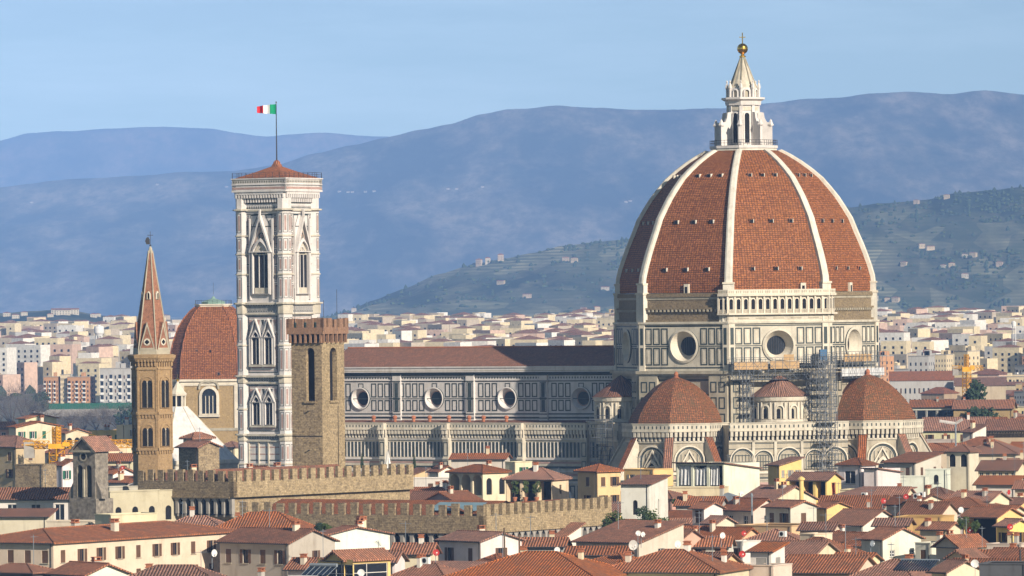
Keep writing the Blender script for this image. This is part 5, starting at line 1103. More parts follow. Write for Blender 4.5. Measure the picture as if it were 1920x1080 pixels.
 # ---- middle rows in the centre
 (1290, 1366, 1374, 1023, 950, 'gf', 18, 'white', 'long low white house with two small red shutters', dict(nf=2, nr=0, fl=1, sh='brown', wh=(1.2, 1.3), first=.5)),
 (1366, 1392, 1410, 1015, 965, 'flat', 0, 'white', 'small white block behind the brown satellite dish', dict(nf=1, nr=0, fl=1, ch=0)),
 (1080, 1198, 1282, 1017, 905, 'shed', 32, 'pale', 'house with long red roof and a stained pale gable with a six pane window', dict(nf=0, nr=1, fl=1, sh='bars', wh=(1.6, 2.4), ch=1, a=-40)),
 (1062, 1172, 1180, 1039, 885, 'gf', 9, 'cream', 'low brown roof strip with cream eave below the long red roof', dict(nf=0, nr=0)),
 (1030, 1052, 1090, 1010, 955, 'shed', 24, 'white', 'white parapet rising steeply beside a sunken roof terrace', dict(nf=0, nr=0, ch=0, a=-40)),
 (978, 1056, 1064, 1023, 930, 'gf', 12, 'grey', 'shallow brown roof over a dark shaded storey with a white satellite dish', dict(nf=2, nr=0, fl=1, wh=(2.2, 1.6))),
 (823, 901, 978, 1015, 900, 'gf', 14, 'white', 'white gabled house with a pinkish door between two iron poles', dict(nf=2, nr=1, fl=1, wh=(1.1, 2.4), sh='brown', ch=1)),
 (735, 806, 820, 1037, 890, 'gf', 20, 'cream', 'red roof left of the white gabled house', dict(nf=0, nr=0)),
 (740, 832, 872, 1082, 832, 'hip', 36, 'cream', 'orange red hipped roof with a white air conditioner box', dict(nf=0, nr=0, ch=2)),
 (838, 1112, 1190, 1084, 805, 'hip', 42, 'cream', 'very large dark red roof in the lowest row right of the orange red roof', dict(nf=0, nr=0, ch=2)),
 (1125, 1345, 1404, 1073, 812, 'hip', 36, 'cream', 'very large dark red roof with three white chimneys in the lowest row', dict(nf=0, nr=0, ch=4)),
 (1256, 1330, 1345, 985, 1060, 'gf', 10, 'cream', 'low roofed shed right of the bushes, below the white terrace', dict(nf=0, nr=0)),
 # ---- left part
 (-45, 134, 150, 934, 1000, 'gf', 32, 'white', 'church nave with long red roof running to the dark bell gable', dict(nf=4, nr=0, fl=1, wh=(1.6, 3.2), ch=0, sh='plain', first=1.0)),
 (-45, 88, 96, 968, 972, 'shed', 6, 'pale', 'lower church aisle with narrow red roof strip at the left edge', dict(nf=0, nr=0, ch=0)),
 (88, 172, 190, 977, 962, 'flat', 0, 'pale', 'terrace storey with four dark arches and a balustrade below the bell gable', dict(nf=4, nr=0, fl=1, arch=True, wh=(1.9, 2.6), first=1.2, ch=0)),
 (196, 206, 331, 922, 1000, 'flat', 0, 'stained', 'pale stained building with small arched windows left of the palace battlements', dict(nf=0, nr=4, fl=1, arch=True, wh=(1.2, 2.4), first=2.6, ch=0, a=-52)),
 (188, 205, 262, 913, 1015, 'flat', 0, 'stained', 'raised cream parapet on top of the stained arched building', dict(nf=0, nr=0, ch=0, a=-52)),
 (178, 208, 295, 965, 955, 'flat', 0, 'cream', 'cream lower terrace with two green arched windows', dict(nf=0, nr=3, fl=1, arch=True, wh=(1.8, 2.0), first=1.4, ch=0, a=-50)),
 (-60, 100, 446, 1018, 850, 'hip', 20, 'cream', 'long cream palazzo with a row of brown windows in the lower left corner', dict(nf=5, nr=10, fl=2, sh='brown', a=-33, ch=2, wh=(1.1, 1.8))),
 (412, 541, 628, 1018, 868, 'gf', 22, 'grey', 'grey fronted house with red roof and a bright white gable', dict(nf=4, nr=0, fl=1, wh=(1.1, 2.0), sh='brown')),
 (400, 562, 590, 994, 930, 'hip', 36, 'grey', 'large plain red hipped roof just below the lower battlements', dict(nf=0, nr=0, ch=1)),
 (320, 405, 420, 985, 940, 'hip', 20, 'cream', 'small red hipped roof left of the large plain hipped roof', dict(nf=0, nr=0)),
 (597, 604, 731, 1005, 892, 'gf', 14, 'white', 'long bright white wall with chimney stubs below the lower battlements', dict(nf=0, nr=0, a=-52, ch=2)),
 (640, 651, 680, 993, 905, 'flat', 0, 'white', 'short white chimney block on the long white wall', dict(nf=0, nr=0, ch=2)),
 (612, 645, 732, 1049, 830, 'gs', 16, 'yellow', 'yellow roof loggia with a wide three part window and dark grey side', dict(nf=1, nr=1, fl=1, wh=(7.5, 2.6), sh='bars', first=.7, ch=0, a=-48)),
 (540, 606, 630, 1066, 858, 'gf', 28, 'white', 'red roof sloping down beside the bright white gable', dict(nf=0, nr=0)),
 (690, 740, 752, 1052, 850, 'gf', 17, 'white', 'red roof right of the yellow loggia with the wide window', dict(nf=0, nr=0)),
 (230, 400, 425, 1090, 790, 'hip', 26, 'cream', 'ribbed red roof along the bottom edge below the long cream palazzo', dict(nf=0, nr=0, ch=1)),
 (95, 160, 240, 1078, 800, 'gf', 18, 'white', 'low white gabled house at the bottom edge below the long cream palazzo', dict(nf=0, nr=0, ch=1)),
 (-30, 60, 100, 1074, 805, 'hip', 10, 'dark', 'dark flat roof edge in the lower left corner', dict(nf=0, nr=0, ch=0, tile='tile_brown')),
 (415, 520, 560, 1095, 800, 'flat', 0, 'white', 'white terrace wall at the bottom edge below the grey fronted house', dict(nf=0, nr=0, ch=1)),
 (335, 372, 411, 838, 1110, 'gf', 6, 'stone', 'square rough stone tower house in front of the white baptistery roof', dict(nf=0, nr=0, stone_='bargello_dark_shade', ch=0)),
 (347, 362, 375, 822, 1118, 'hip', 6, 'white', 'small white turret room on top of the stone tower house', dict(nf=1, nr=1, fl=1, wh=(1.0, 1.3), first=.3, ch=0)),
 (-45, 30, 84, 838, 1200, 'hip', 18, 'tan', 'tall tan house with a wide red hipped roof at the left edge', dict(nf=3, nr=1, fl=3)),
 (28, 80, 104, 871, 1150, 'flat', 0, 'stone', 'low rough brown stone block below the tall tan house', dict(nf=0, nr=0, ch=0, stone_='bargello_dark_shade')),
 (20, 30, 114, 801, 1420, 'gf', 9, 'cream', 'pale cream building with a narrow roof and two dark windows behind the crane', dict(nf=0, nr=4, fl=1, a=-50)),
 (46, 48, 106, 785, 1440, 'gf', 4, 'cream', 'cream upper storey rising behind the pale cream building', dict(nf=0, nr=0, a=-50, ch=0)),
 (112, 117, 144, 872, 1180, 'gf', 8, 'white', 'white gabled house between the crane and the bell gable', dict(nf=0, nr=2, fl=1, a=-45)),
 (118, 123, 166, 812, 1400, 'gf', 7, 'cream', 'low cream building with three dark arched doors', dict(nf=0, nr=3, fl=1, arch=True, wh=(1.6, 2.6), a=-50)),
 (165, 168, 233, 808, 1440, 'flat', 0, 'yellow', 'flat yellow block with a green shutter left of the spire tower', dict(nf=0, nr=3, fl=1, sh='green', a=-50)),
 (231, 234, 250, 797, 1430, 'flat', 0, 'cream', 'narrow cream block touching the spire tower on its left', dict(nf=0, nr=1, fl=1, a=-45)),
 (200, 204, 250, 838, 1320, 'gf', 10, 'cream', 'cream gable with one window close left of the spire tower', dict(nf=0, nr=1, fl=1, a=-45)),
 (195, 246, 252, 863, 1280, 'gf', 11, 'cream', 'short red roof close left of the spire tower', dict(nf=2, nr=0, fl=1)),
 (196, 212, 250, 888, 1200, 'gf', 10, 'white', 'white stepped house with red dishes below the short red roof', dict(nf=1, nr=2, fl=1, a=-45)),
 (200, 240, 262, 905, 1130, 'shed', 9, 'white', 'low white house with red lean-to roof at the foot of the spire tower', dict(nf=2, nr=1, fl=1)),
 (84, 110, 140, 850, 1290, 'hip', 10, 'cream', 'small cream house with a row of windows behind the crane mast', dict(nf=2, nr=1, fl=1)),
 (-40, 20, 30, 868, 1260, 'gf', 10, 'rose', 'red roofed house behind the low stone block', dict(nf=0, nr=0)),
 (-60, 20, 28, 802, 1480, 'gf', 12, 'rose', 'dark red roofed row at the left edge above the tan house', dict(nf=3, nr=0, fl=1)),
 (412, 440, 452, 838, 1480, 'hip', 18, 'cream', 'red roofed house squeezed between baptistery roof and bell tower', dict(nf=0, nr=0)),
 (425, 500, 548, 893, 1085, 'hip', 16, 'rose', 'red roof with two round skylights behind the upper battlements', dict(nf=0, nr=0, ch=2)),
 (300, 360, 420, 905, 1060, 'hip', 18, 'cream', 'red roof showing behind the shaded upper battlements', dict(nf=0, nr=0)),
 (640, 700, 760, 905, 1090, 'flat', 0, 'cream', 'pale terrace behind the sunlit battlements holding closed parasols', dict(nf=0, nr=0, ch=0)),
 # ---- right, behind the tribune
 (1738, 1800, 1815, 845, 1330, 'gf', 12, 'cream', 'red roof with dark eave behind the arched turret', dict(nf=0, nr=0)),
 (1800, 1905, 1930, 851, 1300, 'hip', 22, 'cream', 'wide red roof with a pale chimney right of the arched turret', dict(nf=0, nr=0, ch=3)),
 (1812, 1824, 1849, 810, 1450, 'shed', 12, 'white', 'white wedge shaped gable beside a small red roof', dict(nf=0, nr=2, fl=1, a=-40, wh=(.9, 1.2))),
 (1848, 1928, 1940, 806, 1480, 'gf', 18, 'tan', 'long palazzo with a row of small round arches under a dark red roof', dict(nf=16, nr=0, fl=1, arch=True, wh=(1.0, 1.4), first=.5)),
 (1728, 1850, 1860, 806, 1500, 'gf', 22, 'cream', 'wide dark red roof above the grey roof terrace', dict(nf=4, nr=0, fl=1)),
 (1728, 1788, 1792, 824, 1420, 'flat', 0, 'grey', 'grey flat roof terrace with pale awning right of the east tribune', dict(nf=0, nr=0, ch=1)),
 (1707, 1786, 1791, 762, 1700, 'gf', 11, 'white', 'long white building with three large blank windows under a brown roof', dict(nf=4, nr=0, fl=1, wh=(5.5, 3.6), sh='plain', first=1.0)),
 (1788, 1898, 1904, 765, 1690, 'gf', 14, 'tan', 'long tan brick building with a white eave and flat dark roof', dict(nf=5, nr=0, fl=1, wh=(3.4, .8), first=3.0, stone_='ochre_wall', tile='tile_brown')),
 (1868, 1925, 1935, 872, 1240, 'gf', 10, 'rose', 'red roofed house with small shaded terrace at the right edge', dict(nf=0, nr=0, ch=2)),
 (1903, 1940, 1950, 915, 1140, 'gf', 12, 'cream', 'end of a red roof at the right edge below the wire fence terrace', dict(nf=0, nr=0)),
 (1893, 1925, 1940, 790, 1560, 'gf', 6, 'cream', 'cream house end at the right edge beside the domed turret', dict(nf=2, nr=0, fl=1)),
 (1835, 1880, 1890, 792, 1580, 'gf', 8, 'tan', 'short red roof in front of the long tan brick building', dict(nf=0, nr=0)),
]
HR = {}
for i, (xl, xc, xr, ye, Y, roof, rise, wc, label, kw) in enumerate(H):
    HR[label] = house(xl, xc, xr, ye, Y, roof, rise, wc, label, **kw)
def hr(sub): return next(v for k, v in HR.items() if sub in k)
# ---- more small houses wherever the rows above leave room
fr2 = random.Random(77); used_l = {h[8] for h in H}; foot = [(r.location.x, r.location.y, max(w, d) * .55) for r, w, d, *_ in HOUSES]; named = [(h[8], (h[0] + h[2]) / 2, h[3], h[4]) for h in H]
foot += [(C0.x, CY, 62), (C0.x - 45, CY + 28, 42), *[(q.location.x, q.location.y, r_) for q, r_ in ((pal1, 24), (pal2, 20), (pt, 7), (ht, 7), (bt, 12), (bp_, 19), (md, 20))]]
nfill = 0
for _ in range(9000):
    if nfill >= 95: break
    Y = fr2.uniform(815, 1690); px = fr2.uniform(-30, 1950) if Y > 1000 else fr2.uniform(560, 1950)
    if 330 < px < 1160 and Y > 1270: continue
    x = P(px, 900, Y).x; w = fr2.uniform(6, 12); d = fr2.uniform(6, 10)
    if any(hypot(x - a, Y - b_) < r_ + max(w, d) * .5 for a, b_, r_ in foot): continue
    ze = fr2.uniform(14.5, 18.5) if Y < 1250 else fr2.uniform(16, 21); ye = 573 - (px - 960) * .01134 + (55 - ze) * F / Y; sg = F / Y; a = R(fr2.choice([-32, -36, -28, -42, 35]) ); A_ = w * cos(a) * sg
    if a > 0: continue
    near = min(named, key=lambda q: abs(q[1] - px) + abs(q[2] - ye) * 1.5); rel = 'left of' if px < near[1] - 18 else 'right of' if px > near[1] + 18 else 'behind' if Y > near[3] else 'in front of'
    wc, cw = fr2.choice([('white', 'white'), ('cream', 'cream'), ('yellow', 'yellow'), ('pale', 'pale'), ('peach', 'peach'), ('cream', 'cream'), ('rose', 'rose')]); kd, kw_ = fr2.choice([('gf', 'gabled'), ('hip', 'hipped'), ('shed', 'lean-to'), ('gf', 'gabled')])
    lab = 'small %s house, %s roof, %s the %s' % (cw, kw_, rel, short(near[0], 7))
    if lab in used_l: continue
    used_l.add(lab); xc = px + A_ * .35; foot.append((x, Y, max(w, d) * .55)); nfill += 1
    house(xc - A_, xc, xc + d * abs(sin(a)) * sg, ye, Y, kd, fr2.uniform(1.2, 2.4) * sg, wc, lab, a=math.degrees(a), fl=1, ch=fr2.choice([0, 0, 0, 1]))
# ---- things on the roofs
def local_roof_z(H_, x, y):
    root, w, d, ze, h, roof, Y = H_
    if roof == 'gf' : return ze + .3 + h * (1 - abs(y) / (d / 2))
    if roof == 'hip': return ze + .3 + h * min(1 - abs(y) / (d / 2), (w / 2 - abs(x)) / (min(w, d) / 2)) if d < w else ze + .3 + h * min(1 - abs(x) / (w / 2), (d / 2 - abs(y)) / (min(w, d) / 2))
    if roof == 'gs': return ze + .3 + h * (1 - abs(x) / (w / 2))
    if roof == 'shed': return ze + .3 + h * (.5 + y / d)
    if roof == 'shedb': return ze + .2 - h * (.5 + y / d)
    return ze
def dish(px, py, Y, r, col, label):
    p = P(px, py, Y); t = thing('satellite_dish', p, R(rnd.uniform(-10, 50)), label, 'satellite dish', 'satellite dishes on the roofs'); m = MB(); pr = [(0, -.12)] + [(r * k / 4, -.12 + .2 * r * (k / 4) ** 2) for k in range(1, 5)]
    A = []
    for (r0, y0), (r1, y1) in zip(pr[:-1], pr[1:]):
        for i in range(16):
            a, b_ = 2 * pi * i / 16, 2 * pi * (i + 1) / 16; q = [(r0 * cos(a), -y0, r0 * sin(a)), (r0 * cos(b_), -y0, r0 * sin(b_)), (r1 * cos(b_), -y1, r1 * sin(b_)), (r1 * cos(a), -y1, r1 * sin(a))]
            m.poly(q if r0 > 0 else [q[0], q[2], q[3]], col)
    m.build('reflector', t); m = MB(); m.bar((0, .1, 0), (0, .5, -.1), .05, 'lead'); m.bar((0, .5, .1), (0, .5, -r - 1.6), .05, 'lead'); m.bar((0, 0, -r * .9), (0, -r * .9, 0), .03, 'lead'); m.box(-.08, -r * .95, -.08, .08, -r * .85, .08, 'white_paint'); m.build('arm', t)
for px, py, Y, r, c_, l in [
    (1197, 1000, 895, .42, 'white_paint', 'white satellite dish, left of the pair on the long red roof below the bushes'), (1206, 1002, 893, .40, 'white_paint', 'white satellite dish, right of the pair on the long red roof below the bushes'),
    (1271, 1020, 880, .55, 'white_paint', 'round white satellite dish right of the stained pale gable'), (1390, 925, 1080, .48, 'white_paint', 'white satellite dish on the metal roof below the curtained loggia'),
    (1355, 1004, 945, .5, 'white_paint', 'white satellite dish above the long low white house'), (1187, 1022, 880, .75, 'canvas', 'large cream satellite dish beside the six pane window'),
    (1045, 1031, 900, .45, 'white_paint', 'white satellite dish under the shallow brown roof in the centre'), (1636, 1019, 905, .45, 'lead', 'grey satellite dish left of the stained white gable'),
    (1802, 956, 985, .5, 'white_paint', 'white satellite dish beside the green shuttered house'), (1828, 1057, 790, .55, 'white_paint', 'white satellite dish above the dark grey metal roof'),
    (1395, 1000, 950, .42, 'red_paint', 'brown red satellite dish on the small white block'), (1894, 988, 955, .5, 'red_paint', 'brown red satellite dish on the bright yellow corner house'),
    (1657, 939, 1085, .5, 'red_paint', 'brown red satellite dish, left of two above the cream gable'), (1699, 931, 1085, .5, 'red_paint', 'brown red satellite dish, right of two above the cream gable'),
    (1819, 994, 960, .45, 'red_paint', 'brown red satellite dish among the plants of the dark loggia'), (1892, 923, 1090, .48, 'red_paint', 'brown red satellite dish beside the wire fence terrace'),
    (818, 1036, 870, .5, 'red_paint', 'brown red satellite dish at the foot of the white gabled house'), (1392, 1039, 870, .5, 'red_paint', 'brown red satellite dish beside the white block with grey shutters'),
    (230, 877, 1190, .4, 'red_paint', 'brown red satellite dish on the white stepped house by the spire tower'), (1452, 943, 1070, .35, 'red_paint', 'small brown dish on the pale gabled house with the steel flue'),
    (402, 1037, 800, .5, 'white_paint', 'white satellite dish at the end of the long cream palazzo'), (677, 1074, 815, .5, 'white_paint', 'white satellite dish in the wide window of the yellow roof loggia')]:
    dish(px, py, Y, r, c_, l)
def nearest_words(i, lab): return lab
def antenna(H_, x, y, hgt, label, kind=0):
    root, w, d, ze, h, roof, Y = H_; z = local_roof_z(H_, x, y); M = Matrix.Rotation(root.rotation_euler.z, 3, 'Z'); p = root.location + M @ Vector((x, y, z))
    t = thing('roof_antenna', p, R(rnd.uniform(0, 180)), label, 'antenna', 'antennas on the roofs'); m = MB(); m.bar((0, 0, -.8), (0, 0, hgt), .05, 'lead', 4); m.build('mast', t)
    m = MB(); m.bar((-.9, 0, hgt - .3), (.9, 0, hgt - .3), .035, 'lead', 3)
    for i in range(6): q = -.8 + i * .32; l_ = .25 + .05 * i; m.bar((q, -l_, hgt - .3), (q, l_, hgt - .3), .025, 'lead', 3)
    if kind: m.bar((0, -.6, hgt - 1.0), (0, .6, hgt - 1.0), .03, 'lead', 3)
    m.build('aerial', t)
ac = 0
for k, (H_, spec) in enumerate(zip(HOUSES, H)):
    root, w, d, ze, h, roof, Y = H_
    if spec[2] < 20 or spec[0] > 1900 or Y > 1310 or roof == 'flat' or k % 5 == 3 or w < 5: continue
    side = rnd.choice([-1, 1])
    antenna(H_, side * rnd.uniform(.1, .35) * w, rnd.uniform(-.15, .2) * d, rnd.uniform(2.2, 4.2), short('antenna on the ' + spec[8]), k % 2); ac += 1
def put(name, px, py, Y, label, cat, group=None, rz=R(-32)): p = P(px, py, Y); return thing(name, p, rz, label, cat, group)
# solar tubes
t = put('solar_collector', 1716, 1062, 805, 'black solar tube collector lying on the big bright red roof', 'solar collector'); m = MB()
for i in range(14): m.bar((-2.6 + i * .4, -1.2, -.5), (-2.6 + i * .4, 1.5, .75), .13, 'solar', 6)
m.bar((-2.9, 1.5, .8), (2.9, 1.5, .8), .16, 'lead', 6); m.build('tubes', t)
t = put('solar_collector', 600, 1070, 800, 'dark glass solar panel with pale tank left of the yellow roof loggia', 'solar collector'); m = MB(); m.poly([(-2.3, -1.2, -.6), (2.0, -1.2, -.6), (2.0, 1, .5), (-2.3, 1, .5)], 'solar'); m.bar((-2.3, 1.1, .7), (2.0, 1.1, .7), .25, 'lead', 8)
for i in range(6): m.bar((-2.3 + i * .86, -1.2, -.56), (-2.3 + i * .86, 1, .54), .04, 'lead', 4)
m.build('panel', t)
# air conditioners
for px, py, Y, l in [(799, 1051, 815, 'white air conditioner box on the orange red hipped roof'), (1621, 928, 1140, 'white air conditioner on the low yellow penthouse'), (1729, 927, 1082, 'white air conditioner, right of the pair beside the short yellow gable'), (1719, 930, 1080, 'grey white air conditioner, left of the pair beside the short yellow gable'), (1468, 1001, 950, 'grey air conditioner on the low red hipped roof')]:
    t = put('air_conditioner', px, py, Y, l, 'air conditioner', 'air conditioners on the roofs'); m = MB(); m.box(-.55, -.3, -.45, .55, .3, .45, 'white_paint'); m.build('casing', t); m = MB(); f = Fr(0, -.3, R(-90)); f.cone(m, -.1, 0, .36, .03, .3, .05, 'lead', 12); f.disc(m, -.1, 0, .3, .02, 'dark'); m.build('fan', t)
# closed parasols on the terrace behind the battlements
for px, pt_, pb, mat_, l in [(679, 848, 884, 'leaf_dark', 'closed dark green parasol, left of three on the terrace behind the battlements'), (727, 843, 886, 'white_paint', 'closed white parasol, tallest of three on the terrace behind the battlements'), (777, 850, 884, 'leaf_dark', 'closed dark parasol at the right end of the sunlit battlements')]:
    p = P(px, pb, 1075); t = thing('parasol', (p.x, p.y, p.z), 0, l, 'parasol', 'closed parasols behind the battlements'); hh = P(px, pt_, 1075).z - p.z; m = MB(); m.bar((0, 0, -3), (0, 0, hh), .05, 'wood'); m.build('pole', t)
    m = MB(); wv = .75 if 'white' in mat_ else .4
    for i in range(16):
        a, b_ = 2 * pi * i / 16, 2 * pi * (i + 1) / 16; r0, r1 = (wv, wv * .6) if i % 2 else (wv * .6, wv); m.poly([(r0 * cos(a), r0 * sin(a), .8), (r1 * cos(b_), r1 * sin(b_), .8), (.1 * cos(b_), .1 * sin(b_), hh)], mat_); m.poly([(r0 * cos(a), r0 * sin(a), .8), (r1 * cos(b_), r1 * sin(b_), .8), (0, 0, .5)], mat_)
    m.build('canopy', t)
# curtains of the white loggia
root, w, d, ze, h = hr('hung with pale grey curtains'); st = w / 3
for i, l in enumerate(('left', 'middle', 'right')):
    m = MB(); x0, x1 = -w / 2 + i * st + .35, -w / 2 + (i + 1) * st - (.35 if i < 2 else 1.2); n = 24
    for j in range(n):
        a, b_ = j / n, (j + 1) / n; f_ = lambda q: .16 * sin(q * 21 + i) + .08 * sin(q * 47)
        xa, xb = x0 + (x1 - x0) * a, x0 + (x1 - x0) * b_; za_ = ze - .45 - .5 * sin(a * pi) * (i == 1); zb_ = ze - .45 - .5 * sin(b_ * pi) * (i == 1)
        m.poly([(xa, -d / 2 + .35 + f_(a) * 1.6, ze - 4.2), (xb, -d / 2 + .35 + f_(b_) * 1.6, ze - 4.2), (xb, -d / 2 + .35 + f_(b_) * .5, zb_), (xa, -d / 2 + .35 + f_(a) * .5, za_)], 'sheet_white')
    o = m.build('curtain', None, root.location, root.rotation_euler.z); tag(o, 'pale grey curtain in the %s bay of the white house loggia' % l, 'curtain', 'curtains of the white loggia')
# flues, ladder, netting, poles
for px, pt_, pb, Y, r, mt, nm, l in [(1410, 928, 980, 1062, .16, 'lead', 'flue', 'shiny steel flue pipe on the pale gabled house'), (1503, 897, 945, 1100, .42, 'plaster', 'flue', 'fat round yellow chimney pipe beside the yellow loggia house'), (946, 990, 1045, 890, .13, 'wood', 'iron_pole', 'dark iron pole, left of two before the white gabled house'), (974, 1002, 1045, 890, .13, 'wood', 'iron_pole', 'dark iron pole, right of two before the white gabled house'), (1913, 1030, 1057, 830, .14, 'iron', 'flue', 'dark thin flue at the right edge above the grey metal roof')]:
    p = P(px, pb, Y); hh = P(px, pt_, Y).z - p.z; m = MB(); m.bar((0, 0, -3), (0, 0, hh), r, mt, 10)
    if r > .15: m.lathe([(r * 1.6, hh - .3), (r * 1.6, hh), (r * .4, hh + .35), (0, hh + .4)], 10, mt)
    o = m.build(nm, None, p, 0, color=WC['yellow']); tag(o, l, 'pole' if nm == 'iron_pole' else 'flue')
p = P(1566, 938, 1150); m = MB(); hh = 3.4
for s_ in (-.25, .25): m.bar((s_, 0, -1), (s_ - .4, .3, hh), .05, 'red_paint')
for i in range(9): m.bar((-.25 - .4 * (i * .4 + .6) / 4.4, 0, -.6 + i * .42), (.25 - .4 * (i * .4 + .6) / 4.4, 0, -.6 + i * .42), .04, 'red_paint')
o = m.build('ladder', None, p, 0); tag(o, 'red ladder leaning at the yellow loggia house', 'ladder')
m = MB(); p = P(1610, 972, 1060)
for i in range(14):
    x = -1.9 + i * .28; m.bar((x, 0, -1.1), (x, 0, 1.0 + .15 * sin(i)), .03, 'red_paint', 3)
for j in range(8): m.bar((-1.9, 0, -1 + j * .28), (1.9, 0, -1 + j * .28), .03, 'red_paint', 3)
o = m.build('safety_netting', None, p, R(-20)); tag(o, 'red safety netting under the lower brown roof strip', 'netting')
# ---------------------------------------------------------------- plants
def tree(px, pyb, Y, hgt, rad, label, mat='leaf', n=900, name='tree', trunk=.25, cat='tree', group=None, shape=1.0, zb=None, leaf=.35, bare=False, drop=0, seed=0):
    rr = random.Random(seed + int(px * 7 + Y)); p = P(px, pyb, Y)
    if zb is not None: p.z = zb
    t = thing(name, p, 0, label, cat, group); m = MB(); ht = hgt * trunk
    m.bar((0, 0, -drop - .3), (0, 0, ht * 1.2), rad * .07 + .05, 'bark', 6, rad * .05 + .03); tips = []
    for i in range(7):
        a = rr.uniform(0, 2 * pi); rd = rad * rr.uniform(.3, .75); q = (rd * cos(a), rd * sin(a), ht + (hgt - ht) * rr.uniform(.3, .9)); m.bar((0, 0, ht * rr.uniform(.5, 1.1)), q, rad * .035 + .02, 'bark', 4, .02); tips.append(q)
        if bare:
            for _ in range(14):
                e = (q[0] + rr.gauss(0, rad * .3), q[1] + rr.gauss(0, rad * .3), q[2] + rr.uniform(-.1, .35) * hgt); m.bar(q, e, .05, 'bark', 3, .01)
    m.build('trunk', t)
    m = MB(); cl = []
    for i in range(13):
        a = rr.uniform(0, 2 * pi); u = rr.uniform(-1, 1); rq = rr.uniform(.25, .8); s_ = sqrt(1 - u * u); zc = ht + (hgt - ht) * .5
        cl.append((rad * rq * s_ * cos(a), rad * rq * s_ * sin(a), zc + u * rq * (hgt - ht) * .5 * shape, rad * rr.uniform(.28, .5)))
    for i in range(n):
        cx, cy, cz, cr = rr.choice(cl); v = Vector((rr.gauss(0, 1), rr.gauss(0, 1), rr.gauss(0, 1))).normalized() * cr * rr.uniform(.55, 1.1)
        c = Vector((cx, cy, cz)) + v; u = Vector((rr.gauss(0, 1), rr.gauss(0, 1), rr.gauss(0, 1))).normalized(); w = u.orthogonal().normalized(); l_ = leaf * rr.uniform(.6, 1.4)
        if bare: m.bar(c, c + (v.normalized() + Vector((0, 0, .7))) * l_ * 2.2, .035, mat, 3, .01)
        else: m.poly([c - u * l_, c - w * l_ * .6, c + u * l_, c + w * l_ * .6], mat)
    m.build('crown', t); return t
for i, (px, py, h_, r_, lb, mt) in enumerate([(1155, 1000, 3.6, 1.9, 'dark green bush at the left end of the roof garden before the white tower block', 'leaf'), (1138, 1002, 2.6, 1.4, 'small low bush with reddish pots, left end of the roof garden', 'leaf_dark'), (1206, 1000, 4.6, 1.7, 'tall dark bush in front of the arched door of the white tower block', 'leaf_dark'), (1228, 1001, 3.6, 1.9, 'round olive green bush right of the arched door of the white tower block', 'leaf'), (1244, 1000, 2.6, 1.3, 'low bush at the right end of the roof garden', 'leaf'), (1268, 952, 1.8, 1.0, 'small bush on the yellow terrace below the curtained loggia', 'leaf'),
    (1806, 995, 2.8, 1.2, 'yellow green bush left of the dark loggia at the right edge', 'leaf'), (1829, 1000, 2.0, 1.0, 'low green bush on the terrace of the dark loggia', 'leaf'), (598, 1001, 1.8, 1.0, 'dark shrub on the white wall below the lower battlements', 'leaf_dark'), (612, 997, 1.3, .8, 'small olive shrub right of the dark shrub on the white wall', 'leaf')]):
    tree(px, py, 925 if px < 1500 and py > 970 else 1130 if py < 960 else 960 if px > 1500 else 900, h_, r_, lb, mt, 420, 'bush', .12, 'bush', 'bushes on the roofs', drop=5, leaf=.2)
for i, (px, lb) in enumerate([(965, 'left'), (985, 'middle'), (1006, 'right')]):
    t = tree(px, 934, 1128, 3.6, .85, 'clipped potted tree, %s of three inside the cream roof loggia' % lb, 'leaf', 420, 'potted_tree', .08, 'potted tree', 'potted trees in the loggia', leaf=.16, drop=1)
    m = MB(); m.lathe([(.3, -.6), (.5, .1), (.5, .2), (0, .2)], 12, 'terracotta'); m.build('pot', t)
tree(1838, 795, 1690, 14, 7.5, 'large dark evergreen tree beyond the brick building right of the dome', 'leaf_dark', 2600, 'evergreen_tree', .2, leaf=.7, zb=10, drop=10, group='evergreens right of the dome'); tree(1822, 760, 1760, 16, 4.5, 'taller narrow evergreen standing behind the large dark evergreen', 'leaf_dark', 1400, 'evergreen_tree', .2, leaf=.6, zb=17, drop=17, group='evergreens right of the dome'); tree(1872, 790, 1720, 10, 5.5, 'lower dark evergreen right of the large one', 'leaf_dark', 1200, 'evergreen_tree', .2, leaf=.6, zb=10, drop=10, group='evergreens right of the dome')
k = 0
for px, Y, h_, r_ in [(-6, 2790, 17, 11), (22, 2760, 21, 12), (50, 2780, 20, 12), (66, 2750, 15, 10), (112, 2700, 9, 9), (136, 2690, 9, 9), (158, 2710, 9, 9), (180, 2700, 10, 9), (202, 2690, 10, 9), (223, 2700, 11, 10), (242, 2690, 11, 10), (1702, 1760, 22, 6), (1722, 1800, 22, 6), (1752, 1790, 23, 7), (1775, 1800, 23, 7)]:
    k = k + 1 if px != 1702 else 1; nw = ['first', 'second', 'third', 'fourth', 'fifth', 'sixth', 'seventh', 'eighth', 'ninth', 'tenth', 'eleventh'][k - 1]
    lb = ('leafless winter tree left of the spire tower, %s from the left in its belt' if px < 300 else 'leafless winter tree behind the right tribune dome, %s from the left before the old block') % nw
    tree(px, 760, Y, h_, r_, lb, 'twig', 900, 'bare_tree', .15, zb=0, drop=1, bare=True, group='leafless winter trees', leaf=.7)
tree(76, 735, 2800, 19, 6, 'dark evergreen between the leafless trees and the orange apartment block', 'leaf_dark', 900, 'evergreen_tree', .2, leaf=.8, zb=0, drop=1); tree(240, 760, 2640, 12, 7, 'dark pine close left of the spire tower', 'leaf_dark', 700, 'pine_tree', .3, leaf=.7, zb=0, drop=1)
m = MB(); Yq = 2950; p = P(64, 757, Yq); q = P(252, 757, Yq); m2 = MB()
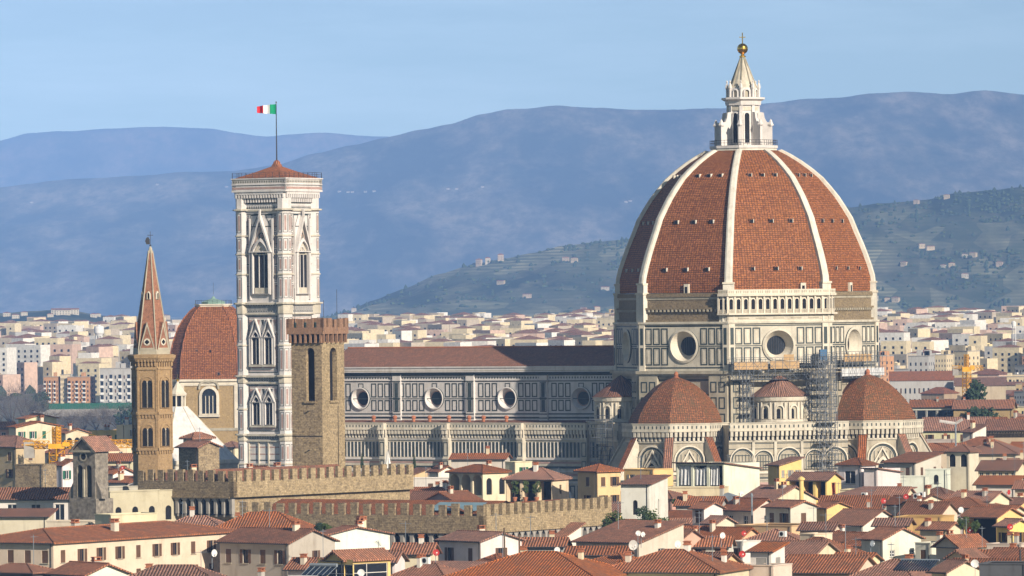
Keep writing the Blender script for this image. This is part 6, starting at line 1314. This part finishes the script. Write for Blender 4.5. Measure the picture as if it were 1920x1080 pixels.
for i in range(40):
    a = Vector((p.x, Yq, 0)).lerp(Vector((q.x, Yq, 0)), i / 40); b_ = Vector((p.x, Yq, 0)).lerp(Vector((q.x, Yq, 0)), (i + 1) / 40); zt = p.z
    m.poly([(a.x, a.y, zt - 2.9), (b_.x, b_.y, zt - 2.9), (b_.x, b_.y, zt), (a.x, a.y, zt)], 'green_shutter'); m.bar((a.x, a.y - .1, zt - 3), (a.x, a.y - .1, zt + .3), .08, 'green_shutter')
m2.box(p.x, Yq - .6, -1, q.x, Yq + .8, zt - 2.9, 'concrete'); o = m2.build('embankment_wall', None); tag(o, 'pale graffiti stained retaining wall under the long green fence at the left', 'wall')
o = m.build('site_fence', None); tag(o, 'long green fence below the brick apartment blocks on the left', 'fence')
# ================================================================ ground, hills
def grid_mesh(name, xs, ys, zf, mat, label=None):
    nx, ny = len(xs), len(ys); v = [(x, y, zf(x, y)) for y in ys for x in xs]; f = [(j * nx + i, j * nx + i + 1, (j + 1) * nx + i + 1, (j + 1) * nx + i) for j in range(ny - 1) for i in range(nx - 1)]
    me = bpy.data.meshes.new(name); me.from_pydata(v, [], f); me.materials.append(MATS[mat]); me.polygons.foreach_set('use_smooth', [True] * len(f)); o = bpy.data.objects.new(name, me); COL.objects.link(o); o['kind'] = 'structure'; return o
t = NT('ground_mat'); f = t.ramp(t.noise(.012, 6), .35, .65); g = t.ramp(t.noise(.05, 4), .4, .6); t.out(t.mix(f, t.mix(g, (.10, .095, .085), (.16, .14, .12)), (.07, .085, .04)), .95)
ys = [-400, 0, 400, 800, 1200, 1600, 2000, 2600] + [2600 + 200 * i for i in range(1, 40)] + [12000, 16000, 24000, 40000, 60000]
grid_mesh('ground', [-30000, -12000, -6000, -3000, -1500, -700, -300, 0, 300, 700, 1500, 3000, 6000, 12000, 30000], ys, ground_z, 'ground_mat')
def hill_mat(name, wood, field, olive, sc, terr):
    t = NT(name); tcn = t.new('ShaderNodeTexCoord'); tcn.name = 'tco0'; mpp = t.new('ShaderNodeMapping'); mpp.inputs['Scale'].default_value = (1, .28, .7); t.l.new(tcn.outputs['Object'], mpp.inputs[0]); V_ = mpp.outputs[0]; t.noise(1); a = t.ramp(t.noise(sc, 10, V_, .65), .42, .60); b_ = t.ramp(t.noise(sc * 6, 8, V_, .7), .4, .62); cc = t.mix(a, t.mix(b_, wood, tuple(x * 1.6 for x in wood)), t.mix(b_, field, olive))
    v = t.new('ShaderNodeTexVoronoi'); v.inputs['Scale'].default_value = sc * 9; t.l.new(V_, v.inputs['Vector'])
    patch = t.ramp(v.outputs['Color'], .55, .62); cc = t.mix(t.mix(.55 if terr else .0, (0, 0, 0), t.mix(1.0, patch, a, 'MULTIPLY')), cc, tuple(min(1, x * 1.5) for x in field))
    if terr:
        w = t.new('ShaderNodeTexWave'); w.bands_direction = 'Z'; w.inputs['Scale'].default_value = terr; w.inputs['Distortion'].default_value = 2.2; w.inputs['Detail'].default_value = 2; w.inputs['Detail Scale'].default_value = .02 / terr; t.l.new(t.n['tco'].outputs['Object'], w.inputs['Vector'])
        cc = t.mix(t.mix(.75, (0, 0, 0), t.mix(1.0, t.ramp(w.outputs['Fac'], .3, .7), a, 'MULTIPLY')), cc, (.05, .07, .03))
    t.out(cc, .95, spec=.05)
hill_mat('hill_far', (.012, .018, .012), (.22, .17, .12), (.06, .06, .04), .0016, 0); hill_mat('hill_main', (.022, .028, .018), (.26, .215, .155), (.09, .09, .06), .0034, 0); hill_mat('hill_near', (.022, .034, .018), (.36, .33, .20), (.13, .15, .07), .0022, .06)
def interp(pts, x):
    if x <= pts[0][0]: return pts[0][1] + (x - pts[0][0]) * (pts[1][1] - pts[0][1]) / (pts[1][0] - pts[0][0]) * .3
    for (a, b_), (c, d) in zip(pts[:-1], pts[1:]):
        if x <= c: k = (x - a) / (c - a); k = k * k * (3 - 2 * k) * .5 + k * .5; return b_ + (d - b_) * k
    return pts[-1][1] + (x - pts[-1][0]) * (pts[-1][1] - pts[-2][1]) / (pts[-1][0] - pts[-2][0]) * .3
def hill(name, mat, pts, Yf, Yc, zfoot, ns, amp, nx=360, ny=70, x0=-500, x1=2420, shape=1.0, rough=.3):
    v = []; 
    for j in range(ny + 14):
        s = j / (ny - 1); Y = Yf + (Yc - Yf) * s
        for i in range(nx):
            px = x0 + (x1 - x0) * i / (nx - 1); py = interp(pts, px); zc = P(px, py, Yc).z; X = P(px, 560, Y).x
            n1 = noise.fractal(Vector((X * ns, Y * ns * .45, 3.1)), 1.0, 2.1, 6); n2 = noise.fractal(Vector((X * ns * 4, 7.7, 0)), .8, 2.2, 5)
            if s <= 1: z = zfoot + (zc - zfoot) * (s ** shape) + amp * n1 * 4 * s * (1 - s) * .9 + amp * rough * n2 * (s ** 3)
            else: z = zc + amp * rough * n2 - (zc - zfoot) * (s - 1) * 2.2
            v.append((X, Y, z))
    f = [(j * nx + i, j * nx + i + 1, (j + 1) * nx + i + 1, (j + 1) * nx + i) for j in range(ny + 13) for i in range(nx - 1)]
    me = bpy.data.meshes.new(name); me.from_pydata(v, [], f); me.materials.append(MATS[mat]); me.polygons.foreach_set('use_smooth', [True] * len(f)); o = bpy.data.objects.new(name, me); COL.objects.link(o); o['kind'] = 'structure'
    return v, nx, ny
hill('far_mountains', 'hill_far', [(-200, 275), (0, 263), (60, 248), (130, 245), (200, 240), (270, 238), (330, 239), (400, 241), (450, 249), (500, 254), (560, 250), (610, 247), (680, 254), (760, 258), (1000, 280), (2400, 300)], 24500, 28500, 34, .00045, 90, rough=.10)
mv = hill('mountains', 'hill_main', [(-300, 356), (0, 350), (60, 344), (150, 335), (250, 329), (350, 322), (440, 320), (520, 308), (600, 287), (660, 272), (720, 258), (790, 243), (850, 233), (910, 215), (960, 205), (1050, 200), (1130, 203), (1220, 206), (1350, 204), (1440, 193), (1520, 188), (1580, 183), (1640, 174), (1700, 171), (1780, 176), (1850, 168), (1930, 176), (2100, 170), (2400, 190)], 16500, 20000, 34, .0011, 60, rough=.09, ny=130)
HP = [(-300, 640), (300, 630), (560, 612), (640, 588), (700, 562), (760, 540), (820, 515), (880, 500), (940, 487), (1000, 474), (1060, 462), (1110, 455), (1180, 449), (1260, 440), (1400, 415), (1520, 398), (1590, 390), (1650, 381), (1740, 374), (1800, 361), (1860, 356), (1925, 349), (2100, 330), (2400, 340)]
hv, hnx, hny = hill('hill', 'hill_near', HP, 8300, 9600, 34, .0022, 16, ny=120, rough=.12, shape=1.0)
fv = hill('foothill', 'hill_near', [(-300, 590), (0, 587), (60, 584), (120, 580), (200, 592), (300, 600), (500, 612), (640, 622), (1000, 640), (1600, 600), (1660, 592), (1760, 585), (1925, 578), (2400, 570)], 6000, 7000, 28, .003, 5, ny=40, rough=.2)
def hillz(px, s):
    i = int((px + 500) / 2920 * (hnx - 1)); j = int(s * (hny - 1)); return Vector(hv[j * hnx + i])
# woods and scattered trees on the near hill: nobody could count them
m = MB(); rr = random.Random(5)
def cone_tree(m, p, r, h, rr):
    if rr.random() < .65:
        n = 6; a0 = rr.uniform(0, 6); R_ = r * 1.25; h2 = h * .6; L3 = [(R_ * .55, 0), (R_, h2 * .35), (R_ * .8, h2 * .75), (0, h2)]
        j = [rr.uniform(.75, 1.2) for _ in range(n)]
        for (ra, za), (rb, zb_) in zip(L3[:-1], L3[1:]):
            for i in range(n):
                a, b_ = a0 + 2 * pi * i / n, a0 + 2 * pi * (i + 1) / n; u, w = j[i], j[(i + 1) % n]
                q = [(p.x + ra * u * cos(a), p.y + ra * u * sin(a), p.z + za), (p.x + ra * w * cos(b_), p.y + ra * w * sin(b_), p.z + za), (p.x + rb * w * cos(b_), p.y + rb * w * sin(b_), p.z + zb_), (p.x + rb * u * cos(a), p.y + rb * u * sin(a), p.z + zb_)]
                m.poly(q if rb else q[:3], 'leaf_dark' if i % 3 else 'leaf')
        return
    n = 5; a0 = rr.uniform(0, 6)
    for (ra, za, rb, zb_) in ((r, 0, r * .9, h * .45), (r * .9, h * .45, 0, h)):
        for i in range(n):
            a, b_ = a0 + 2 * pi * i / n, a0 + 2 * pi * (i + 1) / n; q = [(p.x + ra * cos(a), p.y + ra * sin(a), p.z + za), (p.x + ra * cos(b_), p.y + ra * sin(b_), p.z + za), (p.x + rb * cos(b_), p.y + rb * sin(b_), p.z + zb_), (p.x + rb * cos(a), p.y + rb * sin(a), p.z + zb_)]
            m.poly(q if rb else [q[0], q[1], q[2]], 'leaf_dark')
for _ in range(6500):
    px = rr.uniform(560, 1980); s = rr.random() ** .7; s = min(s, .998)
    if 1180 < px < 1560 and s < .85: continue
    p = hillz(px, s); dn = noise.fractal(Vector((p.x * .0035, p.y * .0035, 1.7)), 1, 2, 4)
    wood = .98 if s > .93 and (px > 1060) else (.85 if dn > .22 else .07)
    if px > 1600 and s > .70: wood = .85 if dn > -.2 else .2
    if rr.random() > wood: continue
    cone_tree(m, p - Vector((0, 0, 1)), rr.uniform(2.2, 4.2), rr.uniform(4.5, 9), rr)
o = m.build('hill_woods'); tag(o, 'dark woods and scattered cypresses covering the nearer green hill', 'woods', kind='stuff')
m = MB()
for _ in range(9000):
    px = rr.choice([rr.uniform(-60, 330), rr.uniform(1580, 1980), rr.uniform(1580, 1980), rr.uniform(640, 1180)]); Y = rr.uniform(1800, 5400) if rr.random() < .5 else rr.uniform(5000, 6400)
    x = P(px, 600, Y).x; dn = noise.fractal(Vector((x * .006, Y * .004, 8)), 1, 2, 3)
    if dn < .02 or (px < 300 and 2500 < Y < 3400): continue
    cone_tree(m, Vector((x, Y, ground_z(x, Y) - 1)), rr.uniform(2, 4), rr.uniform(5, 9), rr)
o = m.build('plain_trees'); tag(o, 'belts of dark trees between the far city and the foot of the hills', 'trees', kind='stuff')
# ================================================================ far city
def facade_windows(m, f, L_, z0, z1, fh, sp, mat='glass', o=.05, ww=1.2, bal=None):
    n = max(1, int(L_ / sp)); k = max(1, int((z1 - z0) / fh))
    for i in range(n):
        t = -L_ / 2 + L_ * (i + .5) / n
        for j in range(k):
            z = z0 + j * fh + .9
            if bal and i % 2 == bal % 2: f.box(m, t - sp * .42, z - .9, t + sp * .42, z + .15, 0, 1.2, 'white_paint' if bal > 1 else 'plaster'); f.rect(m, t - sp * .35, z, t + sp * .35, z + 1.9, o, mat)
            else: f.rect(m, t - ww / 2, z, t + ww / 2, z + 1.5, o, mat if (i * 7 + j * 3) % 4 else 'brown_shutter')
def block_mesh(w, d, h, kind, seed):
    rr = random.Random(seed); m = MB(); ff, fr_ = sides(w, d); fb = Fr(0, d / 2, R(90)); fl_ = Fr(-w / 2, 0, pi)
    for f, L_ in ((ff, w), (fr_, d), (fb, w), (fl_, d)): f.rect(m, -L_ / 2, -6, L_ / 2, h, 0, 'plaster')
    if kind in ('flat', 'bal', 'slab'):
        m.poly([(-w / 2, -d / 2, h - .4), (w / 2, -d / 2, h - .4), (w / 2, d / 2, h - .4), (-w / 2, d / 2, h - .4)], 'concrete')
        for f, L_ in ((ff, w), (fr_, d)): f.box(m, -L_ / 2, h - .3, L_ / 2, h + .1, 0, .25, 'concrete', True)
        for i in range(rr.choice([1, 2, 3])): x = rr.uniform(-.35, .3) * w; m.box(x, -d * .15, h - .3, x + rr.uniform(2.5, 5), d * .2, h + rr.uniform(1.8, 3), 'plaster')
    elif kind == 'hip': slab(m, roof_geo('hip', w, d, min(w, d) * .16, h, .7), .3, 'tile', 'wood')
    elif kind == 'gable': slab(m, roof_geo('gf', w, d, d * .16, h, .6), .3, 'tile_brown', 'wood'); [f.fill(m, [(-d / 2, h), (d / 2, h), (0, h + d * .15)], 0, 'plaster') for f in (fr_, fl_)]
    elif kind == 'shed': slab(m, roof_geo('gf', w, d, d * .06, h, .3), .3, 'lead', 'lead')
    if kind != 'shed':
        facade_windows(m, ff, w, 1, h - .8, 3.1, 3.4, bal={'bal': 2, 'slab': 1}.get(kind)); facade_windows(m, fr_, d, 1, h - .8, 3.1, 3.8, bal={'bal': 1}.get(kind))
    return m
PROT = []
for i, (w, d, h, k) in enumerate([(26, 13, 16, 'bal'), (18, 12, 13, 'hip'), (40, 12, 15, 'slab'), (22, 14, 19, 'bal'), (30, 13, 11, 'gable'), (16, 14, 22, 'flat'), (48, 14, 12, 'gable'), (34, 13, 18, 'flat'), (14, 11, 9, 'hip'), (60, 24, 8, 'shed'), (24, 16, 12, 'hip'), (20, 10, 8, 'gable')]):
    me = block_mesh(w, d, h, k, i).build('proto'); PROT.append((me.data, w, d, h, k)); bpy.data.objects.remove(me)
FC = [('white', (.74, .69, .60)), ('cream', (.72, .59, .38)), ('pale yellow', (.76, .62, .33)), ('pinkish', (.66, .45, .35)), ('tan', (.56, .45, .31)), ('grey', (.48, .46, .43)), ('ochre', (.62, .46, .24)), ('cream', (.70, .58, .38)), ('orange', (.56, .30, .15)), ('brown', (.40, .29, .19))]
KN = {'bal': 'apartment block with balconies', 'slab': 'long balcony block', 'hip': 'house with hipped roof', 'gable': 'long gabled building', 'flat': 'flat roofed block', 'shed': 'wide industrial hall'}
far = []
def place_block(k, px, Y, rz, ci, zadd=0.0, sc=1.0, lab=None, z=None):
    me, w, d, h, kind = PROT[k]; x = P(px, 620, Y).x; o = bpy.data.objects.new('city_house' if kind in ('hip', 'gable') else 'industrial_hall' if kind == 'shed' else 'apartment_block', me); COL.objects.link(o)
    o.location = (x, Y, (ground_z(x, Y) if z is None else z) + zadd); o.rotation_euler = (0, 0, rz); o.scale = (sc, sc, sc); o.color = (*FC[ci][1], 1); o['category'] = 'building' if kind == 'shed' else 'house' if kind in ('hip', 'gable') else 'apartment block'
    far.append((o, px, Y, kind, ci, lab, h * sc)); return o
# two named landmarks groups first: (proto, px, top row, Y, colour, label)
def span(k, pxl, pxr, pyt, pyb, ci, lab, rz=-8, dk=None):
    px = (pxl + pxr) / 2; lo, hi = 1300, 6200
    for _ in range(40):
        Y = (lo + hi) / 2
        if P(px, pyb, Y).z > ground_z(0, Y): lo = Y
        else: hi = Y
    me, w, d, h, kind = PROT[k]; hz_ = P(px, pyt, Y).z - P(px, pyb, Y).z; wd = (pxr - pxl) * Y / F; a = abs(R(rz)); sx = wd / (w * cos(a) + d * sin(a)); o = place_block(k, px, Y, R(rz), ci, 0, 1, lab); o.scale = (sx, max(.7, min(1.2, sx)), hz_ / h); occ2.append((o.location.x, Y, wd * .55)); return o
occ2 = []
LM = [(3, 84, 116, 706, 757, 8, 'orange brick apartment block, left of the twin pair above the green fence', -14), (7, 115, 128, 702, 757, 1, 'narrow cream stair block between the twin orange apartment blocks', -8), (3, 127, 176, 706, 757, 8, 'orange brick apartment block, right of the twin pair above the green fence', -14), (0, 187, 249, 690, 757, 5, 'grey and white apartment block with deep balconies just left of the spire tower', -6),
 (2, -10, 48, 672, 730, 2, 'long yellowish block with balconies at the left edge behind the leafless trees', -10), (2, 50, 122, 678, 712, 3, 'long pink brick block behind the twin orange blocks, left half', -8), (6, 112, 200, 680, 712, 3, 'long pink brick block with brown roof behind the twin orange blocks, right half', -8), (6, 184, 252, 684, 704, 4, 'tan building behind the grey balcony block', -8), (9, -20, 110, 655, 674, 6, 'very long white industrial hall on the far left of the plain', -4), (5, 48, 80, 672, 700, 1, 'cream tower end of the pink brick block', -20), (7, 100, 135, 660, 675, 0, 'white long block right of the industrial hall', -6), (4, 190, 235, 650, 675, 3, 'reddish house group right of the water tower', -12),
 (2, 976, 1035, 633, 668, 3, 'pink block with white balconies, left end of the row above the nave roof', -6), (2, 1037, 1095, 632, 668, 3, 'pink block with white balconies, middle of the row above the nave roof', -6), (2, 1097, 1156, 630, 668, 3, 'pink block with white balconies, right end of the row touching the dome', -6),
 (6, 816, 868, 634, 664, 8, 'stepped orange brown terrace building above the nave roof', -10), (6, 870, 930, 639, 664, 8, 'lower orange brown terrace building right of the stepped one', -10), (6, 758, 792, 636, 664, 4, 'brown terrace building left of the white concrete towers', -10), (7, 648, 710, 640, 664, 6, 'low white flat block just right of the square stone tower top', -10),
 (5, 800, 808, 598, 650, 6, 'slim white tower block standing tallest above the nave roof', -25), (5, 1136, 1156, 586, 640, 6, 'white tower block touching the left side of the dome', -25), (5, 920, 936, 613, 645, 6, 'bright white tower block near the middle of the nave roof', -25), (7, 657, 675, 618, 642, 2, 'yellow block just right of the square stone tower', -20), (7, 690, 712, 618, 640, 2, 'yellow rounded block right of the other yellow block', -20), (5, 965, 975, 606, 640, 6, 'slim white block left of the pink row', -25), (0, 985, 1025, 606, 630, 1, 'cream apartment block above the pink row', -14),
 (6, 1684, 1778, 690, 722, 1, 'long cream building with balconies right of the dome', -6), (6, 1776, 1840, 680, 708, 2, 'long pale yellow building left of the small yellow crane', -6), (6, 1688, 1760, 643, 662, 0, 'long white building with red roof strip right of the dome', -6), (2, 1672, 1730, 622, 645, 0, 'white stepped apartment row at the foot of the wooded slope', -4), (2, 1728, 1778, 620, 645, 3, 'pinkish stepped apartment row right of the white stepped one', -4),
 (6, 1666, 1788, 712, 790, 5, 'old grey building with a wide brown roof behind the leafless trees right of the dome', -5), (4, 1788, 1886, 722, 790, 4, 'brown roofed building beside the dark evergreens', -5), (6, 1832, 1908, 664, 700, 2, 'yellow building with green shutters near the right edge', -5), (7, 1886, 1935, 702, 745, 1, 'cream flat block at the right edge above the small terraces', -5), (4, 1775, 1810, 625, 660, 3, 'salmon coloured gabled building among the far roofs on the right', -35), (6, 1808, 1870, 634, 665, 1, 'long house with a dark roof right of the salmon building', -5), (4, 1874, 1900, 620, 660, 0, 'white gabled building below the small water tank on legs', -40)]
for q in LM: span(*q)
mid = random.Random(21)
def far_pos():
    zone = mid.random()
    if zone < .25: px = mid.uniform(-40, 262)
    elif zone < .28: px = mid.uniform(310, 330)
    elif zone < .66: px = mid.uniform(645, 1160)
    else: px = mid.uniform(1640, 1960)
    return px
cnt = 0; occupied = list(occ2)
tries = 0
while cnt < 225 and tries < 14000:
    tries += 1
    px = far_pos(); Y = 1500 + (mid.random() ** .9) * 2400
    if 645 < px < 1160: Y = mid.uniform(2300, 3900)
    if px < 330 and Y > 2250: continue
    x = P(px, 600, Y).x
    if any(hypot(x - a, Y - b_) < r_ for a, b_, r_ in occupied): continue
    k = mid.choice([0, 1, 2, 3, 4, 5, 6, 7, 8, 10, 11] if Y > 2300 else [1, 4, 8, 10, 11, 4]); 
    place_block(k, px, Y, R(mid.choice([-32, -38, -25, -45, -20]) + mid.uniform(-4, 4)), mid.randrange(len(FC)), mid.uniform(-1, 1), mid.uniform(.6, .9)); o_ = far[-1][0]; o_.scale = (o_.scale[0] * mid.uniform(.5, .85), o_.scale[1], o_.scale[2] * mid.uniform(.9, 1.3)); occupied.append((x, Y, 16 if Y < 2500 else 14)); cnt += 1
ORD = ['first', 'second', 'third', 'fourth', 'fifth', 'sixth', 'seventh', 'eighth', 'ninth', 'tenth', 'eleventh', 'twelfth', 'thirteenth', 'fourteenth', 'fifteenth', 'sixteenth', 'seventeenth', 'eighteenth', 'nineteenth', 'twentieth']
buck = {}
for o, px, Y, kind, ci, lab, h in far:
    if lab: tag(o, lab, group='buildings of the far city'); continue
    zone = 'left of the spire tower' if px < 300 else 'between spire tower and bell tower' if px < 400 else 'above the nave roof' if px < 1200 else 'right of the dome'
    band = 'nearest' if Y < 2100 else 'middle' if Y < 2900 else 'farthest'
    buck.setdefault((zone, band, kind, FC[ci][0]), []).append((px, o))
for (zone, band, kind, cn), L_ in buck.items():
    L_.sort(key=lambda q: q[0])
    for i, (px, o) in enumerate(L_): tag(o, '%s %s %s, %s band%s' % (cn, KN[kind], zone, band, '' if len(L_) == 1 else ', %s from left' % ORD[i]), group='buildings of the far city')
# the rest of the plain: one mass
m = MB(); rr = random.Random(9)
def mini(m, x, y, z, w, d, h, rz, mat, roof):
    c, s = cos(rz), sin(rz); q = [(x + c * a - s * b_, y + s * a + c * b_) for a, b_ in ((-w / 2, -d / 2), (w / 2, -d / 2), (w / 2, d / 2), (-w / 2, d / 2))]
    m.prism(q, z - 3, z + h, mat, top='concrete' if not roof else 'tile', bottom=False)
    if roof: zc = z + h + min(w, d) * .17; cc = ((q[0][0] + q[2][0]) / 2, (q[0][1] + q[2][1]) / 2); [m.poly([(*q[i], z + h + .1), (*q[(i + 1) % 4], z + h + .1), (*cc, zc)], 'tile') for i in range(4)]
    f = Fr(x + s * d / 2, y - c * d / 2, rz - pi / 2)
    for j in range(int(h / 3.1)):
        for i in range(max(1, int(w / 4))): t = -w / 2 + w * (i + .5) / max(1, int(w / 4)); f.rect(m, t - .7, z + .9 + j * 3.1, t + .7, z + 2.4 + j * 3.1, .06, 'glass')
for nm_, c_ in (('far_white', (.78, .74, .67)), ('far_cream', (.74, .62, .40)), ('far_pink', (.62, .44, .34)), ('far_tan', (.5, .42, .32))): flat(nm_, c_)
for _ in range(2500):
    px = rr.choice([rr.uniform(-80, 330), rr.uniform(640, 1165), rr.uniform(640, 1165), rr.uniform(1630, 1990)]); Y = rr.uniform(3400, 5300); x = P(px, 600, Y).x
    mini(m, x, Y, ground_z(x, Y), rr.uniform(7, 19), rr.uniform(8, 15), rr.choice([6, 9, 12, 15, 18, 21, 24, 27, 12]), R(rr.choice([-30, -40, -20, -50, -25])), rr.choice(['far_white', 'far_cream', 'far_white', 'far_cream', 'far_cream', 'far_pink', 'far_tan']), rr.random() < .38)
o = m.build('distant_houses'); tag(o, 'mass of tiny pale houses and blocks covering the farthest part of the plain', 'houses', kind='stuff')
vtrees = MB()
# villas on the slopes, each one a thing
vr = random.Random(3); vb = []
VL = [(906, 482, 'reddish tower house on the ridge left of the dome'), (918, 486, 'low wing beside the reddish tower house on the ridge'), (944, 488, 'pinkish villa on the ridge right of the tower house'), (1066, 492, 'cream villa with red roof high on the hill left of the dome'), (1078, 493, 'small cream outbuilding right of the hill villa with red roof'), (945, 535, 'tiny pale farmhouse amid olive terraces left of the dome'), (1140, 545, 'tiny white house on the hill close to the dome'), (668, 585, 'pinkish villa at the very foot of the hill left of the dome'), (700, 600, 'pale villa at the foot of the hill'), (1102, 585, 'pink house low on the hill close to the dome'), (1126, 583, 'pale house low on the hill touching the dome'), (990, 560, 'white farmhouse lower on the terraced hill'),
 (1735, 468, 'pale villa on the hill right of the dome, leftmost of the upper group'), (1752, 470, 'brown roofed villa on the hill right of the dome, in the upper group'), (1773, 508, 'cream villa in the middle of the right hill'), (1788, 506, 'small cream house right of the middle hill villa'), (1812, 522, 'long cream farmhouse lower on the right hill'), (1818, 484, 'tiny house on the right hill below the woods'), (1832, 486, 'tiny pale house on the right hill, rightmost of its row'), (1725, 375, 'pale villa on the crest of the wooded ridge at the right'), (1780, 373, 'tiny villa on the crest near the right edge'), (1670, 566, 'white villa at the foot of the right hill beside the dome'), (1686, 568, 'white house next to the foot villa beside the dome'), (1645, 565, 'white block at the foot of the right hill touching the dome'), (1880, 500, 'tiny farmhouse near the right edge of the hill'), (1700, 500, 'lone farmhouse on olive terraces right of the dome')]
def on_surf(V, px, py):
    vv, nx_, ny_ = V; i = int((px + 500) / 2920 * (nx_ - 1))
    for j in range(2, ny_):
        p = Vector(vv[j * nx_ + i])
        if p.z >= P(px, py, p.y).z: return p
    return p
def on_hill(px, py):
    best = None
    for s in range(2, 100):
        p = hillz(px, s / 100); q = P(px, py, p.y)
        if p.z >= q.z: return p
    return hillz(px, .97)
for px, py, lab in VL:
    p = on_hill(px, py); me, w, d, h, kind = PROT[vr.choice([8, 8, 11])]; o = bpy.data.objects.new('villa', me); COL.objects.link(o); sc = vr.uniform(.5, .72); o.scale = (sc, sc, sc * (1.6 if 'tower' in lab else .9)); o.location = p + Vector((0, 0, 1)); o.rotation_euler = (0, 0, R(vr.uniform(-30, 20))); o.color = (*vr.choice([(.56, .50, .40), (.52, .42, .28), (.5, .40, .30)]), 1); tag(o, lab, 'villa', 'villas on the hills')
    for _q in range(9): cone_tree(vtrees, p + Vector((vr.uniform(-26, 26), vr.uniform(-12, 30), -2)), vr.uniform(2, 4), vr.uniform(5, 9), vr)
o = vtrees.build('villa_gardens'); tag(o, 'dark garden trees around the villas on the hill', 'trees', kind='stuff')
VF = [(20, 588), (36, 592), (50, 586), (98, 590), (112, 584), (122, 585), (135, 584), (178, 590), (186, 588), (160, 604), (22, 603), (60, 606)]
for i, (px, py) in enumerate(VF):
    p = on_surf(fv, px, py + 6) + Vector((0, 0, 4)); me, w, d, h, kind = PROT[11 if px in (112, 122, 135) else 8]; o = bpy.data.objects.new('villa', me); COL.objects.link(o); sc = .8 if px in (112, 122, 135) else vr.uniform(.45, .65); o.scale = (sc, sc, sc); o.location = p - Vector((0, 0, 5)); o.rotation_euler = (0, 0, R(vr.uniform(-12, 12))); o.color = (.58, .52, .40, 1)
    tag(o, 'small cream villa on the low rise at the far left, %s from the left' % ORD[i], 'villa', 'villas on the hills')
for i, (px, py) in enumerate([(64, 382), (300, 348), (640, 361), (668, 362), (690, 362), (706, 360), (848, 357), (862, 356), (908, 353), (1176, 380), (1190, 379), (430, 352), (655, 362)]):
    p = on_surf(mv, px, py); me, w, d, h, kind = PROT[11]; o = bpy.data.objects.new('hamlet_house', me); COL.objects.link(o); sc = .5; o.scale = (sc, sc, sc); o.location = p; o.rotation_euler = (0, 0, R(vr.uniform(-12, 12))); o.color = (.40, .37, .33, 1)
    HAM = sorted([64, 300, 640, 668, 690, 706, 848, 862, 908, 1176, 1190, 430, 655]); tag(o, 'tiny white house high on the distant mountain slope, %s from the left' % ORD[HAM.index(px)], 'house', 'mountain hamlet houses')
# ================================================================ air
m = MB(); m.box(-36000, -450, -40, 36000, 31500, 1700, 'dark'); hz = NT('haze_air'); nn = hz.m.node_tree
pv = nn.nodes.new('ShaderNodeVolumePrincipled'); pv.inputs['Color'].default_value = (.27, .49, 1.0, 1); pv.inputs['Density'].default_value = 4.6e-5; pv.inputs['Anisotropy'].default_value = -0.5
nn.nodes.remove(nn.nodes['Principled BSDF']); out_ = [n for n in nn.nodes if n.type == 'OUTPUT_MATERIAL'][0]; nn.links.new(pv.outputs[0], out_.inputs['Volume'])
me = bpy.data.meshes.new('haze'); me.from_pydata(m.v, [], m.f); me.validate(); me.materials.append(hz.m)
import bmesh
bmn = bmesh.new(); bmn.from_mesh(me); bmesh.ops.remove_doubles(bmn, verts=bmn.verts, dist=1.0); bmesh.ops.recalc_face_normals(bmn, faces=bmn.faces); bmn.to_mesh(me); bmn.free()
ho = bpy.data.objects.new('haze', me); COL.objects.link(ho); tag(ho, 'blue haze fading the hills and the far city', 'haze', kind='stuff')
